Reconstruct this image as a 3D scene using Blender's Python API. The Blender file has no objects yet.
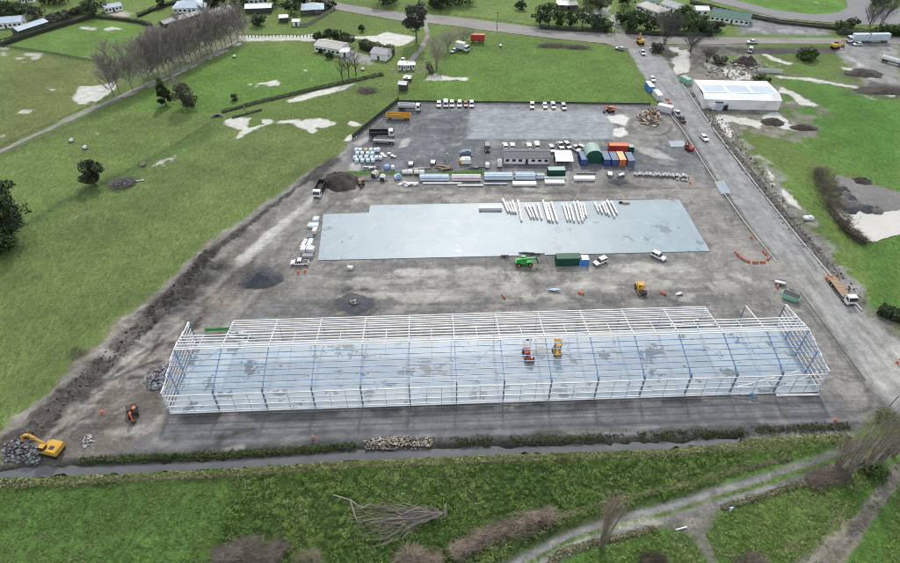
import bpy, bmesh, math, random
import numpy as np
from mathutils import Vector, Matrix
random.seed(7); rng = np.random.default_rng(7)
R = math.radians
scene = bpy.context.scene
COL = scene.collection
# ---------------------------------------------------------------- camera (drone at 117 m)
F_PX, PITCH, CAM_H = 624.0, math.atan(550/624.0), 117.0
CO, SI = math.cos(PITCH), math.sin(PITCH)
cam = bpy.data.cameras.new('drone_camera'); cam_o = bpy.data.objects.new('drone_camera', cam); COL.objects.link(cam_o)
cam_o.location = (0, 0, CAM_H); cam_o.rotation_euler = (math.pi/2 - PITCH, 0, 0)
cam.sensor_width = 36; cam.lens = 36*F_PX/900; cam.clip_start = 1; cam.clip_end = 20000
scene.camera = cam_o
def G(px, py, z=0.0):
    """survey point on the ground (metres) for a point of the photograph"""
    u = (px-450)/F_PX; v = (py-281.5)/F_PX
    t = (CAM_H-z)/(SI+v*CO)
    return Vector((u*t, t*(CO-v*SI), z))
def scale_at(py): return (py+268.5)*CO/CAM_H     # px per metre
def ang(p0, p1):
    a, b = G(*p0), G(*p1); return math.atan2(b.y-a.y, b.x-a.x)
# ---------------------------------------------------------------- light
ELEV = R(44); AZ = R(3)
w = bpy.data.worlds.new('World'); scene.world = w; w.use_nodes = True
nt = w.node_tree; nt.nodes.clear()
N = nt.nodes.new
out = N('ShaderNodeOutputWorld'); bg = N('ShaderNodeBackground'); sky = N('ShaderNodeTexSky')
sky.sky_type = 'NISHITA'; sky.sun_disc = False; sky.sun_elevation = ELEV; sky.sun_rotation = AZ
sky.air_density = 1.0; sky.dust_density = 1.5
tc = N('ShaderNodeTexCoord'); noi = N('ShaderNodeTexNoise'); noi.inputs['Scale'].default_value = 2.2; noi.inputs['Detail'].default_value = 6
cr = N('ShaderNodeValToRGB'); cr.color_ramp.elements[0].position = .36; cr.color_ramp.elements[1].position = .62
cr.color_ramp.elements[0].color = (.45,.45,.45,1); cr.color_ramp.elements[1].color = (.95,.95,.95,1)
mx = N('ShaderNodeMixRGB'); mx.inputs[2].default_value = (6.6, 6.9, 7.2, 1)
nt.links.new(tc.outputs['Generated'], noi.inputs['Vector']); nt.links.new(noi.outputs['Fac'], cr.inputs['Fac'])
nt.links.new(cr.outputs['Color'], mx.inputs['Fac']); nt.links.new(sky.outputs['Color'], mx.inputs[1])
nt.links.new(mx.outputs[0], bg.inputs['Color']); bg.inputs['Strength'].default_value = 0.160
nt.links.new(bg.outputs[0], out.inputs['Surface'])
sl = bpy.data.lights.new('sun', 'SUN'); sl.energy = 2.7; sl.angle = R(4); sl.color = (1, .95, .88)
so = bpy.data.objects.new('sun', sl); COL.objects.link(so); so.rotation_euler = (-(math.pi/2-ELEV), 0, -AZ); so.location = (0, 200, 200)
scene.cycles.filter_width = 0.9
scene.view_settings.view_transform = 'Standard'; scene.view_settings.look = 'None'; scene.view_settings.exposure = 0
# ---------------------------------------------------------------- materials
def mat(name, col, rough=.6, var=.25, scale=1.2, metal=0, bump=0, attr=False, spec=.35, streak=False, dirt=None):
    m = bpy.data.materials.new(name); m.use_nodes = True; t = m.node_tree; b = t.nodes['Principled BSDF']
    L = t.links.new
    b.inputs['Roughness'].default_value = rough; b.inputs['Metallic'].default_value = metal
    b.inputs['Specular IOR Level'].default_value = spec
    tcn = t.nodes.new('ShaderNodeTexCoord'); ns = t.nodes.new('ShaderNodeTexNoise')
    ns.inputs['Scale'].default_value = scale; ns.inputs['Detail'].default_value = 5; ns.inputs['Roughness'].default_value = .65
    vec = tcn.outputs['Object']
    if streak:
        mp = t.nodes.new('ShaderNodeMapping'); mp.inputs['Scale'].default_value = (1, 1, .15); L(vec, mp.inputs['Vector']); vec = mp.outputs[0]
    L(vec, ns.inputs['Vector'])
    rp = t.nodes.new('ShaderNodeMapRange'); rp.inputs['From Min'].default_value = .25; rp.inputs['From Max'].default_value = .75
    rp.inputs['To Min'].default_value = 1-var; rp.inputs['To Max'].default_value = 1+var
    L(ns.outputs['Fac'], rp.inputs['Value'])
    mu = t.nodes.new('ShaderNodeMixRGB'); mu.blend_type = 'MULTIPLY'; mu.inputs['Fac'].default_value = 1
    if attr:
        a = t.nodes.new('ShaderNodeAttribute'); a.attribute_name = 'Col'; L(a.outputs['Color'], mu.inputs[1])
    else: mu.inputs[1].default_value = (*col, 1)
    L(rp.outputs[0], mu.inputs[2])
    last = mu.outputs[0]
    if dirt:
        n2 = t.nodes.new('ShaderNodeTexNoise'); n2.inputs['Scale'].default_value = scale*.45; n2.inputs['Detail'].default_value = 7
        L(tcn.outputs['Object'], n2.inputs['Vector'])
        r2 = t.nodes.new('ShaderNodeMapRange'); r2.inputs['From Min'].default_value = .5; r2.inputs['From Max'].default_value = .72
        r2.inputs['To Max'].default_value = .75; L(n2.outputs['Fac'], r2.inputs['Value'])
        m2 = t.nodes.new('ShaderNodeMixRGB'); L(r2.outputs[0], m2.inputs['Fac']); L(last, m2.inputs[1]); m2.inputs[2].default_value = (*dirt, 1); last = m2.outputs[0]
    L(last, b.inputs['Base Color'])
    if bump:
        bp = t.nodes.new('ShaderNodeBump'); bp.inputs['Strength'].default_value = bump; bp.inputs['Distance'].default_value = .1
        L(ns.outputs['Fac'], bp.inputs['Height']); L(bp.outputs[0], b.inputs['Normal'])
    return m
M = {}
def mk(k, *a, **kw): M[k] = mat(k, *a, **kw)
mk('white_paint', (.74,.75,.76), .35, .08, .8, spec=.5, dirt=(.6,.58,.55))
mk('white_dull', (.66,.67,.68), .6, .14, .9, dirt=(.42,.40,.37))
mk('silver', (.42,.44,.46), .35, .08, .8, metal=.3)
mk('dark_paint', (.035,.037,.042), .3, .2, .8, spec=.5)
mk('maroon', (.12,.03,.03), .4, .1)
mk('glass', (.02,.025,.032), .12, .2, spec=.6)
mk('tyre', (.018,.018,.018), .85, .3)
mk('rim', (.4,.4,.42), .4, .1, metal=.5)
mk('lamp', (.75,.75,.7), .2, .05)
mk('tail', (.4,.02,.02), .3, .05)
mk('yellow', (.56,.32,.05), .5, .18, .7, dirt=(.28,.19,.08))
mk('orange', (.62,.15,.04), .55, .2, .8, dirt=(.35,.2,.12))
mk('safety_orange', (.58,.15,.075), .6, .1)
mk('red', (.38,.055,.04), .5, .2, .7, dirt=(.3,.1,.08))
mk('green_machine', (.05,.34,.075), .45, .15)
mk('mint', (.25,.50,.36), .55, .15, dirt=(.2,.28,.22))
mk('dark_green', (.012,.075,.05), .55, .25)
mk('pale_green', (.30,.42,.37), .6, .15)
mk('blue_steel', (.035,.07,.22), .5, .2)
mk('slate_blue', (.10,.15,.24), .5, .2, dirt=(.12,.13,.16))
mk('black', (.02,.02,.022), .6, .3)
mk('dark_steel', (.05,.05,.055), .55, .3, dirt=(.10,.08,.06))
mk('grey_steel', (.25,.26,.27), .5, .2)
mk('galv', (.66,.67,.69), .45, .12, .5, spec=.5)
mk('galv_sky', (.19,.29,.45), .4, .12, .5, spec=.5)  # galvanised steel with the sky reflection put into its blue base colour
mk('column_steel', (.13,.19,.26), .5, .2)
mk('timber', (.33,.22,.13), .75, .3, 1.5)
mk('timber_grey', (.24,.22,.20), .85, .3, 1.5)
mk('post', (.11,.10,.09), .9, .3)
mk('fence_dark', (.06,.07,.07), .8, .3)
mk('concrete', (.42,.42,.41), .75, .18, 1.0)
mk('stone', (.40,.36,.31), .85, .5, .7, bump=.3)
mk('rubble_grey', (.24,.25,.26), .9, .5, .8, bump=.3)
mk('soil', (.058,.051,.045), .95, .5, .35, bump=.8)
mk('gravel_dark', (.072,.078,.088), .95, .35, 1.1, bump=.5)
mk('gravel_mid', (.15,.14,.13), .95, .35, .9, bump=.5)
mk('roof_blue', (.42,.50,.58), .5, .12, .3, streak=False, dirt=(.36,.42,.48))
mk('roof_grey', (.30,.31,.33), .6, .18, .4, dirt=(.22,.22,.22))
mk('roof_dark', (.13,.135,.145), .7, .2, .4)
mk('roof_cream', (.46,.44,.41), .7, .15, .4, dirt=(.34,.32,.30))
mk('roof_green', (.08,.17,.14), .6, .15, .4)
mk('roof_white', (.70,.72,.74), .5, .1, .3, dirt=(.52,.52,.51))
mk('wall_white', (.76,.77,.77), .7, .1, .4, dirt=(.5,.49,.46))
mk('wall_cream', (.55,.53,.48), .7, .12, .4)
mk('wall_dark', (.07,.065,.06), .8, .2)
mk('bag_white', (.62,.70,.76), .7, .12, 1.5, bump=.3)
mk('bag_orange', (.65,.45,.25), .7, .12, 1.5)
mk('bag_blue', (.25,.42,.68), .7, .15, 1.5)
mk('wrap_blue', (.47,.55,.63), .35, .18, .6, dirt=(.55,.6,.66))
mk('wrap_white', (.66,.67,.69), .4, .12, .6, dirt=(.5,.47,.47))
mk('wrap_pink', (.55,.50,.52), .4, .15, .6)
mk('tarp_blue', (.08,.25,.6), .5, .15)
mk('foliage', (0,0,0), .75, .3, .5, attr=True, spec=.25)
mk('bark', (.10,.085,.07), .9, .3, 1.5)
mk('bark_grey', (.17,.155,.14), .9, .3, 1.5)
mk('twig', (0,0,0), .95, .2, .5, attr=True, spec=.1)
# ---------------------------------------------------------------- mesh builder
class MB:
    def __init__(s): s.v = []; s.f = []; s.c = []
    def add(s, vs, fs, col=None):
        o = len(s.v); s.v += [tuple(p) for p in vs]; s.f += [tuple(i+o for i in f) for f in fs]; s.c += [col]*len(fs); return s
    def box(s, c, d, rz=0, col=None, taper=1.0, ry=0, shift=0):
        x, y, z = d[0]/2, d[1]/2, d[2]/2
        vs = [Vector((sx*x*(taper if sz > 0 else 1)+(shift if sz > 0 else 0), sy*y*(taper if sz > 0 else 1), sz*z)) for sz in (-1, 1) for sx, sy in ((-1,-1),(1,-1),(1,1),(-1,1))]
        m = Matrix.Rotation(rz, 3, 'Z') @ Matrix.Rotation(ry, 3, 'Y')
        vs = [m @ p + Vector(c) for p in vs]
        return s.add(vs, [(3,2,1,0),(4,5,6,7),(0,1,5,4),(1,2,6,5),(2,3,7,6),(3,0,4,7)], col)
    def bar(s, a, b, wd, ht=None, col=None, up=(0,0,1)):
        a, b = Vector(a), Vector(b); d = (b-a); 
        if d.length < 1e-6: return s
        d.normalize(); u = Vector(up)
        if abs(d.dot(u)) > .98: u = Vector((0,1,0))
        sd = d.cross(u).normalized(); u = sd.cross(d); ht = ht or wd
        vs = [p + sd*i*wd/2 + u*j*ht/2 for p in (a, b) for i, j in ((-1,-1),(1,-1),(1,1),(-1,1))]
        return s.add(vs, [(3,2,1,0),(4,5,6,7),(0,1,5,4),(1,2,6,5),(2,3,7,6),(3,0,4,7)], col)
    def cone(s, a, b, r0, r1, n=8, col=None, caps=True):
        a, b = Vector(a), Vector(b); d = b-a
        if d.length < 1e-6: return s
        d.normalize(); u = Vector((0,0,1)) if abs(d.z) < .9 else Vector((1,0,0))
        e1 = d.cross(u).normalized(); e2 = d.cross(e1)
        vs = []
        for p, r in ((a, r0), (b, r1)):
            for k in range(n):
                t = 2*math.pi*k/n; vs.append(p + e1*r*math.cos(t) + e2*r*math.sin(t))
        fs = [(k, (k+1) % n, n+(k+1) % n, n+k) for k in range(n)]
        if caps: fs += [tuple(range(n-1,-1,-1)), tuple(range(n, 2*n))]
        return s.add(vs, fs, col)
    def prism(s, prof, y0, y1, col=None, inset=None):
        """side profile (x,z) pushed across the width"""
        n = len(prof); vs = [(x, y0, z) for x, z in prof] + [(x, y1, z) for x, z in prof]
        if inset:
            zmin = min(z for _, z in prof); zmax = max(z for _, z in prof)
            vs = [(x, y*(1-inset*(z-zmin)/(zmax-zmin)), z) for x, y, z in vs]
        fs = [tuple(range(n)), tuple(range(2*n-1, n-1, -1))] + [(k, n+k, n+(k+1) % n, (k+1) % n) for k in range(n)]
        return s.add(vs, fs, col)
    def blob(s, c, r, seg=10, rings=6, jit=.15, col=None):
        vs = []; fs = []
        for i in range(rings+1):
            ph = math.pi*i/rings
            for k in range(seg):
                th = 2*math.pi*k/seg; j = 1+random.uniform(-jit, jit)
                vs.append((c[0]+r[0]*j*math.sin(ph)*math.cos(th), c[1]+r[1]*j*math.sin(ph)*math.sin(th), c[2]+r[2]*j*math.cos(ph)))
        for i in range(rings):
            for k in range(seg):
                fs.append((i*seg+k, (i+1)*seg+k, (i+1)*seg+(k+1) % seg, i*seg+(k+1) % seg))
        return s.add(vs, fs, col)
    def build(s, name, m, parent=None, bevel=0, smooth=False):
        me = bpy.data.meshes.new(name); me.from_pydata(s.v, [], s.f); me.update()
        if any(c is not None for c in s.c):
            a = me.color_attributes.new('Col', 'FLOAT_COLOR', 'CORNER'); buf = []
            for p, c in zip(me.polygons, s.c):
                c = c or (.5,.5,.5); buf += [c[0], c[1], c[2], 1]*p.loop_total
            a.data.foreach_set('color', buf)
        bm = bmesh.new(); bm.from_mesh(me)
        if bevel:
            bmesh.ops.bevel(bm, geom=bm.edges[:], offset=bevel, segments=2, affect='EDGES', profile=.6, clamp_overlap=True)
        if len(s.f) < 4000: bmesh.ops.recalc_face_normals(bm, faces=bm.faces[:])
        bm.to_mesh(me); bm.free()
        if smooth: me.polygons.foreach_set('use_smooth', [True]*len(me.polygons))
        return link(name, me, M[m] if isinstance(m, str) else m, parent)
def link(name, me, m, parent=None):
    me.materials.append(m); o = bpy.data.objects.new(name, me); COL.objects.link(o)
    if parent: o.parent = parent
    return o
def tag(o, label=None, cat=None, group=None, kind=None):
    if label: o['label'] = label
    if cat: o['category'] = cat
    if group: o['group'] = group
    if kind: o['kind'] = kind
    elif cat: o['kind'] = 'thing'
    return o
def struct(o): o['kind'] = 'structure'; return o
def thing(name, label, cat, loc=(0,0,0), rz=0, group=None):
    o = bpy.data.objects.new(name, None); COL.objects.link(o); o.location = loc; o.rotation_euler = (0,0,rz); o.empty_display_size = .3
    return tag(o, label, cat, group)
KIDS = {}
def children(o): return [c for c in COL.objects if c.parent == o]
def dup(o, loc=None, rz=None, label=None, parent=None, kids=None):
    c = o.copy(); COL.objects.link(c); c.parent = parent
    if loc is not None: c.location = loc
    if rz is not None: c.rotation_euler = (0,0,rz)
    if label: c['label'] = label
    for ch in o.children: dup(ch, parent=c)
    return c
USED = set()
def proto(key, fn):
    """first use builds the thing, every later use copies it with its parts"""
    if key not in KIDS: KIDS[key] = fn(); return KIDS[key]
    return dup(KIDS[key])
def place(key, fn, label, cat, loc, rz, group=None, scale=None):
    o = proto(key, fn); o.location = loc; o.rotation_euler = (0,0,rz); o['label'] = label; o['category'] = cat; o['kind'] = 'thing'
    if group: o['group'] = group
    elif 'group' in o: del o['group']
    if scale: o.scale = (scale,)*3
    return o
def empty(name):
    o = bpy.data.objects.new(name, None); COL.objects.link(o); o.empty_display_size = .3; return o
def np_mesh(name, V, Fq, m, parent=None, col=None, smooth=False):
    """quads from numpy arrays, one colour per quad"""
    me = bpy.data.meshes.new(name); n = len(Fq); k = Fq.shape[1]
    me.vertices.add(len(V)); me.vertices.foreach_set('co', V.astype(np.float32).ravel())
    me.loops.add(n*k); me.loops.foreach_set('vertex_index', Fq.astype(np.int32).ravel())
    me.polygons.add(n); me.polygons.foreach_set('loop_start', np.arange(0, n*k, k, dtype=np.int32))
    me.update(calc_edges=True)
    if col is not None:
        a = me.color_attributes.new('Col', 'FLOAT_COLOR', 'CORNER')
        c4 = np.ones((n, k, 4), np.float32); c4[:, :, :3] = col[:, None, :]; a.data.foreach_set('color', c4.ravel())
    if smooth: me.polygons.foreach_set('use_smooth', np.ones(n, bool))
    return link(name, me, M[m] if isinstance(m, str) else m, parent)
def leaves(C, size, flat=.3, nrm=None):
    """random leaf-clump quads at centres C; size array or scalar"""
    n = len(C); size = np.broadcast_to(np.asarray(size, float), (n,))
    a = rng.normal(size=(n,3)); a[:,2] *= flat+.4; a /= np.linalg.norm(a,axis=1)[:,None]
    b = rng.normal(size=(n,3)); b -= (b*a).sum(1)[:,None]*a; b /= np.linalg.norm(b,axis=1)[:,None]
    if nrm is not None:
        nn = nrm+rng.normal(0,.45,(n,3)); nn /= np.linalg.norm(nn,axis=1)[:,None]
        a = rng.normal(size=(n,3)); a -= (a*nn).sum(1)[:,None]*nn; a /= np.linalg.norm(a,axis=1)[:,None]; b = np.cross(nn,a)
    s1 = size*rng.uniform(.6,1.2,n); s2 = size*rng.uniform(.45,.9,n)
    a *= s1[:,None]/2; b *= s2[:,None]/2
    V = np.stack([C-a-b*.6, C+a*.3-b, C+a+b*.5, C-a*.4+b], 1).reshape(-1,3)
    return V, np.arange(4*n).reshape(n,4)
def sticks(A, B, r0, r1):
    """three-sided tapering sticks"""
    n = len(A); d = B-A; d /= np.linalg.norm(d,axis=1)[:,None]+1e-9
    u = np.tile(np.array([0.3,0.5,0.81]), (n,1)); e1 = np.cross(d,u); e1 /= np.linalg.norm(e1,axis=1)[:,None]+1e-9; e2 = np.cross(d,e1)
    r0 = np.broadcast_to(np.asarray(r0,float),(n,))[:,None]; r1 = np.broadcast_to(np.asarray(r1,float),(n,))[:,None]
    V = []
    for P, r in ((A,r0),(B,r1)):
        for k in range(3):
            t = 2*math.pi*k/3; V.append(P+e1*r*math.cos(t)+e2*r*math.sin(t))
    V = np.stack(V,1).reshape(-1,3)
    base = (np.arange(n)*6)[:,None]
    Fq = np.concatenate([base+np.array([k,(k+1)%3,3+(k+1)%3,3+k]) for k in range(3)],0)
    return V, Fq
# ---------------------------------------------------------------- noise
def _hash(i, j, s): 
    h = (i*374761393 + j*668265263 + s*974711) & 0x7fffffff
    h = ((h ^ (h >> 13))*1274126177) & 0x7fffffff
    return ((h ^ (h >> 16)) & 0xffff)/65535.0
def vnoise(x, y, s=0):
    i = np.floor(x).astype(np.int64); j = np.floor(y).astype(np.int64); fx = x-i; fy = y-j
    fx = fx*fx*(3-2*fx); fy = fy*fy*(3-2*fy)
    return (_hash(i,j,s)*(1-fx)+_hash(i+1,j,s)*fx)*(1-fy)+(_hash(i,j+1,s)*(1-fx)+_hash(i+1,j+1,s)*fx)*fy
def fbm(x, y, sc, s=0, o=4):
    r = 0; a = .5; t = 0
    for k in range(o):
        r = r + a*vnoise(x/sc*(2**k)+k*17.3, y/sc*(2**k)-k*9.1, s+k); t += a; a *= .55
    return r/t
def sstep(t): t = np.clip(t,0,1); return t*t*(3-2*t)
# ================================================================ GROUND SHEET
def axis(knots):
    r = [knots[0][0]]
    for (a, st), (b, _) in zip(knots[:-1], knots[1:]):
        n = max(1, int(round((b-a)/st))); r += [a+(b-a)*(i+1)/n for i in range(n)]
    return np.array(r)
gx = axis([(-6000,1500),(-1500,300),(-600,40),(-300,1.4),(-150,.75),(150,1.4),(300,40),(600,300),(1500,1500),(6000,0)])
gy = axis([(-3000,600),(-600,100),(0,10),(40,.55),(125,.8),(260,1.3),(400,10),(600,100),(1500,800),(8000,0)])
XX, YY = np.meshgrid(gx, gy); gxv = XX.ravel(); gyv = YY.ravel(); NV = len(gxv)
gcol = np.zeros((NV,3)); gwet = np.zeros(NV); ggr = np.ones(NV); gz = np.zeros(NV)
n_big = fbm(gxv,gyv,60,1); n_mid = fbm(gxv,gyv,14,11); n_fine = fbm(gxv,gyv,3.2,21); n_tiny = vnoise(gxv/1.1,gyv/1.1,31)
n_med = fbm(gxv,gyv,6.5,41)
g0 = np.array([.104,.150,.046]); gcol[:] = g0
gcol *= (0.72+.55*n_big)[:,None]
def P2(pts): return np.array([[G(*p).x, G(*p).y] for p in pts])
def sub(bb, pad):
    return np.where((gxv > bb[0]-pad)&(gxv < bb[2]+pad)&(gyv > bb[1]-pad)&(gyv < bb[3]+pad))[0]
def segd(x, y, Pp, closed):
    d = np.full(len(x), 1e9); n = len(Pp)
    for k in range(n if closed else n-1):
        a = Pp[k]; b = Pp[(k+1)%n]; e = b-a; l = (e*e).sum()+1e-9
        t = np.clip(((x-a[0])*e[0]+(y-a[1])*e[1])/l,0,1)
        d = np.minimum(d, np.hypot(x-a[0]-t*e[0], y-a[1]-t*e[1]))
    return d
def inside(x, y, Pp):
    r = np.zeros(len(x), bool); n = len(Pp)
    for k in range(n):
        a = Pp[k]; b = Pp[(k+1)%n]
        c = ((a[1] > y) != (b[1] > y)) & (x < (b[0]-a[0])*(y-a[1])/(b[1]-a[1]+1e-12)+a[0]); r ^= c
    return r
def apply(ix, m, col, grass, wet, var):
    if col is not None:
        c = np.array(col)[None,:]*(1+var*(n_mid[ix]-.5)*2+var*.8*(n_fine[ix]-.5)*2)[:,None]
        gcol[ix] = gcol[ix]*(1-m[:,None])+c*m[:,None]
    if grass is not None: ggr[ix] = ggr[ix]*(1-m)+grass*m
    if wet is not None: gwet[ix] = gwet[ix]*(1-m)+wet*m
def paint(pts, col, feather=1.5, amp=2.0, op=1, grass=None, wet=None, var=.25, thr=None, world=False):
    Pp = np.array(pts, float) if world else P2(pts)
    ix = sub((Pp[:,0].min(),Pp[:,1].min(),Pp[:,0].max(),Pp[:,1].max()), feather+amp+2)
    x, y = gxv[ix], gyv[ix]; d = segd(x,y,Pp,True); sd = np.where(inside(x,y,Pp), d, -d)
    sd = sd+amp*((n_med[ix]-.5)*2.2+(n_fine[ix]-.5)*1.2); m = sstep(sd/feather*.5+.5)*op
    if thr is not None: m = m*sstep((n_med[ix]*.6+n_fine[ix]*.4-thr)/.07)
    apply(ix,m,col,grass,wet,var); return ix, m
def stroke(pts, wd, col, feather=.6, amp=.5, op=1, grass=None, wet=None, var=.2, thr=None, world=False):
    Pp = np.array(pts, float) if world else P2(pts)
    ix = sub((Pp[:,0].min(),Pp[:,1].min(),Pp[:,0].max(),Pp[:,1].max()), wd+feather+amp+2)
    x, y = gxv[ix], gyv[ix]; d = segd(x,y,Pp,False)
    sd = wd/2-d+amp*((n_med[ix]-.5)*2+(n_fine[ix]-.5)); m = sstep(sd/feather*.5+.5)*op
    if thr is not None: m = m*sstep((n_med[ix]*.5+n_fine[ix]*.5-thr)/.07)
    apply(ix,m,col,grass,wet,var); return ix, m
def spot(px, py, rx, ry, col, **kw):
    c = G(px,py); k = [(c.x+rx*math.cos(t)*(1+.25*math.sin(3*t+px)), c.y+ry*math.sin(t)*(1+.25*math.cos(2*t+py))) for t in np.linspace(0,2*math.pi,18)[:-1]]
    return paint(k, col, world=True, **kw)
# ---- paddocks
SILT_GLINT = (.52,.51,.47); OLIVE = (.118,.142,.055); FIELD = (.106,.140,.052); LUSH = (.075,.145,.032); BRIGHT = (.098,.170,.042)
paint([(0,46),(102,63),(130,80),(23,139),(0,150)], OLIVE, 3, 2, .9)                         # far left paddock
paint([(0,155),(23,142),(112,103),(216,118),(215,130),(40,215),(0,215)], (.108,.150,.052), 3, 2, .9)
paint([(0,225),(60,205),(215,128),(225,120),(350,140),(345,150),(270,200),(165,285),(60,385),(0,428)], FIELD, 3, 2, 1)
paint([(0,330),(100,250),(240,170),(300,160),(250,205),(165,280),(60,380),(0,425)], (.112,.152,.055), 14, 6, .5)
paint([(5,45),(95,19),(150,28),(180,38),(120,60),(60,55)], BRIGHT, 3, 2, .9)
paint([(120,110),(245,48),(318,55),(340,66),(375,75),(222,112)], (.085,.165,.036), 3, 2, .8)
paint([(400,100),(650,103),(618,48),(560,40),(480,36),(430,70)], (.088,.158,.036), 3, 2, .8)
paint([(440,16),(530,28),(530,0),(440,0)], (.115,.17,.055), 3, 2, .7)
paint([(820,90),(900,100),(900,190),(830,165),(780,140),(775,105)], (.070,.145,.032), 4, 3, .9)
paint([(775,70),(845,85),(900,100),(900,180),(800,120)], (.060,.155,.026), 4, 3, .7)
paint([(845,245),(900,235),(900,330),(870,315),(850,280)], (.062,.13,.028), 2, 1, .95)
paint([(800,180),(860,250),(875,300),(840,270),(790,200),(750,150)], (.095,.160,.040), 4, 3, .8)
paint([(740,0),(840,0),(845,10),(830,18),(780,16)], (.088,.185,.036), 2, 1, 1)
paint([(845,0),(900,0),(900,5),(860,10)], (.09,.175,.04), 2, 1, 1)
paint([(0,484),(230,474),(450,463),(670,453),(740,445),(850,438),(900,430),(900,590),(-20,590)], (.060,.125,.026), 2, 1, .95)
paint([(0,495),(200,485),(230,500),(200,563),(0,563)], (.070,.132,.036), 5, 3, .9)
paint([(720,500),(840,480),(800,545),(740,540)], (.095,.150,.045), 3, 2, .8)
# diagonal mowing streaks in the big paddock
for k in range(16):
    x0 = -5+k*21; stroke([(x0-150,460-k*4),(x0+240,150+k*2)] if k < 10 else [(x0-120,330),(x0+120,150)], 2.2, (.130,.165,.07) if k%2 else (.075,.118,.035), 3, 2.5, .28, thr=.42)
# ---- the construction site
GR = (.182,.168,.152)
paint([(0,428),(60,383),(110,335),(165,283),(215,238),(270,198),(315,168),(345,150),(353,139),(399,102),(455,102.5),(650,104.5),(668,108),(690,135),(720,182),(745,222),(777,261),(800,290),(830,330),(865,380),(885,405),(870,415),(850,437),(740,437),(450,447),(230,458),(62,467),(0,474)], GR, 1.2, 1.2, 1, grass=0, var=.22)
paint([(345,152),(353,140),(399,103),(455,103),(650,105),(668,110),(690,140),(700,172),(350,172)], (.094,.097,.105), 3, 2.5, .9, var=.22)
paint([(470,109),(612,108),(615,139),(466,139)], (.25,.255,.262), .8, .3, 1, grass=-1, var=.03)
paint([(450,104),(612,104),(640,108),(640,112),(450,110)], (.175,.175,.178), 2, 2, .8)
paint([(490,140),(690,140),(690,146),(490,146)], (.20,.19,.175), 2, 2, .7)
paint([(620,110),(668,112),(690,140),(640,150),(610,142)], (.19,.175,.155), 3, 3, .75, var=.35)
paint([(330,188),(700,183),(720,200),(680,199),(370,206),(323,214),(310,214)], (.20,.182,.16), 3, 2, .8, var=.3)
paint([(640,150),(690,150),(700,172),(640,172)], (.12,.12,.12), 3, 2, .7)
paint([(290,262),(720,252),(735,265),(700,280),(300,292),(270,280)], (.175,.16,.14), 4, 3, .6, var=.35)
paint([(370,272),(560,267),(700,267),(750,268),(740,275),(560,280),(390,286)], (.33,.30,.26), 2, 4, .9, var=.3, thr=.36)
paint([(380,292),(440,290),(520,291),(640,285),(700,287),(560,296),(450,299),(385,298)], (.36,.325,.285), 1.5, 2, .8, var=.2, thr=.38)
paint([(260,300),(345,296),(350,299),(262,303)], (.30,.27,.23), 1.2, 1.5, .7, thr=.36)
paint([(372,291),(438,290),(440,294),(420,298),(390,297)], (.40,.36,.315), 1, 1, .9, wet=.5, var=.12, thr=.30)
paint([(230,300),(700,290),(740,300),(700,308),(230,321)], (.108,.103,.097), 2, 2, .85, var=.25)
paint([(318,261),(712,252),(722,258),(560,268),(300,272)], (.115,.11,.103), 2, 2, .75, var=.2)  # dark strip below the slab edge, its shadow put into the colour
paint([(700,250),(740,255),(800,290),(830,330),(865,380),(885,405),(865,412),(820,360),(770,300),(720,290)], (.165,.152,.135), 4, 3, .6)
paint([(232,330),(800,310),(822,392),(818,400),(172,420),(168,395)], (.115,.108,.100), 3, 1.5, .55)
paint([(170,415),(820,394),(840,400),(855,420),(850,432),(450,440),(230,451),(120,455),(150,430)], (.122,.12,.117), 2, 1.5, .85, grass=-.8, var=.10)
paint([(172,414),(818,393),(818,402),(172,423)], (.052,.050,.050), 1.5, 2.2, .85, var=.4, thr=.40)
stroke([(110,462),(230,452),(350,443),(450,440),(600,436),(740,431),(850,424)], 5, (.062,.060,.058), 2, 1.5, .85, var=.35)
for o in (0,5,9): stroke([(150,438+o*.8),(450,424+o),(700,412+o),(850,404+o)], .8, (.165,.160,.155), .8, .4, .4)
# left: mud bank, haul track, churned mud
paint([(0,430),(60,385),(110,335),(165,285),(215,240),(275,205),(240,300),(180,330),(165,420),(120,455),(60,467),(0,472)], (.135,.113,.092), 2, 3, .9, var=.45)
paint([(120,400),(165,385),(170,420),(150,440),(110,450),(60,455),(60,430)], (.092,.077,.063), 3, 3, .75, var=.45)
stroke([(75,405),(120,365),(185,310),(240,262),(290,218),(318,196)], 3.6, (.33,.30,.26), .7, .9, .95, grass=-.5, var=.15)
stroke([(90,402),(140,358),(200,308)], 1.2, (.33,.29,.245), .8, .5, .8); stroke([(72,408),(118,370),(180,318),(210,290)], .9, (.31,.275,.23), .8, .4, .7)
stroke([(196,300),(240,262),(285,222),(320,195)], 2.2, (.42,.385,.34), .6, .6, .9)
stroke([(315,197),(270,232),(222,280)], 1.5, (.46,.44,.40), .5, .4, .95)
for k in range(16):
    a = random.uniform(-22,22); b = random.uniform(-10,14)
    stroke([(230+a,330),(262+a*.7,285+b),(300+a*.4,240+b),(345,215)], .7, random.choice([(.24,.21,.175),(.085,.075,.066),(.2,.18,.155)]), .6, .5, .5)
for k in range(90):
    a = random.uniform(0,1); x = 20+150*a+random.uniform(-25,25); y = 455-120*a*.9+random.uniform(-18,14)
    stroke([(x,y),(x+random.uniform(8,34),y-random.uniform(2,26))], random.uniform(.5,1.6), random.choice([(.24,.21,.175),(.04,.036,.032),(.05,.045,.04),(.2,.175,.15),(.11,.1,.088)]), .35, .9, .8)
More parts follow.
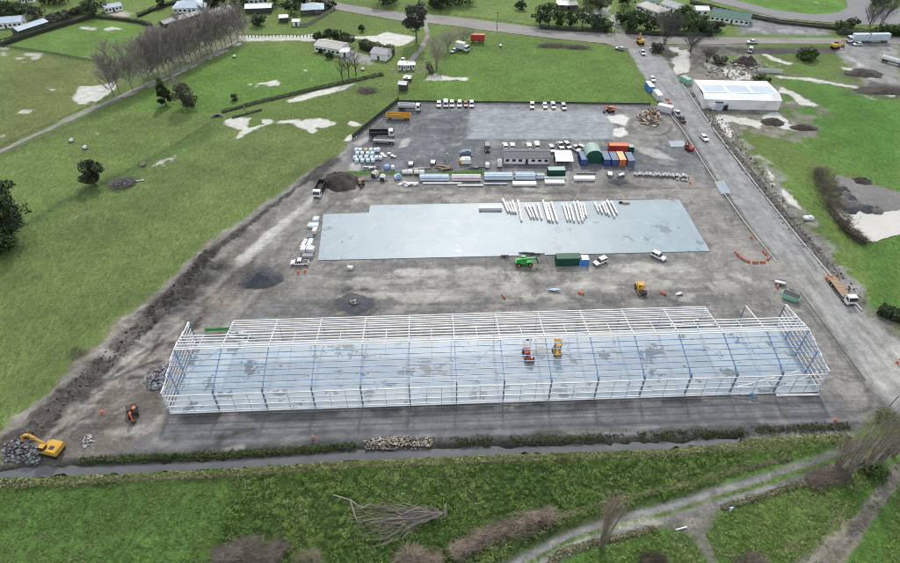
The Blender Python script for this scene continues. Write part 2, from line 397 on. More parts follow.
# the soil bank along the paddock (raised in the sheet itself)
BANK = [(20,438),(70,392),(118,350),(170,298),(205,262)]
ix, m = stroke(BANK, 7.5, (.056,.048,.041), 1.0, 3.4, .95, var=.7); gz[ix] += m*(.5+1.5*(n_fine[ix]-.4)+1.0*(n_tiny[ix]-.5))
ix, m = stroke([(0,432),(60,387),(110,338),(165,287),(212,243),(270,202)], 3.0, (.17,.15,.128), 1.0, 2.4, .7, var=.45, thr=.42); gz[ix] += m*.2
ix, m = stroke([(205,262),(250,226),(290,197),(335,160)], 5.0, (.045,.041,.037), 1.6, 1.5, .95, var=.5); gz[ix] += m*(.6+2.0*(n_fine[ix]-.4)+1.2*(n_tiny[ix]-.5))
ix, m = stroke([(165,322),(200,290),(225,268)], 7.0, (.07,.064,.058), 2.5, 2.4, .9, var=.5); gz[ix] += m*(.9+3*(n_fine[ix]-.4)+1.4*(n_tiny[ix]-.5))
stroke([(215,262),(262,222),(310,185)], 2.0, (.26,.23,.195), 1, .8, .7)
# tyre loops and streaks on the yards
def loop(px, py, rx, ry, n, col, wd=.5, op=.4):
    c = G(px,py)
    for k in range(n):
        s = random.uniform(.55,1.1); t0 = random.uniform(0,6.3); T = np.linspace(t0,t0+random.uniform(2.5,6),22)
        stroke([(c.x+rx*s*math.cos(t)+random.uniform(-.3,.3), c.y+ry*s*math.sin(t)) for t in T], wd, col, .5, .3, op, world=True)
loop(432,127,17,15,22,(.17,.17,.175),.4,.35); loop(430,128,16,13,18,(.06,.062,.066),.4,.35); loop(650,125,9,9,12,(.27,.25,.225),.7,.5); loop(650,126,8,8,8,(.09,.085,.08),.6,.5)
loop(735,262,6,9,8,(.25,.225,.195),.7,.5); loop(845,395,9,8,10,(.085,.08,.075),.6,.45); loop(290,275,9,8,8,(.24,.21,.18),.6,.5); loop(355,303,7,6,10,(.085,.08,.075),.7,.5)
for k in range(120):
    y = random.uniform(264,314); x = random.uniform(300,700); l = random.uniform(30,120); c = random.choice([(.075,.072,.068),(.24,.22,.19),(.2,.185,.165),(.1,.095,.09)])
    stroke([(x,y),(x+l,y-l*.02+random.uniform(-1.5,1.5))], random.uniform(.4,1.2), c, .5, .8, random.uniform(.3,.65), thr=.40)
for k in range(40):
    y = random.uniform(186,202); x = random.uniform(330,640); l = random.uniform(40,120); c = random.choice([(.08,.078,.075),(.25,.23,.2),(.22,.205,.18)])
    stroke([(x,y),(x+l,y+random.uniform(-1,1))], random.uniform(.4,1.3), c, .6, .5, random.uniform(.3,.6))
for k in range(14):
    y = random.uniform(112,141); x = random.uniform(400,590); l = random.uniform(20,90)
    stroke([(x,y),(x+l,y+random.uniform(-1,1))], random.uniform(.4,1.2), random.choice([(.07,.07,.075),(.25,.25,.26),(.2,.2,.2)]), .6, .5, random.uniform(.15,.35))
# white silt and puddles on the site, sky glints put into the puddle colour
for p in ([(608,116),(622,114),(629,118),(624,125),(612,122)], [(614,129),(624,127),(630,133),(620,137),(614,135)]): paint(p, (.5,.5,.47), .8, .8, 1, wet=.98, var=.06, thr=.2)
for p in ([(634,147),(655,148),(676,160),(660,158),(640,151)], [(404,140),(410,138),(408,146),(402,147)], [(353,143),(366,136),(370,138),(360,146)], [(398,233),(410,233)], [(404,271),(428,270),(424,276),(408,277)], [(353,163),(362,163),(358,170),(350,170)], [(535,109),(560,108),(560,111),(538,111)], [(345,200),(366,196),(368,202),(340,206)],
          [(738,277),(752,276),(755,283),(745,284)], [(520,186),(553,187),(545,193),(525,192)], [(570,170),(562,180),(568,184)]): paint(p, (.42,.40,.365), .8, 1.2, .85, wet=.4, var=.15, thr=.36)
for k in range(34):
    spot(random.uniform(350,735),random.choice([random.gauss(272,2.5),random.gauss(284,3),random.gauss(296,1.5)]),random.uniform(2,9),random.uniform(.7,1.8),random.choice([(.37,.34,.30),(.42,.39,.345),(.33,.305,.265)]),feather=.7,amp=1.6,op=.85,grass=0,wet=random.choice([0,0,.35]),var=.15)
for k in range(16):
    spot(random.uniform(340,560),random.gauss(194,3),random.uniform(2,8),random.uniform(.8,2),random.choice([(.34,.31,.27),(.09,.085,.08)]),feather=.8,amp=1.6,op=.7,grass=0,var=.2)
for k in range(26):
    spot(random.uniform(60,260),random.uniform(330,450),random.uniform(1,4),random.uniform(.8,2.2),random.choice([(.26,.235,.2),(.05,.046,.042),(.06,.055,.05),(.22,.2,.175)]),feather=.7,amp=1.6,op=.75,grass=None,var=.3) if True else None
# grass strip left in the yard, verges
for k in range(70):
    y = random.uniform(402,440); x = random.uniform(170,800); l = random.uniform(40,160)
    stroke([(x,y),(x+l,y-l*.045)], random.uniform(.3,.9), random.choice([(.08,.078,.076),(.19,.185,.18),(.15,.147,.143)]), .4, .5, random.uniform(.2,.5), thr=.38)
for k in range(60):
    x, y = random.uniform(690,850), random.uniform(255,400)
    if x-690 > (y-255)*1.35+90: continue
    l = random.uniform(8,40); stroke([(x,y),(x+l*.62,y+l)], random.uniform(.3,.9), random.choice([(.085,.078,.07),(.21,.195,.175),(.25,.235,.21)]), .4, .6, random.uniform(.3,.6), thr=.38)
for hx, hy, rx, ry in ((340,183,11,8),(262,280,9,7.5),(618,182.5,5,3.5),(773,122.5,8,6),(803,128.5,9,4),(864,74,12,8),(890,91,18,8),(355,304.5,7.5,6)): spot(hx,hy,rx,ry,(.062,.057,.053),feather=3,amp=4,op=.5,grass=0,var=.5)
for k in range(40):
    x = random.uniform(840,900); y = random.uniform(44,92); stroke([(x,y),(x+random.uniform(6,22),y+random.uniform(2,9))], random.uniform(.5,1.6), random.choice([(.3,.28,.25),(.12,.11,.1),(.09,.083,.075)]), .6, 1, .6, thr=.4)
for k in range(60):
    x = random.uniform(668,790); y = random.uniform(44,84); stroke([(x,y),(x+random.uniform(-4,22),y+random.uniform(-2,5))], random.uniform(.8,2.5), random.choice([(.3,.28,.25),(.07,.062,.055),(.09,.083,.075),(.4,.385,.36)]), .7, 1.4, .7, grass=0, thr=.4)
paint([(345,171.5),(420,171.5),(484,170.5),(484,175.5),(420,175),(345,174)], (.05,.12,.02), .8, .8, 1, grass=1, thr=.25)
# right side of the access road: dug verge with mud
paint([(655,45),(668,45),(700,90),(722,118),(760,165),(792,205),(815,240),(845,270),(872,308),(900,322),(900,345),(865,314),(835,282),(800,242),(760,192),(714,132),(680,82)], (.12,.105,.09), 2, 2.5, .95, grass=0, var=.5)
ix, m = stroke([(672,76),(715,132),(762,192),(800,238),(835,276),(862,305)], 3.0, (.05,.045,.04), 1.2, 1.0, .9, grass=0, var=.5); gz[ix] += m*(.3+1.2*(n_fine[ix]-.4))
ix, m = stroke([(735,130),(770,172),(806,215),(838,262),(856,296)], 5.0, (.16,.15,.135), 2, 3, .8, grass=0, var=.5, thr=.42); gz[ix] += m*.5
stroke([(828,198),(842,225),(858,255),(866,275),(868,300)], 1.0, (.14,.15,.075), .8, .4, .7); stroke([(822,203),(836,230),(851,260),(858,280)], 1.0, (.14,.15,.075), .8, .4, .7)
paint([(668,44),(745,44),(760,52),(770,75),(758,84),(692,84),(680,70)], (.15,.135,.118), 3, 3, .9, grass=0, var=.5)
paint([(690,45),(745,48),(845,46),(845,53),(760,55),(700,56)], (.055,.049,.044), 1.5, 2.5, 1, grass=0, var=.5)
paint([(688,82),(695,112),(725,118),(785,112),(775,84)], (.16,.15,.135), 3, 2, .8, grass=.1, var=.4)
paint([(700,110),(760,112),(790,100),(812,108),(822,135),(800,142),(760,136),(718,124)], (.135,.118,.098), 2, 4, .85, grass=.05, var=.5, thr=.36)
stroke([(758,73),(800,75),(850,83),(900,92)], 7, (.11,.097,.08), 2, 3, .85, grass=.1, var=.5, thr=.38)
stroke([(778,86),(800,98),(822,112)], 6, (.14,.122,.1), 2, 3, .8, grass=.1, var=.5, thr=.4)
paint([(660,44),(700,46),(760,55),(775,75),(760,84),(700,84)], (.12,.105,.088), 2, 4, .8, grass=0, var=.6, thr=.36)
paint([(760,110),(790,118),(812,132),(800,140),(770,128),(715,114)], (.14,.135,.11), 3, 3, .7, grass=.3, var=.5, thr=.42)
paint([(705,55),(760,55),(800,62),(850,82),(800,78),(770,74)], (.085,.155,.035), 3, 3, .7, grass=1, thr=.42)
paint([(838,42),(900,40),(900,95),(870,88),(845,62)], (.20,.195,.185), 3, 2, .95, grass=0, var=.2)
paint([(850,70),(875,72),(872,78),(855,77)], (.05,.045,.04), 1.5, 2, .9, grass=0, var=.5); paint([(868,80),(900,86),(900,96),(870,90)], (.055,.05,.045), 2, 3, .85, grass=0, var=.5)
paint([(844,52),(868,78),(880,82),(850,56)], SILT_GLINT, 1.5, 2, .6, thr=.46)
paint([(735,18),(760,14),(830,30),(830,36),(740,34)], (.15,.15,.155), 3, 2, .95, grass=0, var=.35)
paint([(745,28),(800,30),(820,33),(760,32)], (.3,.3,.3), 2, 2, .5, thr=.45)
paint([(748,35.5),(832,35.5),(832,38),(748,37.5)], (.10,.17,.05), 1.5, 1, .9, grass=1)
paint([(330,50),(345,48),(378,58),(372,64),(350,62)], (.30,.29,.27), 2, 1.5, .9, grass=0, var=.2)
paint([(108,13),(122,11),(132,13),(128,16),(112,17)], (.42,.36,.30), 2, 1, .9, grass=0, var=.15)
paint([(12,33),(25,23),(40,24),(24,36)], (.2,.195,.18), 2, 1.5, .8, grass=.1)
paint([(160,30),(230,12),(250,20),(245,40),(200,60),(150,75),(130,85)], (.135,.13,.11), 5, 5, .75, grass=.5, var=.4)
paint([(585,12),(610,6),(618,20),(616,30),(602,22)], (.36,.34,.31), 1.5, 1.5, .8, grass=0, thr=.40)
paint([(380,62),(420,58),(430,72),(400,76)], (.15,.14,.11), 3, 3, .6, grass=.4, var=.4, thr=.44)
# ---- flooded silty ground, sky glints of the water put into its colour

def flood(pts, thr=.42, op=.95, amp=2): paint(pts, None, 1.2, amp, 1, wet=.98*op, thr=thr-.04)
flood([(72,98),(80,86),(95,85),(115,82),(118,88),(105,96),(95,104),(78,104)], .40)
for p in ([(10,116),(22,110),(34,110),(25,117),(12,120)], [(0,140),(0,131),(10,133)], [(30,85),(42,84),(40,88)], [(46,87),(56,89),(50,91)], [(0,46),(10,47),(8,55),(0,57)], [(15,57),(22,52),(42,53),(42,58),(20,63)],
          [(95,133),(117,128),(110,136),(100,137)], [(150,165),(175,155),(172,163),(152,173)], [(75,215),(88,212),(86,218),(74,220)], [(46,113),(56,112),(50,117)], [(24,73),(40,75),(30,78)], [(180,126),(168,121),(160,127)],
          [(305,62),(312,80),(300,70)], [(430,72),(450,76),(448,79),(424,80)]): flood(p, .47, .8)
flood([(77,25),(95,27),(100,30),(90,31),(80,29)], .2); flood([(100,29),(112,25),(125,29),(108,30)], .2)
flood([(225,119),(240,117),(270,118),(278,122),(258,128),(246,134),(240,142),(232,140),(240,130),(226,126)], .36)
flood([(296,127),(305,118),(330,119),(338,124),(325,128),(312,134)], .36); flood([(276,120),(300,119),(300,122),(276,123)], .42)
flood([(350,121),(368,125),(365,128),(350,124)], .4); flood([(352,133),(362,130),(358,137),(345,140)], .35)
flood([(286,100),(310,92),(352,83),(357,83),(345,90),(300,101),(288,103)], .25, 1, 1)
flood([(245,83),(275,80),(278,85),(255,87)], .46)
flood([(240,35),(315,34),(315,40),(240,41)], .25); flood([(350,36),(378,35),(386,31),(417,37),(412,41),(400,46),(385,46),(375,42),(352,38)], .2, 1, 1)
flood([(425,74),(450,76),(468,77),(465,80),(445,80),(425,80)], .2)
flood([(760,53),(772,55),(793,63),(790,66),(770,60)], .3); flood([(770,75),(810,77),(870,88),(868,91),(820,82),(770,77)], .33)
flood([(840,66),(855,68),(852,71),(842,69)], .3); flood([(878,93),(895,95),(893,97)], .2)
flood([(782,86),(790,90),(818,105),(815,108),(800,104),(790,95),(780,92)], .36)
flood([(717,115),(740,117),(760,121),(762,128),(745,125),(720,120)], .30); flood([(762,117),(778,110),(790,124),(800,130),(785,130),(765,122)], .38)
flood([(678,50),(690,47),(690,72),(675,75),(672,60)], .30); flood([(725,63),(745,68),(757,80),(735,80),(718,72)], .36); flood([(668,48),(680,46),(676,56)], .3); flood([(700,60),(720,66),(712,74)], .42); flood([(845,130),(860,133),(858,136)], .4); flood([(812,0),(822,3),(818,5)], .2)
flood([(781,189),(795,197),(803,208),(800,211),(788,204),(782,196)], .25, 1, 1); flood([(765,165),(775,180),(772,185),(768,178)], .35)
flood([(715,118),(722,116),(735,140),(728,138)], .5)
stroke([(100,105.5),(118,99.5),(163,80),(208,59.5),(238,44)], 1.5, SILT_GLINT, .5, 1.2, .9, grass=0, wet=.5, thr=.42)
stroke([(60,122),(118,96),(150,81)], 1.2, (.3,.29,.26), .6, 1.5, .6, grass=0, thr=.46)
# ---- access road: surface, wheel lines, mud carried out of the site gate
L_EDGE = [(624,42),(640,70),(652,88),(669,112),(684,131),(715,180),(745,222),(777,262),(800,292),(830,332),(865,380),(886,405),(905,428)]
R_EDGE = [(940,388),(900,343),(862,311),(835,281),(800,240),(760,190),(714,130),(682,84),(664,58),(652,43)]

ROAD_P = P2(L_EDGE+R_EDGE)
paint(L_EDGE+R_EDGE, (.235,.23,.222), .5, .3, 1, grass=0, wet=0, var=.06)
stroke(L_EDGE[3:], 2.6, (.085,.078,.07), .7, .8, .9, grass=0, var=.4)
for k in range(3): pass
def polyat(Q, t):
    Q = [np.array(q,float) for q in Q]; sg = np.array([np.linalg.norm(b-a) for a,b in zip(Q[:-1],Q[1:])]); c = np.concatenate([[0],np.cumsum(sg)])/sg.sum(); i = min(len(sg)-1,max(0,np.searchsorted(c,t)-1)); f = (t-c[i])/(c[i+1]-c[i]); return Q[i]+(Q[i+1]-Q[i])*f
def lane(u, t0, t1, n=9): return [tuple(polyat(L_EDGE,t)*(1-u)+polyat(R_EDGE[::-1],t)*u) for t in np.linspace(t0,t1,n)]
for k in range(120):
    u = random.choice([.2,.33,.47,.6,.75,.88])+random.uniform(-.05,.05); t0 = random.uniform(0,.85); l = random.uniform(.08,.4)
    stroke(lane(u,t0,min(1,t0+l)), random.uniform(.3,.9), random.choice([(.30,.29,.275),(.165,.16,.153),(.33,.315,.29),(.18,.174,.165)]), .6, .4, random.uniform(.25,.55), thr=.30)
paint([(772,255),(800,262),(835,282),(862,312),(900,343),(900,410),(865,380),(830,332),(795,288)], (.27,.255,.23), 5, 3, .7, var=.15)
paint([(745,248),(790,262),(815,290),(800,296),(760,276)], (.235,.215,.187), 4, 4, .75, var=.25)
paint([(845,330),(900,352),(905,400),(880,385)], (.36,.34,.305), 4, 3, .7, var=.2, thr=.42)
for k in range(40):
    u = random.uniform(.0,1); t0 = random.uniform(.55,.95); stroke(lane(u,t0,min(1,t0+random.uniform(.04,.16)),5), random.uniform(.3,.8), random.choice([(.34,.32,.285),(.12,.112,.103),(.15,.14,.127),(.3,.28,.25)]), .4, .8, random.uniform(.4,.7), thr=.40)
for k in range(9): spot(random.uniform(690,760),random.uniform(140,205),random.uniform(.8,2.2),random.uniform(.6,1.6),(.12,.115,.108),feather=.7,amp=1,op=.6)
stroke([(792,290),(812,316),(840,352),(868,390)], 1.6, (.085,.079,.072), .6, .7, .9); stroke([(796,283),(818,308),(848,346),(876,385)], .5, (.12,.11,.1), .5, .5, .7)
for a_ in (1.2,4.5,8,11): stroke([(712+a_,132),(760+a_,190),(800+a_,239),(836+a_,281)], .8, [(.06,.055,.05),(.11,.1,.09),(.05,.046,.042),(.17,.155,.14)][int(a_/3.2)], .5, .7, .85, grass=0)
# ---- darker turf along the fence, tree shade put into its colour
paint([(0,225),(60,200),(215,124),(222,130),(60,212),(0,240)], (.058,.112,.034), 3, 2, .65)
paint([(238,477),(356,470),(450,466),(560,462),(670,458),(745,451),(700,500),(600,528),(540,556),(500,600),(200,600),(225,520)], (.036,.066,.018), 1.5, 1.5, .9, var=.3)  # ground under the weeds, painted dark as shade between the clumps
# ---- drainage ditch across the front
DITCH_T = [(-40,476),(0,470.5),(38,463.5),(62,464.5),(230,457.5),(356,448.5),(450,446),(560,442.5),(670,440),(742,434)]
DITCH_B = [(742,441),(670,448),(560,452),(450,455.5),(356,459.5),(230,467.5),(120,473),(0,477.5),(-40,479)]
ditch = P2(DITCH_T+DITCH_B)
ix = sub((ditch[:,0].min(),ditch[:,1].min(),ditch[:,0].max(),ditch[:,1].max()),4)
d = segd(gxv[ix],gyv[ix],ditch,True); sd = np.where(inside(gxv[ix],gyv[ix],ditch),d,-d); dm = sstep((sd+.9)/1.6)
gz[ix] = gz[ix]*(1-dm)-1.7*dm
apply(ix, sstep((sd+2.2)/1.2)*.8, (.050,.046,.04), .3, None, .5)
ix, m = stroke([(-40,482),(0,484),(230,473),(356,465),(450,461),(560,457.5),(670,453),(760,446),(850,440)], 2.4, (.16,.185,.07), .9, .8, .9, grass=1, var=.3); gz[ix] += m*.55
# ---- farm track at the front
TRACK = [(500,578),(535,560),(570,541),(600,531),(640,520),(670,513),(720,497),(770,482),(820,465),(862,452),(900,445)]
ix, m = stroke(TRACK, 4.4, (.105,.10,.09), 1.0, .5, 1, grass=0, var=.22)
stroke(TRACK, 1.2, (.07,.12,.03), .4, .3, 1, grass=1, thr=.22)
for o in (-5.0,5.0): stroke([(x+o*.3,y+o) for x,y in TRACK[:-3]], 1.15, (.185,.18,.175), .4, .3, .9)
stroke([(560,553),(600,537)], 1.8, (.40,.40,.385), .7, .5, .8, wet=.5, thr=.35); stroke([(612,528),(650,520)], 1.4, (.40,.40,.385), .7, .5, .7, wet=.5, thr=.40)
paint([(676,514),(712,500),(716,520),(706,535),(722,566),(740,590),(712,590),(705,560),(690,535),(665,526)], (.125,.113,.10), 1.2, 1.2, .95, grass=0, var=.35)
paint([(712,520),(722,548),(770,563),(740,566),(712,545)], (.115,.135,.055), 2, 2, .8, grass=.5)
paint([(640,563),(690,540),(705,560),(700,590),(640,590)], (.10,.13,.05), 2, 2, .7)
# churned tracks on the right front
for k in range(46):
    a = random.uniform(-1,1); b = random.uniform(-1,1)
    stroke([(810+a*34-random.uniform(0,30),578),(838+a*16,545),(862+a*9,520),(900+b*8,470+a*9)], random.uniform(.4,.9), random.choice([(.12,.10,.085),(.15,.13,.11),(.09,.075,.062),(.19,.17,.14)]), .6, .6, .75, grass=.1)
paint([(845,522),(865,515),(872,528),(850,536)], (.06,.05,.042), 1.2, 1.5, .85, grass=0)
for k in range(7): stroke([(760+k*9,560-k*2),(815+k*5,530),(850,510-k*2)], .5, (.16,.15,.09), .5, .4, .6)
gcalm = ggr < -.2; ggrc = ggr.copy(); ggr = np.clip(ggr,0,1)
gl = gcol.mean(1); gcol *= (1+.30*(1-ggr)*np.clip(1.25-gl/.3,0,1)*np.clip((gl-.055)/.05,0,1))[:,None]
gcol *= 1-(1-ggr)[:,None]*(1-np.clip(gwet,0,1))[:,None]*np.array([.05,.005,-.05])
gcol *= 1+ggr[:,None]*np.array([.06,.12,-.13])*np.where((gyv > 40)&(gyv < 700),1,1)[:,None]
gcol *= 1+(.40*(n_fine-.5)+.22*(n_tiny-.5))[:,None]*(1-ggr)[:,None]*(1-np.clip(gwet,0,1))[:,None]
in_road = inside(gxv,gyv,ROAD_P); gz = np.where(in_road,0.0,gz)
# grass micro-relief stays at or below the level of the hard surfaces
gz += np.where(ggr > .5, -.12*n_fine, -.05*n_fine)*(np.abs(gxv) < 320)*(gyv < 420)
V = np.stack([gxv,gyv,gz-.02],1); nx, ny = len(gx), len(gy)
ii = (np.arange(ny-1)[:,None]*nx+np.arange(nx-1)[None,:]).ravel()
me = bpy.data.meshes.new('ground'); Fq = np.stack([ii,ii+1,ii+1+nx,ii+nx],1)
me.vertices.add(NV); me.vertices.foreach_set('co', V.astype(np.float32).ravel()); me.loops.add(Fq.size); me.loops.foreach_set('vertex_index', Fq.astype(np.int32).ravel())
me.polygons.add(len(Fq)); me.polygons.foreach_set('loop_start', np.arange(0,Fq.size,4,dtype=np.int32)); me.update(calc_edges=True)
me.polygons.foreach_set('use_smooth', np.ones(len(Fq),bool))
a = me.color_attributes.new('Col','FLOAT_COLOR','POINT'); a.data.foreach_set('color', np.concatenate([np.clip(gcol,0,1),gwet[:,None]],1).astype(np.float32).ravel())
a = me.attributes.new('turf','FLOAT','POINT'); a.data.foreach_set('value', ggrc.astype(np.float32))
def ground_mat(name='ground', rot=0.0, patch=1.0, contr=1.0):
    m = bpy.data.materials.new(name); m.use_nodes = True; t = m.node_tree; b = t.nodes['Principled BSDF']; L = t.links.new
    def nz(sc, det=5, rough=.65, vec=None):
        n = t.nodes.new('ShaderNodeTexNoise'); n.inputs['Scale'].default_value = sc; n.inputs['Detail'].default_value = det; n.inputs['Roughness'].default_value = rough
        L(vec or tcn.outputs['Object'], n.inputs['Vector']); return n.outputs['Fac']
    def mr(v, a, b_, c, d):
        r = t.nodes.new('ShaderNodeMapRange'); L(v, r.inputs['Value'])
        for k, x in zip(('From Min','From Max','To Min','To Max'), (a,b_,c,d)): r.inputs[k].default_value = x
        return r.outputs[0]
    def mt(op, x, y):
        n = t.nodes.new('ShaderNodeMath'); n.operation = op
        for k, q in enumerate((x,y)):
            if isinstance(q,(int,float)): n.inputs[k].default_value = q
            else: L(q, n.inputs[k])
        return n.outputs[0]
    def mix(f, x, y, bl='MIX'):
        n = t.nodes.new('ShaderNodeMixRGB'); n.blend_type = bl
        for k, q in enumerate((f,x,y)):
            if isinstance(q,(int,float)): n.inputs[k].default_value = q
            elif isinstance(q,tuple): n.inputs[k].default_value = q
            else: L(q, n.inputs[k])
        return n.outputs[0]
    tcn = t.nodes.new('ShaderNodeTexCoord')
    at = t.nodes.new('ShaderNodeAttribute'); at.attribute_name = 'Col'; tf = t.nodes.new('ShaderNodeAttribute'); tf.attribute_name = 'turf'
    turf = tf.outputs['Fac']; wet = at.outputs['Alpha']
    # turf: tufts at three sizes, pale and dark
    mp = t.nodes.new('ShaderNodeMapping'); mp.inputs['Rotation'].default_value = (0,0,R(38)); mp.inputs['Scale'].default_value = (1,.45,1); L(tcn.outputs['Object'], mp.inputs['Vector'])
    g1 = mr(nz(1.0,6,.82,mp.outputs[0]),.32,.68,.52,1.48); g2 = mr(nz(2.2,4,.85),.32,.68,.58,1.42); g3 = mr(nz(.08,4),.35,.65,.88,1.12)
    gm = mt('MULTIPLY', mt('MULTIPLY', g1, g2), g3)
    gcolr = mix(1, at.outputs['Color'], gm, 'MULTIPLY')
    tip = mr(nz(1.7,5,.8),.54,.66,0,.62); gcolr = mix(tip, gcolr, mix(.45, at.outputs['Color'], (.26,.26,.10,1)))
    # earth and gravel
    s1 = mr(nz(.45,7,.8),.3,.7,.74,1.26); s2 = mr(nz(2.6,5,.85),.3,.7,.72,1.30)
    mq = t.nodes.new('ShaderNodeMapping'); mq.inputs['Scale'].default_value = (.07,1.1,1); mr0 = t.nodes.new('ShaderNodeMapping'); mr0.inputs['Rotation'].default_value = (0,0,rot); L(tcn.outputs['Object'], mr0.inputs['Vector']); L(mr0.outputs[0], mq.inputs['Vector'])
    s2 = mt('MULTIPLY', s2, mr(nz(1.0,5,.75,mq.outputs[0]),.3,.7,.80,1.22))
    scol = mix(1, at.outputs['Color'], mt('MULTIPLY', s1, s2), 'MULTIPLY')
    pale = mr(nz(.16,9,.72), .555, .585, 0, .62*patch); dampf = mr(nz(.11,9,.74,mp.outputs[0]), .56, .60, 0, .55*patch); peb = mr(nz(5,3,.9), .60, .66, 0, .45*patch)
    calm = mr(turf, -.7, -.1, .12, 1)
    clod = nz(1.15,8,.84); scol = mix(mt('MULTIPLY', calm, mr(clod,.54,.58,0,.5*patch)), scol, mix(.5,at.outputs['Color'],(.34,.32,.285,1))); scol = mix(mt('MULTIPLY', calm, mr(clod,.46,.42,0,.55*patch)), scol, mix(.6,at.outputs['Color'],(.05,.047,.044,1)))
    lum = mt('MULTIPLY', calm, mr(at.outputs['Fac'], .10, .17, 0, 1))
    scol = mix(mt('MULTIPLY', pale, lum), scol, (.33,.305,.265,1)); scol = mix(mt('MULTIPLY', dampf, lum), scol, (.085,.080,.075,1)); scol = mix(mt('MULTIPLY', peb, lum), scol, (.36,.345,.32,1))
    edge = mt('SUBTRACT', nz(.8,8,.78), .5)
    turf = mr(mt('ADD', turf, mt('MULTIPLY', edge, .7)), .36, .62, 0, 1)
    base = mix(turf, scol, gcolr)
    edge2 = mt('SUBTRACT', nz(1.7,8,.86), .5)
    base = mix(mt('MULTIPLY', mt('MULTIPLY', mr(wet,.10,.5,0,.55), turf), mr(edge2,-.1,.1,.4,1)), base, (.20,.195,.14,1))
    silt = mr(mt('ADD', mt('ADD', wet, mt('MULTIPLY', edge, .7)), mt('MULTIPLY', edge2, 2.0)), .55, .95, 0, .95)
    silt = mt('MULTIPLY', silt, mr(wet, .3, .5, 0, 1))
    base = mix(silt, base, mix(mr(nz(.35,5),.4,.65,0,1), (.60,.595,.56,1), (.46,.45,.41,1)))  # muddy water, its bright sky reflection put into the pale colour
    wf = silt
    L(base, b.inputs['Base Color'])
    L(mr(wf,0,1,.92,.14), b.inputs['Roughness']); b.inputs['Specular IOR Level'].default_value = .3
    bp = t.nodes.new('ShaderNodeBump'); bp.inputs['Distance'].default_value = .35
    L(mt('MULTIPLY', mr(wf,0,1,1,0), mr(turf,0,1,.6,1.0)), bp.inputs['Strength']); L(mt('ADD', nz(1.2,6,.75), mt('MULTIPLY', nz(4,3,.8), .4)), bp.inputs['Height']); L(bp.outputs[0], b.inputs['Normal'])
    return m
M['ground'] = ground_mat(); me.materials.append(M['ground'])
ground = bpy.data.objects.new('ground', me); COL.objects.link(ground); struct(ground)
# the access road is its own sheet, a centimetre proud of the ground
fc_ = in_road[Fq].all(1); rf = Fq[fc_]; uq, inv = np.unique(rf,return_inverse=True)
rm = bpy.data.meshes.new('access_road'); rm.vertices.add(len(uq)); RV = V[uq].copy(); RV[:,2] += .03; rm.vertices.foreach_set('co', RV.astype(np.float32).ravel())
rm.loops.add(rf.size); rm.loops.foreach_set('vertex_index', inv.ravel().astype(np.int32)); rm.polygons.add(len(rf)); rm.polygons.foreach_set('loop_start', np.arange(0,rf.size,4,dtype=np.int32)); rm.update(calc_edges=True); rm.polygons.foreach_set('use_smooth', np.ones(len(rf),bool))
a = rm.color_attributes.new('Col','FLOAT_COLOR','POINT'); a.data.foreach_set('color', np.concatenate([np.clip(gcol[uq],0,1),gwet[uq][:,None]],1).astype(np.float32).ravel())
a = rm.attributes.new('turf','FLOAT','POINT'); a.data.foreach_set('value', ggrc[uq].astype(np.float32))
M['access_road'] = ground_mat('access_road',-ang((777,261),(683,130)),.25); struct(link('access_road', rm, M['access_road']))
def ground_z(x, y):
    i = np.clip(np.searchsorted(gx, x),1,nx-1); j = np.clip(np.searchsorted(gy, y),1,ny-1); return gz.reshape(ny,nx)[j,i]
# ================================================================ HARD SURFACES
def sheet(name, pts, z, m, jit=.0, step=3.0, world=False, side=0.0):
    Pp = np.array(pts,float) if world else P2(pts); q = []
    for k in range(len(Pp)):
        a, b = Pp[k], Pp[(k+1)%len(Pp)]; n = max(1,int(np.hypot(*(b-a))/step))
        for i in range(n): q.append(a+(b-a)*i/n)
    q = np.array(q)
    if jit: q += rng.normal(0,jit,q.shape)
    bm = bmesh.new(); vs = [bm.verts.new((x,y,z)) for x,y in q]; f = bm.faces.new(vs)
    if f.normal.z < 0: f.normal_flip()
    if side:
        r = bmesh.ops.extrude_face_region(bm, geom=[f])
        for e in r['geom']:
            if isinstance(e, bmesh.types.BMVert): e.co.z -= side
    bmesh.ops.recalc_face_normals(bm, faces=bm.faces[:]); bmesh.ops.triangulate(bm, faces=[f for f in bm.faces if len(f.verts) > 4])
    me = bpy.data.meshes.new(name); bm.to_mesh(me); bm.free(); return struct(link(name, me, M[m] if isinstance(m,str) else m))
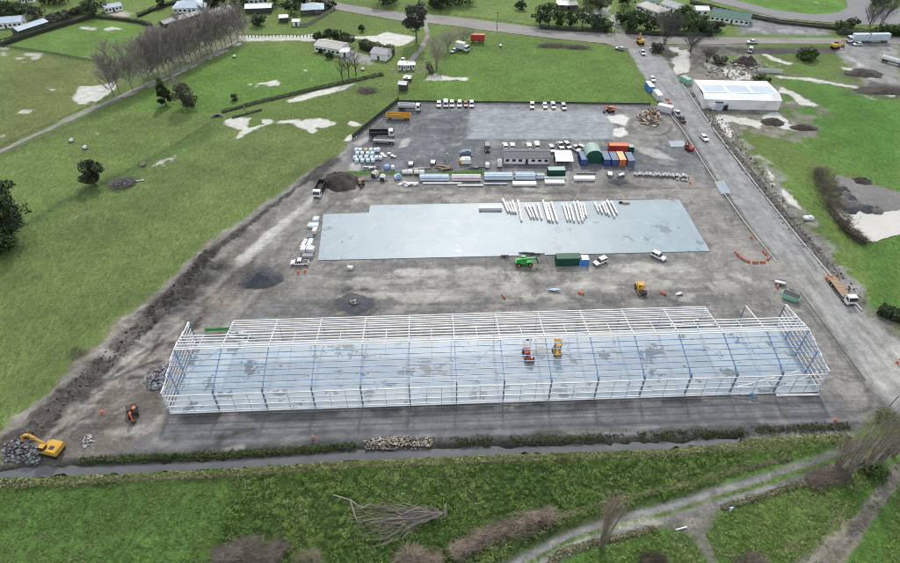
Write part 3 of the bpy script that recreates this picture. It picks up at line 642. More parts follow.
def layered(name, base, cols, rough=.8, spec=.35, streak=None, bump=.2, rough2=None, pours=None):
    """surface with stains of several sizes: cols = [(scale, lo, hi, colour, strength)]"""
    m = bpy.data.materials.new(name); m.use_nodes = True; t = m.node_tree; b = t.nodes['Principled BSDF']; L = t.links.new
    tcn = t.nodes.new('ShaderNodeTexCoord'); last = None
    rgb = t.nodes.new('ShaderNodeRGB'); rgb.outputs[0].default_value = (*base,1); last = rgb.outputs[0]
    f = None
    for k, (sc, lo, hi, c, st) in enumerate(cols):
        mp = t.nodes.new('ShaderNodeMapping'); mp.inputs['Location'].default_value = (k*13.7,k*5.1,0); L(tcn.outputs['Object'], mp.inputs['Vector'])
        if streak and k in streak:
            mp.inputs['Rotation'].default_value = (0,0,streak[k][0])
            mp2 = t.nodes.new('ShaderNodeMapping'); mp2.inputs['Scale'].default_value = streak[k][1]; L(mp.outputs[0], mp2.inputs['Vector']); mp = mp2
        n = t.nodes.new('ShaderNodeTexNoise'); n.inputs['Scale'].default_value = sc; n.inputs['Detail'].default_value = 6; n.inputs['Roughness'].default_value = .68; L(mp.outputs[0], n.inputs['Vector'])
        r = t.nodes.new('ShaderNodeMapRange'); r.inputs['From Min'].default_value = lo; r.inputs['From Max'].default_value = hi; r.inputs['To Max'].default_value = st; L(n.outputs['Fac'], r.inputs['Value'])
        x = t.nodes.new('ShaderNodeMixRGB'); L(r.outputs[0], x.inputs['Fac']); L(last, x.inputs[1]); x.inputs[2].default_value = (*c,1); last = x.outputs[0]; f = r.outputs[0]
    if pours:
        br = t.nodes.new('ShaderNodeTexBrick'); br.offset = 0; br.inputs['Scale'].default_value = 1; br.inputs['Mortar Size'].default_value = .05
        br.inputs['Brick Width'].default_value = pours[0]; br.inputs['Row Height'].default_value = pours[1]
        br.inputs['Color1'].default_value = (1,1,1,1); br.inputs['Color2'].default_value = (.93,.95,.96,1); br.inputs['Mortar'].default_value = (.84,.85,.86,1)
        mp = t.nodes.new('ShaderNodeMapping'); mp.inputs['Rotation'].default_value = (0,0,-pours[2]); mp.inputs['Location'].default_value = pours[3]; L(tcn.outputs['Object'], mp.inputs['Vector']); L(mp.outputs[0], br.inputs['Vector'])
        x = t.nodes.new('ShaderNodeMixRGB'); x.blend_type = 'MULTIPLY'; x.inputs['Fac'].default_value = 1; L(last, x.inputs[1]); L(br.outputs['Color'], x.inputs[2]); last = x.outputs[0]
    L(last, b.inputs['Base Color']); b.inputs['Specular IOR Level'].default_value = spec; b.inputs['Roughness'].default_value = rough
    if rough2 is not None:
        r = t.nodes.new('ShaderNodeMapRange'); r.inputs['To Min'].default_value = rough; r.inputs['To Max'].default_value = rough2; L(f, r.inputs['Value']); L(r.outputs[0], b.inputs['Roughness'])
    if bump:
        n = t.nodes.new('ShaderNodeTexNoise'); n.inputs['Scale'].default_value = 3; n.inputs['Detail'].default_value = 6; L(tcn.outputs['Object'], n.inputs['Vector'])
        bp = t.nodes.new('ShaderNodeBump'); bp.inputs['Strength'].default_value = bump; bp.inputs['Distance'].default_value = .08; L(n.outputs['Fac'], bp.inputs['Height']); L(bp.outputs[0], b.inputs['Normal'])
    M[name] = m
layered('road', (.235,.226,.212), [(.03,.4,.65,(.19,.183,.172),.8),(.18,.46,.60,(.33,.31,.278),.8),(.5,.48,.66,(.115,.11,.104),.7),(2.5,.45,.7,(.25,.24,.225),.5)], .75, streak={1:(-ang((777,261),(683,130)),(.08,1,1)),2:(-ang((777,261),(683,130)),(.06,1.4,1))}, bump=.25)
layered('highway', (.235,.228,.215), [(.03,.4,.65,(.15,.145,.138),.8),(.2,.5,.7,(.30,.285,.26),.6),(2.5,.45,.7,(.25,.24,.22),.4)], .8, streak={1:(-ang((552,33),(750,40)),(.1,1.5,1))})
layered('tar', (.20,.20,.21), [(.05,.4,.65,(.16,.16,.17),.8),(1.2,.45,.7,(.24,.24,.24),.4)], .8)
layered('slab_wet', (.37,.425,.47), [(.05,.42,.62,(.315,.38,.43),.8),(.16,.52,.62,(.44,.48,.51),.7),(.9,.5,.7,(.32,.37,.41),.4),(.16,.575,.59,(.13,.145,.16),.85)], .5, .45, bump=.04, rough2=.42, pours=(10.74,5.5,R(2.44),(0,0,0)))
layered('slab_dry', (.265,.33,.365), [(.04,.42,.62,(.22,.29,.335),.8),(.22,.5,.66,(.315,.37,.395),.7),(.8,.55,.72,(.235,.285,.32),.5),(.1,.59,.61,(.14,.17,.19),.8)], .45, .45, bump=.04, rough2=.36, pours=(9,9,R(2),(0,0,0)))
layered('water', (.085,.092,.098), [(.06,.4,.65,(.135,.14,.142),.9),(.35,.5,.7,(.10,.105,.11),.6)], .06, .5, bump=.03)
layered('silty_water', (.50,.47,.425), [(.06,.4,.65,(.58,.56,.52),.8),(.5,.55,.7,(.42,.39,.34),.5)], .12, .5, bump=.03)
layered('pond_gravel', (.19,.185,.175), [(.08,.4,.6,(.14,.14,.135),.9),(.6,.5,.7,(.26,.25,.235),.6)], .9, bump=.6)
HW_T = [(240,-22),(320,-2),(345,4),(400,12.5),(440,15),(500,22.5),(552,29),(610,33),(660,36),(750,37.3),(840,38),(900,37),(1000,36)]
HW_B = [(1000,42),(900,44),(840,43.5),(750,43.5),(660,44),(640,47),(622,49),(606,43.5),(552,38),(500,32),(440,24),(400,20.5),(345,11),(320,6),(230,-14)]
sheet('highway', HW_T+HW_B, .050, 'highway', .15, 4)
sheet('raceway_track', [(700,-8),(740,1),(775,10),(815,14.5),(838,12),(848,7),(846,0),(842,-8),(866,-8),(872,2),(868,8),(905,8),(905,24),(860,24.5),(815,21),(780,18),(745,9),(715,2),(690,-8)], .03, 'tar', .1, 4)
DR_U = [(0,150),(23,138.5),(70,118),(115,97),(160,77),(205,57),(240,38)]; DR_L = [(242,40),(207,59.3),(162,79.3),(117,99.8),(71,120.8),(24,141.6),(0,153.2)]
sheet('driveway', DR_U+DR_L, .03, layered('drive',(.26,.25,.23),[(.1,.4,.65,(.12,.12,.105),.8),(.6,.5,.7,(.28,.265,.24),.6)],.85) or M['drive'], .15, 3)
sheet('farm_driveway', [(422,52),(430,36),(427,22),(423,22),(425,36),(418,50),(405,62),(398,68),(403,70),(412,63)], .03, 'drive', .15, 3)
sheet('house_driveway', [(612,18),(618,30),(622,35),(628,35),(620,24),(616,12)], .03, 'drive', .15, 3)
# ditch water, pond
sheet('water', DITCH_T+DITCH_B, -.75, 'water', .35, 1.5)
sheet('pond_water', [(834,205),(842,228),(856,240),(872,242),(912,231),(925,200),(850,195)], .012, 'silty_water', .15, 2)
sheet('pond_gravel', [(834,174),(868,184),(912,195),(922,214),(900,210),(880,213),(858,210),(842,203),(837,190)], .05, 'pond_gravel', .25, 1.5)
# concrete slabs
FA, FB = G(172,413), G(816,391); LEN = (FB-FA).length; UX = (FB-FA).normalized(); VY = Vector((-UX.y,UX.x,0)); YAW = math.atan2(UX.y,UX.x)
def BP(u, v, z=0): return FA+UX*u+VY*v+Vector((0,0,z))
def wpts(l): return [(p.x,p.y) for p in l]
s = sheet('concrete_slab', wpts([BP(-.3,-.3),BP(LEN+.3,-.3),BP(LEN+.3,21.2),BP(-.3,21.2)]), .12, 'slab_wet', 0, 50, True, .3)
sheet('concrete_slab', [(318,260.5),(710,251.3),(679,199.5),(370,205.5),(369,213),(323.5,214.5)], .14, 'slab_dry', 0, 50, False, .3)
sheet('concrete_slab', [(714,182),(724,180.5),(731,193),(721,194.5)], .10, 'slab_dry', .05, 50, False, .2)
sheet('concrete_pad', [(668,141),(684,141),(686,147),(671,147)], .06, 'slab_dry', .05, 50, False, .1)
# kerbs beside the access road
def offset_line(pts, z, wd, ht, name, m):
    mb = MB(); q = [G(*p) for p in pts]
    for a, b in zip(q[:-1], q[1:]):
        mb.bar(a+Vector((0,0,z)), b+Vector((0,0,z)), wd, ht)
    return struct(mb.build(name, m))
offset_line([(x-.6,y) for x,y in L_EDGE[2:8]], .08, .3, .16, 'kerb', 'concrete')
offset_line([(x-.3,y) for x,y in R_EDGE[2:8]], .22, .38, .34, 'kerb', 'concrete')
offset_line([(800,292),(830,332),(865,380)], .05, .3, .10, 'kerb', 'gravel_mid')
# ================================================================ STEEL FRAME OF THE SHED
NF = 14; DEP = 22.0; EAVE = 7.1; RIDGE = 9.3
fx = [0,10.9,21.8,32.7,43.6,54.5,65.2,76,86.7,97.4,108,118.7,129.4,140,LEN]
fx = [x*LEN/150.34 for x in fx]
fr = thing('open_shed', 'long open portal frame of a shed with galvanised purlins over the wet concrete slab', 'steel frame', FA+Vector((0,0,.12)), YAW)
def part(name, m, fn, parent=fr):
    mb = MB(); fn(mb); return mb.build(name, m, parent)
for i, x in enumerate(fx):
    endf = i in (0, 14)
    cm = 'galv' if endf else 'column_steel'
    part('column', cm, lambda b: (b.bar((x,0,0),(x,0,EAVE),.30,.42,up=(0,1,0)), b.box((x,0,.02),(.6,.7,.04))))
    part('column', 'column_steel', lambda b: (b.bar((x,DEP,0),(x,DEP,EAVE-.3),.18,.26,up=(0,1,0)), b.box((x,DEP,.02),(.6,.7,.04))))
    part('rafter', 'galv' if endf else 'galv_sky', lambda b: (b.bar((x,0,EAVE),(x,DEP/2,RIDGE),.20,.34), b.bar((x,0.3,EAVE-.9),(x,2.0,EAVE+.1),.14,.2)))
    part('rafter', 'galv', lambda b: b.bar((x,DEP,EAVE),(x,DEP/2,RIDGE),.24,.36))
def rz(v): return EAVE+(RIDGE-EAVE)*min(v,DEP-v)/(DEP/2)
for k in range(8):                                    # purlins on the near slope
    v = .35+k*(DEP/2-.6)/7; m = 'galv' if k == 7 else 'galv_sky'
    part('purlin', m, lambda b: b.bar((fx[0],v,rz(v)+.27),(fx[-1],v,rz(v)+.27),.26 if k == 7 else .12,.18))
for k in range(5):                                    # far slope: purlins near the ridge run the full length
    v = DEP/2+.35+k*1.15
    part('purlin', 'galv', lambda b: b.bar((fx[0],v,rz(v)+.27),(fx[-1],v,rz(v)+.27),.22,.2))
for k in range(6):                                    # the outer ones are not fixed yet in the end bays
    v = DEP/2+6.2+k*.92
    part('purlin', 'galv', lambda b: b.bar((fx[1],v,rz(v)+.27),(fx[12],v,rz(v)+.27),.2,.2))
for z in (.7,2.6,4.5,6.3):                             # wall girts
    part('girt', 'galv', lambda b: b.bar((fx[0],-.33,z),(fx[-1] if z > 1 else fx[12],-.33,z),.18,.25))
part('eave_girt', 'galv', lambda b: b.bar((fx[1],DEP+.3,2.2),(fx[12],DEP+.3,2.2),.16,.24))
part('base_channel', 'galv', lambda b: b.bar((fx[0]-.3,-.34,.1),(fx[-1]+.2,-.34,.1),.12,.2))
for i in range(NF):                                    # bridging rods between girts and purlins
    for t in (.36,.68) if i%2 else (.5,):
        x = fx[i]+(fx[i+1]-fx[i])*t
        part('bridging', 'column_steel', lambda b: b.bar((x,-.33,.2),(x,-.33,6.3),.07))
    x = (fx[i]+fx[i+1])/2
    part('bridging', 'galv', lambda b: b.bar((x,DEP/2+.4,RIDGE+.15),(x,DEP/2+5,rz(DEP/2+5)+.22),.12))
    part('bridging', 'galv_sky', lambda b: b.bar((x,.4,rz(.4)+.2),(x,DEP/2-.4,RIDGE+.1),.06))
for x, sx in ((fx[0],-.33),(fx[-1],.33)):              # gable ends
    for z in (.5,1.9,3.3,4.7,6.0,7.1):
        part('girt', 'galv', lambda b: b.bar((x+sx,-.2,z),(x+sx,DEP+.2,z),.17,.26))
    for z in (7.9,8.7):
        h = DEP/2*(z-EAVE)/(RIDGE-EAVE); part('girt', 'galv', lambda b: b.bar((x+sx,h,z),(x+sx,DEP-h,z),.14,.22))
    for v in (5.5,11,16.5):
        part('end_post', 'galv_sky', lambda b: b.bar((x,v,0),(x,v,rz(v)-.2),.22,.3,up=(0,1,0)))
for i in (0,6,12,13):                                    # roof rod bracing
    part('brace', 'galv_sky', lambda b: (b.bar((fx[i],.4,EAVE),(fx[i+1],DEP/2,RIDGE),.07), b.bar((fx[i+1],.4,EAVE),(fx[i],DEP/2,RIDGE),.05)))
part('brace', 'galv', lambda b: (b.bar((fx[13],.2,.4),(fx[14]-2,.2,6.6),.2), b.bar((fx[12],.4,1.2),(fx[13]+5,1.6,5.6),.25)))
# ================================================================ VEHICLES
def wheel(par, x, y, r, wd=.24, rim='rim', name='wheel'):
    t = MB().cone((x,y-wd/2,r),(x,y+wd/2,r),r,r,14).build(name, 'tyre', par)
    MB().cone((x,y-wd/2-.012,r),(x,y+wd/2+.012,r),r*.56,r*.56,10).build('rim', rim, t); return t
def make_car(paint, kind='hatch', name='parked_car'):
    def fn():
        e = empty(name); L, W = (5.3,1.86) if kind == 'ute' else (4.9,2.0) if kind == 'van' else (4.5,1.8)
        h = .98 if kind != 'van' else 1.15; x0, x1 = -L/2, L/2
        MB().prism([(x0,.38),(x0-.03,.62),(x0+.05,h-.04),(x0+.5,h),(x1-1.25,h),(x1-.35,h-.14),(x1-.02,.68),(x1,.38),(x1-.5,.3),(x0+.5,.3)],-W/2,W/2).build('body', paint, e, bevel=.07, smooth=False)
        if kind == 'hatch': a, b, c, d, zt = x0+.12, x0+.55, x1-2.1, x1-1.3, 1.50
        elif kind == 'wagon': a, b, c, d, zt = x0+.08, x0+.3, x1-2.0, x1-1.25, 1.74
        elif kind == 'van': a, b, c, d, zt = x0+.05, x0+.15, x1-1.45, x1-.75, 2.05
        else: a, b, c, d, zt = x0+1.75, x0+2.0, x1-2.15, x1-1.35, 1.75
        MB().prism([(a,h-.02),(b,zt-.07),(c,zt-.07),(d,h-.02)],-W/2+.07,W/2-.07,inset=.14).build('window', 'glass', e)
        m = MB().prism([(b-.05,zt-.09),(b+.02,zt),(c-.1,zt),(c+.08,zt-.09)],-W/2+.16,W/2-.16)
        for q in (-1,1):
            for xp in (b+.02, (b+c)/2+.1, c): m.bar((xp+(.12 if xp == c else 0),q*(W/2-.055),h),(xp,q*(W/2-.14),zt-.06),.09,.05)
            MB().box((x1-.06,q*(W/2-.26),.72),(.14,.34,.16)).build('headlight', 'lamp', e, bevel=.02)
            MB().box((x0+.02,q*(W/2-.16),.82),(.1,.2,.3)).build('tail_light', 'tail', e)
            for xx in (x0+.88, x1-.85): wheel(e, xx, q*(W/2-.12), .36)
        m.build('roof', paint, e)
        MB().box((x1-.02,0,.5),(.12,W-.3,.18)).build('bumper', 'dark_paint', e)
        if kind == 'ute':
            MB().box((x0+.9,0,h+.012),(1.6,W-.26,.03)).build('tray', 'dark_paint', e); MB().box((x0+.09,0,h+.05),(.06,W-.1,.12)).build('tailgate', paint, e)
        return e
    return fn
VEH = {}
def car(px, py, hd, paint, kind, label, cat='car', group=None, name='parked_car'):
    """hd = world heading in degrees (90 = away from the camera) or a second point it faces"""
    rz_ = R(hd) if isinstance(hd,(int,float)) else ang((px,py),hd)
    return place(('car',paint,kind,name), make_car(paint,kind,name), label, cat, G(px,py,.05), rz_, group)
ROW = 'cars parked along the back fence'
car(438.9,105.6,-92,'white_paint','hatch','white car at the left end of the six parked by the fence', 'car', ROW)
car(445.7,105.4,-88,'white_paint','van','tall white van second from left in the row of six by the fence','van', ROW)
car(451.9,105.5,-90,'white_paint','wagon','white wagon third from left in the row of six by the fence', 'car', ROW)
car(459.6,105.5,-91,'white_paint','wagon','white wagon fourth from left, left of the red-grey car', 'car', ROW)
car(465.7,105.5,-88,'maroon','hatch','dark red car between white cars in the row of six', 'car', ROW)
car(471.6,105.6,-90,'white_paint','wagon','white wagon at the right end of the row of six by the fence', 'car', ROW)
car(532.0,107.0,-94,'white_paint','wagon','white wagon parked alone at the fence, left of the pair', 'car', ROW)
car(544.8,107.0,-90,'white_paint','hatch','white car on the left of the close pair at the fence', 'car', ROW)
car(553.0,107.2,-88,'white_paint','wagon','white wagon on the right of the close pair at the fence', 'car', ROW)
car(563.4,108.2,-86,'silver','wagon','silver grey wagon at the right end of the fence row', 'car', ROW)
OFF = 'vehicles parked behind the site office'
car(505,147,92,'white_paint','hatch','white car behind the left end of the site office roof', 'car', OFF)
car(512.3,147,88,'white_dull','hatch','off white car second from left behind the site office', 'car', OFF)
car(529,147.2,90,'white_paint','hatch','white hatchback behind the middle of the site office roof', 'car', OFF)
car(536.4,146.8,90,'white_paint','van','tall white van behind the right half of the site office', 'van', OFF)
car(551.5,150.5,-80,'white_paint','wagon','white wagon between site office and open white canopy', 'car', OFF)
car(560.2,146.4,-80,'white_paint','ute','white pickup directly behind the open white canopy', 'pickup', OFF)
car(567.2,147,-70,'silver','wagon','silver wagon behind the right edge of the white canopy', 'car', OFF)
car(575,149.5,-60,'white_paint','ute','white pickup parked askew left of the green domed shelter', 'pickup', OFF)
car(583,150,-45,'white_dull','wagon','off white wagon close against the domed shelter', 'car', OFF)
car(487.2,149.5,-90,'dark_paint','van','black van with pale roof left of the site office', 'van')
car(600,263.0,(591,267),'white_paint','wagon','white four wheel drive parked beside the blue tarp below the slab','car')
car(658,257.6,(667,262),'white_paint','wagon','white wagon on gravel at the right of the lower slab edge','car')
car(300,264,(280,264),'white_paint','ute','white pickup with orange cones beside it, left of the slab','pickup')
car(703.8,139.2,(714,149),'white_paint','hatch','white hatchback driving down the access road','car')
car(676.8,114.5,(670,104),'white_paint','ute','white pickup stopped at the road edge with a dark load','pickup')
car(681.5,120.5,(675,111),'dark_paint','ute','dark grey pickup close behind the white one','pickup')
car(652.3,80.3,(660,91),'white_paint','hatch','pale car on the upper end of the access road','car')
car(642.3,53.5,(648,62),'white_dull','ute','pale pickup at the road junction below the yellow digger','pickup')
car(619.5,49.5,(608,47),'silver','hatch','silver car turning at the road junction','car')
car(752,43,(742,43),'white_paint','ute','white pickup on the cross road beneath the green roofed house','pickup')
car(857,45,(848,45.4),'white_paint','hatch','white car beside the long truck and trailer','car')
car(750,51.5,(748,57),'silver','van','silver van standing in the mud off the cross road','van')
car(402.5,61.5,(398,66),'white_dull','hatch','pale car on the farm driveway beside the grey shed','car')
car(453.8,51.8,(447,56),'silver','hatch','silver car parked in grass left of the white truck','car')
# ---- trucks
def make_truck(paint, bodyk, bpaint, L=9.0, name='truck'):
    def fn():
        e = empty(name); x1 = L/2; W = 2.45
        MB().box((-.2,0,.85),(L-.6,.9,.3)).build('chassis', 'dark_steel', e)
        cabx = x1-1.0
        c = MB().prism([(x1-2.1,.6),(x1-2.1,2.75),(x1-1.7,2.95),(x1-.45,2.9),(x1-.08,1.75),(x1,.6)],-W/2,W/2).build('cab', paint, e, bevel=.07)
        MB().prism([(x1-.40,2.72),(x1-.02,1.78),(x1+.03,1.80),(x1-.33,2.74)],-W/2+.15,W/2-.15).build('windscreen', 'glass', c)
        for q in (-1,1): MB().prism([(x1-1.5,1.75),(x1-1.5,2.5),(x1-.55,2.5),(x1-.35,1.75)],q*W/2-.015,q*W/2+.015).build('side_window','glass',c)
        MB().box((x1+.03,0,.75),(.14,W-.2,.5)).build('bumper','dark_paint',c)
        for q in (-1,1): MB().box((x1+.08,q*.95,.9),(.08,.32,.2)).build('headlight','lamp',c)
        for q in (-1,1): MB().box((x1-.2,q*(W/2+.18),2.1),(.1,.2,.45)).build('mirror','dark_paint',c)
        a, b = -L/2, x1-2.35
        if bodyk == 'box': MB().box(((a+b)/2,0,2.55),(b-a,2.5,2.9)).build('box_body', bpaint, e, bevel=.05); 
        elif bodyk == 'tank':
            MB().cone((a+.1,0,2.1),(b-.1,0,2.1),1.15,1.15,18).build('tank', bpaint, e, smooth=False); MB().box(((a+b)/2,0,3.27),(b-a-1,.7,.1)).build('walkway','grey_steel',e)
        elif bodyk == 'tipper':
            m = MB(); mid = (a+b)/2; ln = b-a
            m.box((mid,0,1.2),(ln,2.4,.14))
            for q in (-1,1): m.box((mid,q*1.19,1.95),(ln,.1,1.4))
            m.box((a+.05,0,1.95),(.1,2.28,1.4)); m.box((b-.05,0,2.1),(.1,2.28,1.7))
            for k in range(6):
                for q in (-1,1): m.box((a+.5+k*(ln-1)/5,q*1.28,1.9),(.12,.1,1.4))
            m.build('tipper_tray', bpaint, e)
            MB().blob((mid,0,1.45),(ln*.42,1.05,.5),10,6,.2).build('load','soil',e)
        elif bodyk == 'flat':
            MB().box(((a+b)/2,0,1.15),(b-a,2.5,.16)).build('deck', bpaint, e, bevel=.02)
            m = MB()
            for k in range(9): m.box((a+.5+k*(b-a-1)/8,0,1.245),(.16,2.5,.03))
            m.build('deck_bearers','timber_grey',e); MB().box((b-.06,0,1.7),(.1,2.4,1.0)).build('headboard','grey_steel',e)
            m = MB(); m.bar((a-1.6,-.9,.5),(a,-.9,1.05),.5,.1); m.bar((a-1.6,.9,.5),(a,.9,1.05),.5,.1); m.build('ramp','safety_orange',e)
        for q in (-1,1):
            for xx in ([x1-1.15, a+1.0, a+2.25] if L < 10 else [x1-1.15, x1-2.6, a+1.0, a+2.25]): wheel(e, xx, q*1.02, .52, .36)
            for k in range(2): MB().box((a-.0,q*.95,.85-.0*k),(.06,.3,.15)).build('tail_light','tail',e) if k == 0 else None
        return e
    return fn
def make_trailer(bodyk, bpaint, L=8.5, name='trailer'):
    def fn():
        e = empty(name); a, b = -L/2, L/2; mid = 0
        MB().box((0,0,.85),(L-.2,.9,.3)).build('chassis','dark_steel',e); MB().bar((b-.2,0,.85),(b+1.8,0,.7),.22).build('drawbar','dark_steel',e)
        if bodyk == 'box': MB().box((0,0,2.55),(L,2.5,2.9)).build('box_body', bpaint, e, bevel=.05)
        elif bodyk == 'tipper':
            m = MB(); m.box((0,0,1.2),(L,2.4,.14))
            for q in (-1,1):
                m.box((0,q*1.19,1.9),(L,.1,1.3))
                for k in range(7): m.box((a+.5+k*(L-1)/6,q*1.28,1.9),(.12,.1,1.3))
            m.box((a+.05,0,1.9),(.1,2.28,1.3)); m.box((b-.05,0,1.9),(.1,2.28,1.3)); m.build('tipper_tray', bpaint, e)
        else: 
            MB().box((0,0,1.15),(L,2.5,.16)).build('deck', bpaint, e, bevel=.02)
            for q in (-1,1): MB().box((0,q*1.24,1.45),(L,.06,.45)).build('dropside','grey_steel',e)
        for q in (-1,1):
            for xx in (a+1,a+2.2,b-1.2): wheel(e, xx, q*1.02, .5, .36)
        return e
    return fn
def put(key, fn, px, py, hd, label, cat, group=None, z=0.0, scale=None):
    rz_ = R(hd) if isinstance(hd,(int,float)) else ang((px,py),hd)
    return place(key, fn, label, cat, G(px,py,z), rz_, group, scale)
put('t1', make_truck('white_paint','tank','silver',9.4,'tanker_truck'), 409.5,110.3,-4,'white cabbed tanker truck with grey tank in the yard corner','truck')
put('t2', make_trailer('tipper','yellow',9.5,'tipper_trailer'), 398.5,119.2,176,'yellow sided tipper trailer parked below the tanker truck','trailer')
put('t3', make_truck('white_dull','tipper','dark_paint',9.6,'tipper_truck'), 382,136.5,3,'black bodied tipper truck with pale cab at the yard fence','truck')
put('t4', make_trailer('flat','grey_steel',8.2,'flat_trailer'), 384,143,176,'grey flat trailer parked alongside the black tipper truck','trailer')
put('t5', make_truck('white_paint','tipper','dark_paint',8.4,'tipper_truck'), 320,192.5,(316.5,200),'white cabbed tipper truck beside the dark soil heap','truck')
put('t6', make_truck('white_paint','flat','timber',10.6,'flatbed_truck'), 840.5,293.5,(850,306),'white flatbed truck with bare timber deck on the access road','truck', z=.05)
put('t7', make_truck('white_paint','box','wrap_blue',10.4,'box_truck'), 857,42.2,(840,42.6),'pale box truck pulling a trailer along the cross road','truck', z=.05, scale=1.08)
put('t8', make_trailer('box','wrap_blue',9.6,'box_trailer'), 876.5,42.0,(860,42.4),'pale box trailer hitched behind the truck on the cross road','trailer', z=.05, scale=1.08)
put('t9', make_truck('red','tank','white_paint',11,'tanker_truck'), 893,64,(902,66.5),'red cabbed truck with white tank at the right edge of the gravel lot','truck')
put('t10', make_truck('white_paint','box','wrap_white',6.8,'box_truck'), 462.5,50.5,(467,51.5),'white box truck parked in grass beside the red trailer','truck')
put('t11', make_trailer('box','red',7.0,'box_trailer'), 477.5,42,178,'red box trailer parked in grass near the bare willow','trailer')
# ---- excavators
def make_excavator(paint, boom=((.9,1.6),(3.6,4.0),(6.0,2.6),(6.4,.7)), name='excavator', hood=None):
    def fn():
        e = empty(name)
        for q in (-1,1):
            MB().prism([(-1.9,.25),(-1.6,.02),(1.6,.02),(1.9,.25),(1.9,.6),(1.6,.82),(-1.6,.82),(-1.9,.6)],q*1.15-.3,q*1.15+.3).build('track','tyre',e,bevel=.04)
        MB().cone((0,0,.7),(0,0,1.05),.7,.7,14).build('turntable','dark_steel',e)
        MB().prism([(-2.3,1.05),(-2.3,2.15),(-1.9,2.4),(.2,2.3),(.4,1.7),(1.4,1.5),(1.4,1.05)],-1.35,1.35).build('body',hood or paint,e,bevel=.08)
        MB().box((-1.2,.4,2.42),(.9,.7,.12)).build('engine_grille','dark_steel',e)
        c = MB().prism([(-.2,1.5),(-.2,2.95),(1.0,2.95),(1.5,2.1),(1.5,1.5)],.35,1.3).build('cab','dark_paint',e,bevel=.05)
        MB().prism([(-.1,2.0),(-.1,2.85),(.95,2.85),(1.4,2.1),(1.4,2.0)],1.285,1.325).build('window','glass',c); MB().box((.4,.82,2.98),(1.1,.85,.08)).build('roof',paint,c)
        P = [(x,-.25,z) for x,z in boom]
        MB().bar(P[0],P[1],.45,.62).bar(P[1],((P[1][0]+P[2][0])/2,-.25,(P[1][2]+P[2][2])/2+.25),.42,.52).build('boom',paint,e,bevel=.04)
        m1 = ((P[1][0]+P[2][0])/2,-.25,(P[1][2]+P[2][2])/2+.25)
        MB().bar(m1,P[2],.34,.42).bar(P[2],P[3],.3,.36).build('stick',paint,e,bevel=.03)
        MB().bar((P[0][0]+.4,-.25,P[0][2]-.3),((P[0][0]+P[1][0])/2+.2,-.25,(P[0][2]+P[1][2])/2-.1),.16).bar(((P[0][0]+P[1][0])/2,-.25,P[1][2]*.9),(m1[0],-.25,m1[2]+.35),.14).build('hydraulic_ram','silver',e)
        x, z = boom[3]; MB().prism([(x-.2,z+.3),(x+.35,z+.15),(x+.3,z-.5),(x-.3,z-.75),(x-.9,z-.45),(x-.6,z-.1)],-.85,.35).build('bucket','dark_steel',e)
        return e
    return fn
put('x1', make_excavator('yellow'), 53,452,ang((53,447),(22,440))*180/math.pi,'yellow tracked excavator reaching over the grey rubble at the ditch','excavator', scale=1.12)
put('x2', make_excavator('orange',((.9,1.6),(2.4,3.6),(3.6,2.6),(3.4,.7)),hood='dark_steel'), 133.5,414,-62,'small orange and black excavator on the churned mud left of the steel frame','excavator', scale=.78)
put('x3', make_excavator('yellow',((.9,1.6),(2.6,3.8),(4.4,2.6),(4.6,.7))), 835,48,20,'small yellow excavator digging the mud beside the cross road','excavator')
put('x4', make_excavator('yellow',((.9,1.6),(1.8,4.6),(3.2,3.4),(3.4,1.2))), 640,43.5,100,'yellow excavator standing on the road junction','excavator')
put('x5', make_excavator('orange',((.9,1.6),(2.2,3.4),(3.6,2.4),(3.6,.7))), 610,111.5,200,'orange excavator beside the white puddle in the upper yard','excavator', scale=.8)
put('x6', make_excavator('red',((.9,1.6),(1.6,4.2),(3.0,3.6),(3.2,1.2))), 689,150,120,'red excavator working at the road edge by the small pad','excavator', scale=.7)
put('x7', make_excavator('timber',((.9,1.6),(2.2,3.4),(3.4,2.4),(3.4,.7))), 361.5,184,-80,'beige mini excavator with white canopy right of the soil heap','excavator', scale=.7)
# ---- telehandlers, lifts, rollers
def make_telehandler(paint, boom_up=.18, name='telehandler', boomm=None):
    def fn():
        e = empty(name)
        MB().prism([(-2.4,.7),(-2.5,1.45),(-1.4,1.65),(1.6,1.35),(2.2,1.1),(2.2,.7)],-.85,.85).build('chassis',paint,e,bevel=.06)
        c = MB().prism([(-.9,1.4),(-.9,2.5),(.3,2.5),(.75,1.7),(.75,1.3)],.1,.98).build('cab',paint,e,bevel=.05)
        MB().prism([(-.8,1.75),(-.8,2.4),(.25,2.4),(.62,1.75)],.96,1.0).prism([(-.8,1.75),(-.8,2.4),(.25,2.4),(.62,1.75)],.08,.12).build('window','glass',c)
        l = 5.2; MB().bar((-2.2,-.35,1.9),(-2.2+l*math.cos(boom_up),-.35,1.9+l*math.sin(boom_up)-.3),.42,.5).build('boom',boomm or paint,e,bevel=.04)
        x, z = -2.2+l*math.cos(boom_up), 1.9+l*math.sin(boom_up)-.3
        MB().bar((x,-.35,z),(x+.5,-.35,max(.6,z-1.0)),.3).box((x+.55,-.35,max(.6,z-1.0)),(.12,1.4,.9)).build('carriage','dark_steel',e)
        for q in (-.4,.4): MB().box((x+1.2,-.35+q,max(.25,z-1.4)),(1.3,.14,.07)).build('fork','dark_steel',e)
        for q in (-1,1):
            for xx in (-1.55,1.55): wheel(e,xx,q*.98,.62,.42,rim='yellow' if paint == 'green_machine' else 'rim')
        return e
    return fn
put('h1', make_telehandler('green_machine'), 524,264.5,2,'bright green telehandler parked below the lower slab edge','telehandler', scale=1.08)
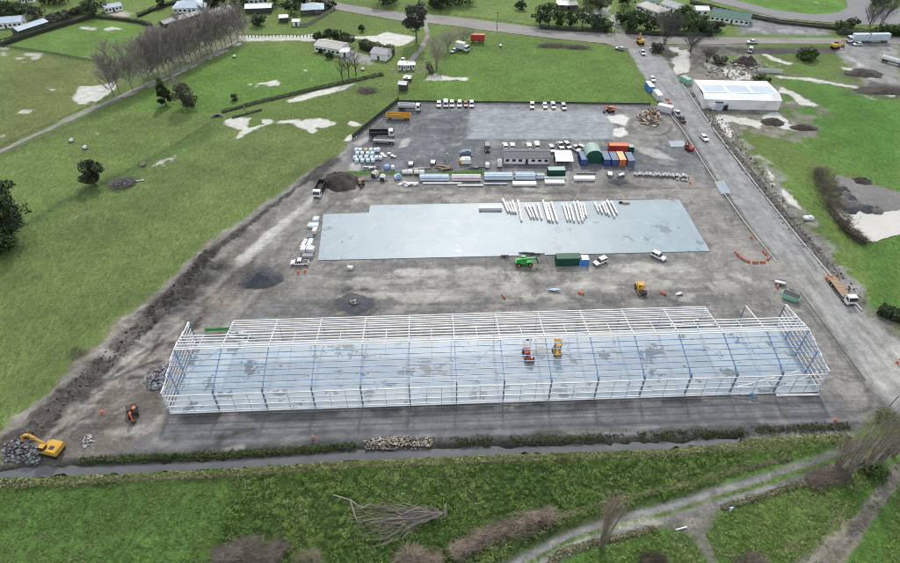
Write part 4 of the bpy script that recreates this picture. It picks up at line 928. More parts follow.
put('h2', make_telehandler('red',.75,'telehandler','white_paint'), 528,357,96,'red telehandler with white boom standing under the steel frame','telehandler', z=.12, scale=1.0)
def make_scissor(paint, h=5.0, name='scissor_lift'):
    def fn():
        e = empty(name)
        MB().box((0,0,.7),(2.6,1.6,.6)).build('chassis',paint,e,bevel=.05)
        m = MB(); n = 3; dz = (h-1.2)/n
        for k in range(n):
            for q in (-.6,.6):
                m.bar((-1.0,q,1.0+k*dz),(1.0,q,1.0+(k+1)*dz),.1,.16); m.bar((1.0,q,1.0+k*dz),(-1.0,q,1.0+(k+1)*dz),.1,.16)
        m.build('scissor_arms','dark_steel',e)
        p = MB().box((0,0,h),(2.7,1.6,.14)).build('platform',paint,e)
        m = MB()
        for q in (-.77,.77):
            m.bar((-1.3,q,h+1.1),(1.3,q,h+1.1),.07); m.bar((-1.3,q,h+.6),(1.3,q,h+.6),.05)
            for x in (-1.3,0,1.3): m.bar((x,q,h),(x,q,h+1.1),.06)
        for x in (-1.3,1.3): m.bar((x,-.77,h+1.1),(x,.77,h+1.1),.07)
        m.build('guard_rail',paint,p)
        for q in (-1,1):
            for x in (-.9,.9): wheel(e,x,q*.8,.4,.3)
        return e
    return fn
put('s1', make_scissor('yellow',4.0), 556.5,353,100,'yellow scissor lift standing under the steel frame right of the red telehandler','lift', z=.12)
def make_roller(paint, name='road_roller'):
    def fn():
        e = empty(name)
        MB().cone((1.6,-1.0,.75),(1.6,1.0,.75),.75,.75,20).build('drum','dark_steel',e)
        MB().box((1.6,-1.12,.8),(1.9,.12,.35)).box((1.6,1.12,.8),(1.9,.12,.35)).box((.55,0,.8),(.2,2.3,.35)).build('drum_frame',paint,e)
        MB().prism([(-2.3,.6),(-2.4,1.4),(-1.9,1.65),(-.5,1.65),(.4,1.1),(.4,.6)],-.95,.95).build('body',paint,e,bevel=.07)
        MB().box((-.2,0,2.65),(1.6,1.7,.1)).build('roof',paint,e,bevel=.03)
        m = MB()
        for x in (-.9,.5):
            for q in (-.78,.78): m.bar((x,q,1.2),(x,q,2.62),.08)
        m.build('cab_frame','dark_paint',e); MB().box((-.5,0,1.85),(.5,.6,.6)).build('seat','black',e)
        for q in (-1,1): wheel(e,-1.3,q*.9,.7,.45)
        return e
    return fn
put('r1', make_roller('yellow'), 640,291,-82,'yellow road roller on gravel between the slab and the steel frame','roller')
# green bin lift and small trailer by the frame's right corner
def make_skip(paint, name='skip_bin'):
    def fn():
        e = empty(name)
        MB().prism([(-1.6,0.25),(-2.3,1.7),(2.3,1.7),(1.6,.25)],-1.1,1.1).build('body',paint,e,bevel=.04)
        MB().box((0,0,1.72),(4.3,2.0,.05)).build('lid','dark_paint',e)
        m = MB()
        for x in (-1.2,0,1.2):
            for q in (-1,1): m.bar((x,q*1.13,.3),(x,q*1.13,1.65),.1)
        m.build('rib',paint,e)
        for q in (-1,1): MB().box((0,q*.8,.12),(3.4,.18,.24)).build('skid','dark_steel',e)
        return e
    return fn
put('k1', make_skip('mint'), 789.5,299,-38,'pale green machine with dark top at the right corner of the frame','skip')
def make_flat_trailer(deck, name='small_trailer'):
    def fn():
        e = empty(name); MB().box((0,0,.7),(2.8,1.7,.1)).build('deck',deck,e)
        for q in (-1,1): MB().box((0,q*.83,.9),(2.8,.05,.35)).build('side','grey_steel',e); wheel(e,0,q*1.0,.34,.22)
        MB().box((-1.38,0,.9),(.05,1.6,.35)).build('tailgate','grey_steel',e); MB().bar((1.4,0,.65),(2.7,0,.5),.1).build('drawbar','dark_steel',e)
        return e
    return fn
put('tr', make_flat_trailer('wrap_white'), 779.5,284,160,'small trailer with pale deck up the slope from the green skip','trailer')
put('tr', make_flat_trailer('wrap_white'), 410.8,165,90,'small trailer in the yard below the white puddle','trailer')
put('tr', make_flat_trailer('wrap_white'), 433,163.5,85,'small pale trailer left of the green pipe cradle','trailer')
put('tr', make_flat_trailer('wrap_white'), 609.8,175.5,80,'small trailer beside the dark gravel heap, left one','trailer')
put('tr', make_flat_trailer('wrap_white'), 620.8,176,30,'small trailer beside the dark gravel heap, right one','trailer')
# ================================================================ SITE COMPOUND
def ribs(mb, x0, x1, y, z0, z1, n, ax='x', d=.04):
    for k in range(n):
        t = x0+(x1-x0)*(k+.5)/n; w_ = (x1-x0)/n*.5
        mb.box((t,y,(z0+z1)/2) if ax == 'x' else (y,t,(z0+z1)/2), (w_,d*2,z1-z0) if ax == 'x' else (d*2,w_,z1-z0))
def make_container(paint, roof=None, L=6.06, W=2.44, H=2.6, name='shipping_container'):
    def fn():
        e = empty(name); mb = MB().box((0,0,H/2),(L-.1,W-.1,H-.06))
        for q in (-1,1): ribs(mb,-L/2+.15,L/2-.15,q*(W/2-.05),.2,H-.2,22)
        ribs(mb,-W/2+.15,W/2-.15,-L/2+.05,.2,H-.2,8,'y'); mb.build('wall',paint,e)
        MB().box((0,0,H-.01),(L-.16,W-.16,.05)).build('roof',roof or paint,e)
        m = MB()
        for sx in (-1,1):
            for sy in (-1,1): m.box((sx*(L/2-.07),sy*(W/2-.07),H/2),(.15,.15,H))
            m.box((sx*(L/2-.07),0,.09),(.14,W-.3,.17)); m.box((sx*(L/2-.07),0,H-.07),(.14,W-.3,.13))
        for sy in (-1,1): m.box((0,sy*(W/2-.05),.09),(L-.3,.12,.17)); m.box((0,sy*(W/2-.05),H-.05),(L-.3,.1,.1))
        m.build('corner_frame',paint,e)
        for q in (-1,1):
            d = MB().box((L/2-.01,q*.56,H/2),(.06,1.08,H-.4)).build('door',paint,e)
            MB().bar((L/2+.05,q*.25,.25),(L/2+.05,q*.25,H-.25),.05).bar((L/2+.05,q*.8,.25),(L/2+.05,q*.8,H-.25),.05).build('lock_rod','grey_steel',d)
        return e
    return fn
put('c_blue', make_container('blue_steel','slate_blue'), 582.3,161.5,-88,'blue container under the left side of the green domed shelter','container','containers beside the domed shelter')
put('c_blue', make_container('blue_steel','slate_blue'), 604.8,161.5,-88,'blue container under the right side of the green domed shelter','container','containers beside the domed shelter')
put('c_slate', make_container('blue_steel','slate_blue'), 612.6,162,-88,'blue container between the domed shelter and the orange container','container','containers beside the domed shelter')
put('c_or', make_container('orange','bag_orange'), 620.0,161.8,-88,'orange container with pale roof between two blue ones','container','containers beside the domed shelter')
put('c_sl2', make_container('slate_blue','slate_blue'), 628.6,162.5,-88,'slate blue container right of the orange one','container','containers beside the domed shelter')
put('c_red', make_container('red','orange',7.2), 617.6,150.5,178,'red container standing crosswise behind the other containers','container')
put('c_grn', make_container('dark_green','pale_green',2.2,2.3,2.2), 629.8,151,178,'small green container at the right end of the red one','container')
put('c_site', make_container('dark_green','pale_green',6.06,2.6,2.7), 555.8,175,2,'dark green container with pale roof below the white canopy','container')
put('c_low', make_container('dark_green','dark_green',7.2,2.6,2.7), 567.5,263,2,'dark green container against the lower edge of the slab','container')
put('c_blu3', make_container('tarp_blue','wrap_white',2.8,2.4,2.3), 583,263.5,2,'blue sided crate with white top right of the green container','crate')
put('c_or2', make_container('tarp_blue','wrap_white',6,2.4,2.6), 649,89.5,ang((645,84),(653,94))*180/math.pi,'long blue container beside the access road at the paddock corner','container')
put('c_wh1', make_container('wrap_white','wrap_white',6,2.4,2.4), 657,97.5,ang((645,84),(653,94))*180/math.pi,'white container beside the road below the long blue one','container')
put('c_wh2', make_container('wrap_white','wrap_white',6,2.6,2.6), 664.5,111,-30,'white container at the yard entrance beside the road','container')
# domed shelter cover
c = G(593.2,163.5); e = thing('domed_shelter','green fabric domed shelter spanning two blue containers','shelter',(c.x,c.y,0),R(2))
def arc(n, r, h, z0): return [(r*math.cos(math.pi*k/n), z0+h*math.sin(math.pi*k/n)) for k in range(n+1)]
A = arc(16,3.0,2.6,2.7); mb = MB(); n = len(A); ys = [0,1.5,3,4.5,6]
vs = [(x,y+.0,z) for y in ys for x,z in A]
mb.add(vs,[(j*n+k,j*n+k+1,(j+1)*n+k+1,(j+1)*n+k) for j in range(4) for k in range(n-1)]); mb.build('cover','pale_green',e)
for y in (.05,2,4,5.95):
    mb = MB()
    for (x0,z0),(x1,z1) in zip(A[:-1],A[1:]): mb.bar((x0,y,z0-.05),(x1,y,z1-.05),.1)
    mb.build('hoop','grey_steel',e)
for y, nm in ((.12,'end_panel'),(5.9,'end_panel')):
    MB().add([(x,y,z-.02) for x,z in A]+[(-3,y,.1),(3,y,.1)],[tuple(range(n))+(n,n+1)]).build(nm,'dark_green',e)
# buildings: gable block
def gable(name, label, cat, px, py, L, D, H, rise, rot, roofm, wallm, wins=4, doors=1, group=None, hip=False, over=.35, chim=False, mono=False):
    """px,py = middle of the near wall's foot; L along the wall, D away from it"""
    c = G(px,py); e = thing(name,label,cat,(c.x,c.y,0),rot,group)
    m = MB().box((0,D/2,H/2),(L,D,H))
    if not hip: m.prism([(0,H-.001),(D/2,H+rise),(D,H-.001)],-L/2+.02,L/2-.02)
    if not hip:      # turn the prism: profile runs along y
        m.v[-6:] = [(y, x, z) for x, y, z in m.v[-6:]]
    m.build('wall',wallm,e)
    a, b = L/2+over, D/2+over; z0 = H+.06-rise*over/(D/2)
    r = MB(); ins = min(b*1.0, a*.85) if hip else 0
    V4 = [(-a,D/2-b,z0),(a,D/2-b,z0),(a,D/2+b,z0),(-a,D/2+b,z0),(-a+ins,D/2,H+rise+.06),(a-ins,D/2,H+rise+.06)]
    V5 = [(x,y,z+.12) for x,y,z in V4]
    fc = [(0,1,5,4),(2,3,4,5)]+([(1,2,5),(3,0,4)] if hip else [])
    r.add(V4+V5,[tuple(i+6 for i in f) for f in fc]+[tuple(reversed(f)) for f in fc]+[(0,1,7,6),(1,2,8,7),(2,3,9,8),(3,0,6,9)]+([] if hip else [(1,5,11,7),(5,2,8,11),(3,4,10,9),(4,0,6,10)]))
    ro = r.build('roof',roofm,e)
    if not hip:
        mb = MB()
        nrib = max(4,int(L/1.2))
        for k in range(nrib+1):
            x = -a+2*a*k/nrib
            mb.bar((x,D/2-b,z0+.14),(x,D/2,H+rise+.2),.06,.05); mb.bar((x,D/2+b,z0+.14),(x,D/2,H+rise+.2),.06,.05)
        mb.build('roof_seam',roofm,ro)
    MB().bar((-a+ins,D/2,H+rise+.2),(a-ins,D/2,H+rise+.2),.35,.06).build('ridge_cap',roofm,ro)
    if chim: MB().box((L*.18,D*.6,H+rise+.3),(.6,.6,1.4)).build('chimney','concrete',ro)
    n = wins+doors
    for k in range(n):
        x = -L/2+L*(k+.5)/n; isd = doors and k == n//2
        if isd: MB().box((x,-.03,1.05),(min(1.0,L/n*.6),.08,2.0)).build('door','wall_dark',e)
        else:
            f = MB().box((x,-.02,1.5),(min(1.7,L/n*.62),.08,1.15)).build('window',wallm if wallm != 'wall_dark' else 'white_dull',e)
            MB().box((x,-.05,1.5),(min(1.5,L/n*.54),.06,.95)).build('pane','glass',f)
    for s in (-1,1):
        f = MB().box((s*(L/2+.02),D*.4,1.5),(.08,1.5,1.1)).build('window',wallm,e); MB().box((s*(L/2+.05),D*.4,1.5),(.06,1.3,.9)).build('pane','glass',f)
    return e
e = gable('site_office','long white site office with grey roof in the middle of the compound','office',526.5,164,16.2,6.2,2.5,.8,R(-1.2),'roof_dark','wall_white',5,2)
c = G(563.8,167); e = thing('canopy_shelter','open shelter with white twin slope roof right of the site office','shelter',(c.x,c.y,0),R(0))
mb = MB(); mb.add([(-3.2,-.3,2.5),(3.2,-.3,2.5),(3.2,2.2,3.2),(-3.2,2.2,3.2),(3.2,2.3,2.9),(-3.2,2.3,2.9),(3.1,6,3.5),(-3.1,6,3.5)],[(0,1,2,3),(5,4,6,7)]); mb.build('roof','roof_white',e)
for x in (-3,0,3):
    for y in (0,2.2,5.7): MB().bar((x,y,0),(x,y,2.55+.15*y),.12).build('post','grey_steel',e)
MB().box((0,5.8,1.5),(6,.08,3)).build('back_wall','wall_dark',e); MB().box((-1.4,3,.9),(2,.8,.1)).box((1.6,3,.9),(1.8,.9,.1)).build('bench','timber',e)
# wrapped pipes and panels in the lay-down strip
def pipe_row(px0, px1, py, nrow, r, m, label, name, cat, group=None, gap=0):
    a, b = G(px0,py), G(px1,py); 
    e = thing(name,label,cat,((a.x+b.x)/2,(a.y+b.y)/2,0),math.atan2(b.y-a.y,b.x-a.x),group); L = (b-a).length
    k0 = 0
    for lev in range(2 if nrow > 2 else 1):
        for k in range(nrow-lev):
            y = (k+lev*.5)*2*r; z = r+.12+lev*1.73*r; j = random.uniform(-.2,.2)
            MB().cone((-L/2+j,y,z),(L/2+j,y,z),r,r,14).build('pipe',m,e)
    mb = MB()
    for t in (-.35,.0,.35): mb.box((t*L,(nrow-1)*r,.06),(.14,nrow*2*r,.11))
    mb.build('bearer','timber',e); return e
PG = 'wrapped pipe bundles along the lay-down strip'
pipe_row(420,449,181.2,4,.42,'wrap_blue','pale blue wrapped pipe bundle at the left end of the strip','pipe_bundle','pipes',PG)
pipe_row(452,481,181.2,4,.40,'wrap_pink','pinkish grey wrapped pipe bundle second from left on the strip','pipe_bundle','pipes',PG)
pipe_row(484.5,512.5,180.2,4,.46,'wrap_blue','blue wrapped pipe bundle left of the short blue one on the strip','pipe_bundle','pipes',PG)
pipe_row(515,535,180.0,4,.46,'wrap_blue','short blue pipe bundle right of the third long bundle','pipe_bundle','pipes',PG)
pipe_row(536,544,179.0,3,.42,'wrap_blue','stub of blue pipes just left of the green container','pipe_bundle','pipes',PG)
pipe_row(423,462,184.2,2,.20,'wrap_white','thin white pipes in front of the two left bundles','pipe_bundle','pipes',PG)
pipe_row(457,483,186.4,2,.22,'wrap_white','thin pale pipes lowest of the strip, below the pinkish bundle','pipe_bundle','pipes',PG)
pipe_row(484,508,184.6,2,.20,'wrap_blue','thin blue pipes in front of the third long bundle','pipe_bundle','pipes',PG)
pipe_row(344,388,181.0,1,.16,'timber_grey','single grey pipe near the beige mini excavator','pipe_bundle','pipes')
def panel_stack(px0, px1, py, D, H, m, label, name='panel_stack', cat='panels', group=None, n=5):
    a, b = G(px0,py), G(px1,py); e = thing(name,label,cat,((a.x+b.x)/2,(a.y+b.y)/2,0),math.atan2(b.y-a.y,b.x-a.x),group); L = (b-a).length
    for k in range(n): MB().box((random.uniform(-.06,.06),D/2+random.uniform(-.05,.05),.15+H*(k+.5)/n),(L,D,H/n*.86)).build('panel',m,e)
    mb = MB()
    for t in (-.38,0,.38): mb.box((t*L,D/2,.07),(.16,D,.14))
    mb.build('bearer','timber',e); return e
SG = 'stacks of white wall panels'
panel_stack(513,536.5,186.4,2.2,.7,'wrap_white','white panel stack in front of the short blue pipe bundle',group=SG)
panel_stack(545,564.8,184.6,2.0,.6,'wrap_white','white panel stack in front of the dark green container',group=SG)
panel_stack(574,595,181.2,2.1,.9,'wrap_white','white panel stack right of the green container on the strip',group=SG)
panel_stack(479,502,211,1.8,1.1,'wrap_white','white panel stack lying on the slab left of the beams',group=SG)
panel_stack(577,596,174,.5,.3,'timber_grey','thin grey lengths behind the right panel stack',group=None,n=2)
panel_stack(544,566,180,.7,.9,'wrap_white','narrow white lengths leaning before the green container',group=None,n=3)
# beams on the slab
def make_beam(name='steel_beam'):
    def fn():
        e = empty(name); MB().box((0,0,.09),(1,.34,.03)).box((0,0,.47),(1,.34,.03)).build('flange','wrap_white',e); MB().box((0,0,.28),(1,.05,.36)).build('web','wrap_white',e)
        return e
    return fn
BEAMS = [[(183,58,215,132),(205,78,232,136),(222,74,246,137),(238,68,258,137),(268,66,290,182)],
 [(310,90,345,166),(330,92,362,168),(350,88,380,168),(378,82,403,172),(408,66,440,182),(420,78,452,186),(434,78,468,188),(455,74,490,188)],
 [(520,84,548,180),(540,82,565,182),(560,92,585,186),(580,72,612,188),(602,70,632,186),(620,80,640,170),(636,82,652,156)],
 [(700,78,720,130),(722,90,742,138),(740,82,766,142),(752,76,782,150),(768,66,812,160),(790,72,826,142)]]
PN = ['in the left pile of beams on the slab','in the second pile of beams on the slab','in the third, densest pile of beams on the slab','in the right pile of beams on the slab']
for pi, L_ in enumerate(BEAMS):
    for k, q in enumerate(L_):
        a = G(470+q[0]*.1778,190+q[1]*.1778); b = G(470+q[2]*.1778,190+q[3]*.1778); d = b-a
        lab = 'white painted steel beam lying '+PN[pi]
        if k == 0: lab = 'white steel beam, leftmost '+PN[pi]
        elif k == len(L_)-1: lab = 'white steel beam, rightmost '+PN[pi]
        o = place('beam',make_beam(),lab,'beam',(a+b)/2+Vector((0,0,.14)),math.atan2(d.y,d.x),'beams '+PN[pi][7:] if False else 'steel beams laid out on the slab'); o.scale = (d.length*.97,1.7,1.7)
# bulk bags
def make_bag(m, name='bulk_bag'):
    def fn():
        e = empty(name)
        bm = MB(); bm.box((0,0,.62),(1.25,1.25,1.2)); bm.build('sack',m,e,bevel=.28,smooth=True)
        mb = MB()
        for sx in (-1,1):
            for sy in (-1,1): mb.bar((sx*.45,sy*.45,1.15),(sx*.3,sy*.3,1.5),.07)
        mb.build('loop',m,e); return e
    return fn
BG = 'bulk bags piled at the yard fence'
for row, (yy, xs) in enumerate(((151.5,(356.5,360.5,366,371,375.6,378.4)),(155.2,(357.5,362.5,368,372.5)),(159.2,(355.5,361,366.5,371.8,376.5,380.5)),(162,(357,362.5,368,373)))):
    for k, x in enumerate(xs):
        orange = (row == 0 and k == 2)
        rn = ['back row','second row','third row','front row'][row]
        lab = 'peach coloured bulk bag among the white ones' if orange else 'white bulk bag in the %s of the pile by the fence'%rn
        if not orange and k == 0: lab = 'white bulk bag at the left end of the %s of the pile'%rn
        if not orange and k == len(xs)-1: lab = 'white bulk bag at the right end of the %s of the pile'%rn
        o = place(('bag',orange),make_bag('bag_orange' if orange else 'bag_white'),lab,'bag',G(x,yy),random.uniform(-.3,.3),BG); o.scale = (1.1,1.2,1+.25*random.random())
place(('bagb',),make_bag('bag_blue'),'blue and white bulk bag alone right of the big bag pile','bag',G(387,168.5),.3,None).scale = (1.5,1.5,1.2)
place(('bag',False),make_bag('bag_white'),'white bulk bag just right of the blue one','bag',G(393,169),.3,BG)
# white tanks
def make_tank(m, L=3.4, r=.75, name='water_tank'):
    def fn():
        e = empty(name); MB().cone((-L/2,0,r+.15),(L/2,0,r+.15),r,r,16).blob((-L/2,0,r+.15),(.25,r,r),12,8,0).blob((L/2,0,r+.15),(.25,r,r),12,8,0).build('tank',m,e,smooth=False)
        MB().box((-L*.3,0,.12),(.3,1.3,.24)).box((L*.3,0,.12),(.3,1.3,.24)).build('cradle','dark_steel',e); MB().cone((0,0,2*r+.1),(0,0,2*r+.3),.25,.25,10).build('hatch','grey_steel',e)
        return e
    return fn
put('wt',make_tank('wrap_white'),407.6,174.2,1,'white horizontal tank on the grass strip, left of two','tank','white tanks on the grass strip')
put('wt',make_tank('wrap_white'),419.3,174.2,-1,'white horizontal tank on the grass strip, right of two','tank','white tanks on the grass strip')
# generator / plant boxes
def make_plant(m, m2, dims=(4.6,2.2,1.9), name='generator'):
    def fn():
        e = empty(name); L, W, H = dims
        MB().box((0,0,H/2+.2),(L*.72,W,H)).build('housing',m,e,bevel=.08); MB().box((-L*.43,0,H*.4+.2),(L*.14,W*.9,H*.8)).build('end_cover',m2,e,bevel=.05)
        MB().box((.3,0,H+.35),(L*.35,W*.6,.3)).build('exhaust_hood',m,e); MB().box((0,0,.1),(L,W*.9,.2)).build('skid','dark_steel',e)
        return e
    return fn
put('g1',make_plant('wall_white','yellow'),465.8,163,2,'white generator with yellow end below the dark open frame','generator')
put('g2',make_plant('slate_blue','slate_blue',(4.8,2.0,1.8),'dark_tank'),466.5,155.5,0,'dark blue steel bin behind the white generator','bin')
put('g3',make_plant('wall_cream','wall_white',(2.0,1.6,2.2),'pump_cabinet'),499.5,166,90,'cream cabinet left of the site office','cabinet')
put('g4',make_plant('wall_white','wall_white',(1.6,1.4,1.4),'white_drum'),487.2,167,90,'small white box on dark gravel above the long blue pipes','box')
put('g5',make_plant('wall_cream','dark_steel',(3,1.8,1.5),'skid_loader'),375.5,176,60,'cream and rust coloured skid unit near the mini excavator','machine')
put('g6',make_plant('bag_blue','wrap_white',(2.4,1.8,1.4),'pump_unit'),398,178.5,20,'pale blue pump unit left of the white scattered fittings','pump')
put('g7',make_plant('wrap_white','dark_steel',(2.4,1.6,1.6),'pump_unit'),383,180,80,'narrow grey pump unit right of the mini excavator','pump')
c = G(447.2,160); e = thing('pipe_cradle','pale green A shaped cradle standing in the yard','cradle',(c.x,c.y,0),0)
for s in (-1,1): MB().bar((s*1.1,0,0),(s*.25,0,2.6),.3,.4).build('leg','pale_green',e)
MB().bar((-.35,0,2.55),(.35,0,2.55),.4).build('head','pale_green',e); MB().bar((-.7,0,1.1),(.7,0,1.1),.15).build('crossbar','pale_green',e)
def stack_of(name, label, cat, pts, m, size=(3,.25,.25), n=8, group=None, spread=(1.5,1.2), hmax=.6, jr=.25, rz=None):
    c = G(*pts); e = thing(name,label,cat,(c.x,c.y,0),random.uniform(-.2,.2) if rz is None else rz,group)
    for k in range(n):
        mb = MB().box((random.uniform(-1,1)*spread[0],random.uniform(-1,1)*spread[1],.13+hmax*random.random()),size,random.uniform(-jr,jr)); mb.build('length',m if isinstance(m,str) else random.choice(m),e)
    return e
stack_of('timber_pile','rust red timber lengths lying below the green cradle','timber',(444,169),['maroon','timber','dark_steel'],(3.6,.25,.25),14,spread=(1.8,1.1))
stack_of('timber_pile','pale brown timber lengths left of the red ones','timber',(419,169.5),['timber','timber_grey','wrap_pink'],(5.5,.3,.3),9,spread=(2.4,.6))
stack_of('timber_pile','grey timber and pipes right of the blue bulk bag','timber',(372,168),['timber_grey','dark_steel','galv'],(2.6,.3,.3),10,spread=(2,.8))
stack_of('fitting_pile','white pipe fittings scattered below the left pipe bundle','fittings',(409,185.3),'wrap_white',(1.4,.5,.5),13,spread=(3.2,.8))
stack_of('timber_pile','dark steel lengths left of the cream cabinet','steel',(475,168),['dark_steel','slate_blue','grey_steel'],(3.4,.2,.2),9,spread=(3,.5))
stack_of('timber_pile','small bundle of dark formwork on the upper right of the slab','timber',(625,203.8),['dark_steel','timber'],(1.2,.4,.3),5,spread=(1.6,.3))
stack_of('pallet_pile','small white pallets with loose bits below the white puddle','pallets',(388,157),['wrap_white','wrap_pink','timber'],(1.2,1.0,.2),8,spread=(3,2))
stack_of('timber_pile','red and dark formwork lengths at the slab edge above the tractor','timber',(531,254.5),['maroon','timber','dark_steel'],(4.5,.2,.25),5,spread=(2,.3))
stack_of('timber_pile','rust coloured steel mesh offcuts left of the green telehandler','steel',(505,258),['maroon','dark_steel'],(1.6,.2,.2),7,spread=(.7,.8))
stack_of('timber_pile','silver lengths dropped on gravel above the frame','steel',(553,291),['galv','galv_sky'],(2.6,.25,.2),5,spread=(.8,.5))
stack_of('timber_pile','white offcuts on gravel right of the road roller','steel',(677.5,295),['wrap_white','dark_steel'],(1.4,.3,.3),5,spread=(.7,.4))
stack_of('timber_pile','steel offcuts inside the frame near its upper left corner','steel',(243,338),['galv','grey_steel'],(4,.25,.3),8,spread=(3.5,1.3))
stack_of('timber_pile','tangled blue rods at the front right edge of the frame','steel',(748,396),['galv_sky','galv'],(2,.12,.12),8,spread=(1.2,.5))
stack_of('timber_pile','long white purlins lying behind the frame at its right','steel',(688,325),['galv','wrap_white'],(9,.3,.3),6,spread=(6,1.2),jr=.06,rz=YAW)
stack_of('timber_pile','long white purlin lying on the ground at the right front corner','steel',(797,396),['galv'],(10,.35,.3),2,spread=(.2,.3),hmax=.1,jr=.03,rz=YAW)
c = G(262,327); e = thing('green_tarp','bright green sheet stretched behind the left end of the frame','sheet',(c.x-27.5*0,c.y,0),YAW)
c = G(219,333.5); d = G(236,332.5); MB().box(((-3.2),0,1.0),(7.5,.12,1.0)).build('sheet','green_machine',e); 
for x in (-6.9,-3.2,.5): MB().bar((x,.1,0),(x,.1,1.6),.09).build('post','post',e)
e.location = (G(233,331.5).x, G(233,331.5).y, 0)
# pale wrapped packs left of the slab
WG = 'wrapped packs stacked left of the slab'
packs = [(316.5,221.5,'bag_white',(1.8,2.0,1.4),'uppermost wrapped pack of the line left of the slab'),(312.5,226.5,'bag_white',(2.6,2.2,.8),'low pale blue pack second in the line left of the slab'),(316.8,227.5,'wrap_white',(1.4,1.8,1.3),'white pack touching the slab side, second in the line'),
 (315.3,232.5,'wrap_white',(1.3,2.3,1.4),'tall white pack halfway down the line left of the slab'),(311,239,'slate_blue',(1.5,1.3,1.0),'dark blue pack halfway down the line left of the slab'),
 (304.6,246.5,'wrap_white',(1.2,4.0,1.4),'long white pack on the outer left of the line'),(310.5,246,'wrap_white',(1.4,3.4,1.6),'long white pack next to the slab, right of the outer one'),(304,251.5,'wrap_white',(1.5,2.3,1.5),'white pack lowest on the outer left of the line'),
 (311,251.5,'wrap_white',(2.4,2.0,1.5),'wide white pack above the grey rack'),(308,257.5,'grey_steel',(3.2,1.6,.9),'grey rack at the lower end of the line beside the white pickup'),(350.5,269,'wrap_white',(1.6,1.1,.9),'lone white wrapped block on gravel below the slab')]
for x, y, m, d, lab in packs:
    c = G(x,y); e = thing('wrapped_pack',lab,'pack',(c.x,c.y,0),random.uniform(-.12,.12)-.12,WG if x < 330 else None)
    MB().box((0,0,.12+d[2]/2),d).build('wrapping',m,e,bevel=.1); MB().box((0,0,.06),(d[0]*.95,d[1]*.95,.12)).build('pallet','timber',e)
    mb = MB()
    for t in (-.28,.28): mb.box((0,t*d[1],.125+d[2]/2),(d[0]+.03,.08,d[2]+.03))
    mb.build('strap','dark_paint' if m != 'slate_blue' else 'grey_steel',e)
# row of concrete pipe stubs
def make_stub(name='pipe_stub'):
    def fn():
        e = empty(name); n = 12; mb = MB()
        for r, z0, z1 in ((.55,.0,1.9),):
            mb.cone((-.95,0,.55),(.95,0,.55),.55,.55,14,caps=False)
        mb.build('barrel','concrete',e); MB().cone((.7,0,.55),(.98,0,.55),.66,.66,14).build('socket','wrap_white',e); return e
    return fn
for k in range(16):
    x = 636+k*3.35; lab = 'short pale concrete pipe lying in the long row right of the containers'
    if k == 0: lab = 'pale blue concrete pipe at the left end of the long row'
    if k == 15: lab = 'short concrete pipe at the right end of the long row'
    place('stub',make_stub(),lab,'pipe',G(x,175.2+k*.16+random.uniform(-.5,.5)),random.choice([1.9,2.1,1.3,1.1,2.3])+random.uniform(-.2,.2),'row of concrete pipes').scale = (.9,.9,.9)
for k, (x, y) in enumerate(((677,179.8),(682,180.5),(686,181))):
    place('stub',make_stub(),['pipe offcut in front of the long row, left of three','pipe offcut in front of the long row, middle of three','pipe offcut in front of the long row, right of three'][k],'pipe',G(x,y),.3*k,'offcuts in front of the pipe row').scale = (.6,.6,.6)
# ================================================================ HEAPS
def heap(name, label, cat, px, py, rx, ry, h, m, n=30, group=None, kind=None, rough=.35, rot=0):
    c = G(px,py); T = np.linspace(-1,1,n); X, Y = np.meshgrid(T,T); rr = np.hypot(X,Y); th_ = np.arctan2(Y,X); rr = rr*(1.12+.5*(fbm(np.cos(th_)*1.6+px,np.sin(th_)*1.6+py,1.0,3)-.5)*2+.25*(fbm(X*5+py,Y*5+px,1.0,4)-.5))
    nz = fbm(X*4+px,Y*4+py,1.0,5)+.5*fbm(X*9+px,Y*9,1.0,9); 
    Z = h*np.clip(1-rr**1.6,0,None)*(1+rough*2*(nz-.75))+h*rough*.25*(nz-.75)*(rr < 1); Z = np.where(rr >= .99,-.05,np.maximum(Z,-.05))
    ca, sa = math.cos(rot), math.sin(rot)
    V = np.stack([(X*rx*ca-Y*ry*sa).ravel(),(X*rx*sa+Y*ry*ca).ravel(),Z.ravel()],1); ii = (np.arange(n-1)[:,None]*n+np.arange(n-1)[None,:]).ravel(); Fq = np.stack([ii,ii+1,ii+1+n,ii+n],1)
    keep = (rr.ravel()[Fq].min(1) < 1.0); o = np_mesh(name,V,Fq[keep],m,smooth=True); o.location = (c.x,c.y,0); tag(o,label,cat,group,kind); return o
heap('soil_heap','dark brown soil heap beside the white cabbed tipper truck','heap',340,182.5,8.0,6.0,3.2,'soil')
heap('gravel_heap','blue grey gravel heap left of the slab corner','heap',262,279,6.2,5.2,2.8,'gravel_dark')
heap('gravel_heap','small dark gravel heap below the domed shelter','heap',618,182,3.6,2.4,.8,'gravel_dark')
heap('soil_heap','dark earth heap on the gravel lot at the far right','heap',864,73.5,9,5,1.5,'soil'); heap('soil_heap','dark spoil heap at the right picture edge below the lot','heap',890,91,17,5,1.4,'soil')
heap('soil_heap','dark spoil heap in the silt right of the large white shed','heap',773,122,5,3.6,1.6,'soil'); heap('soil_heap','low dark heap beside the round spoil heap','heap',803,128,6,2.6,1.4,'soil')
heap('soil_heap','heap of earth and branches above the large white shed','heap',745,63,7,4.5,2.8,'soil',rough=.6)
heap('soil_heap','dark brown heap lying on the pond gravel','heap',862,181,3.6,2.6,1.3,'soil')
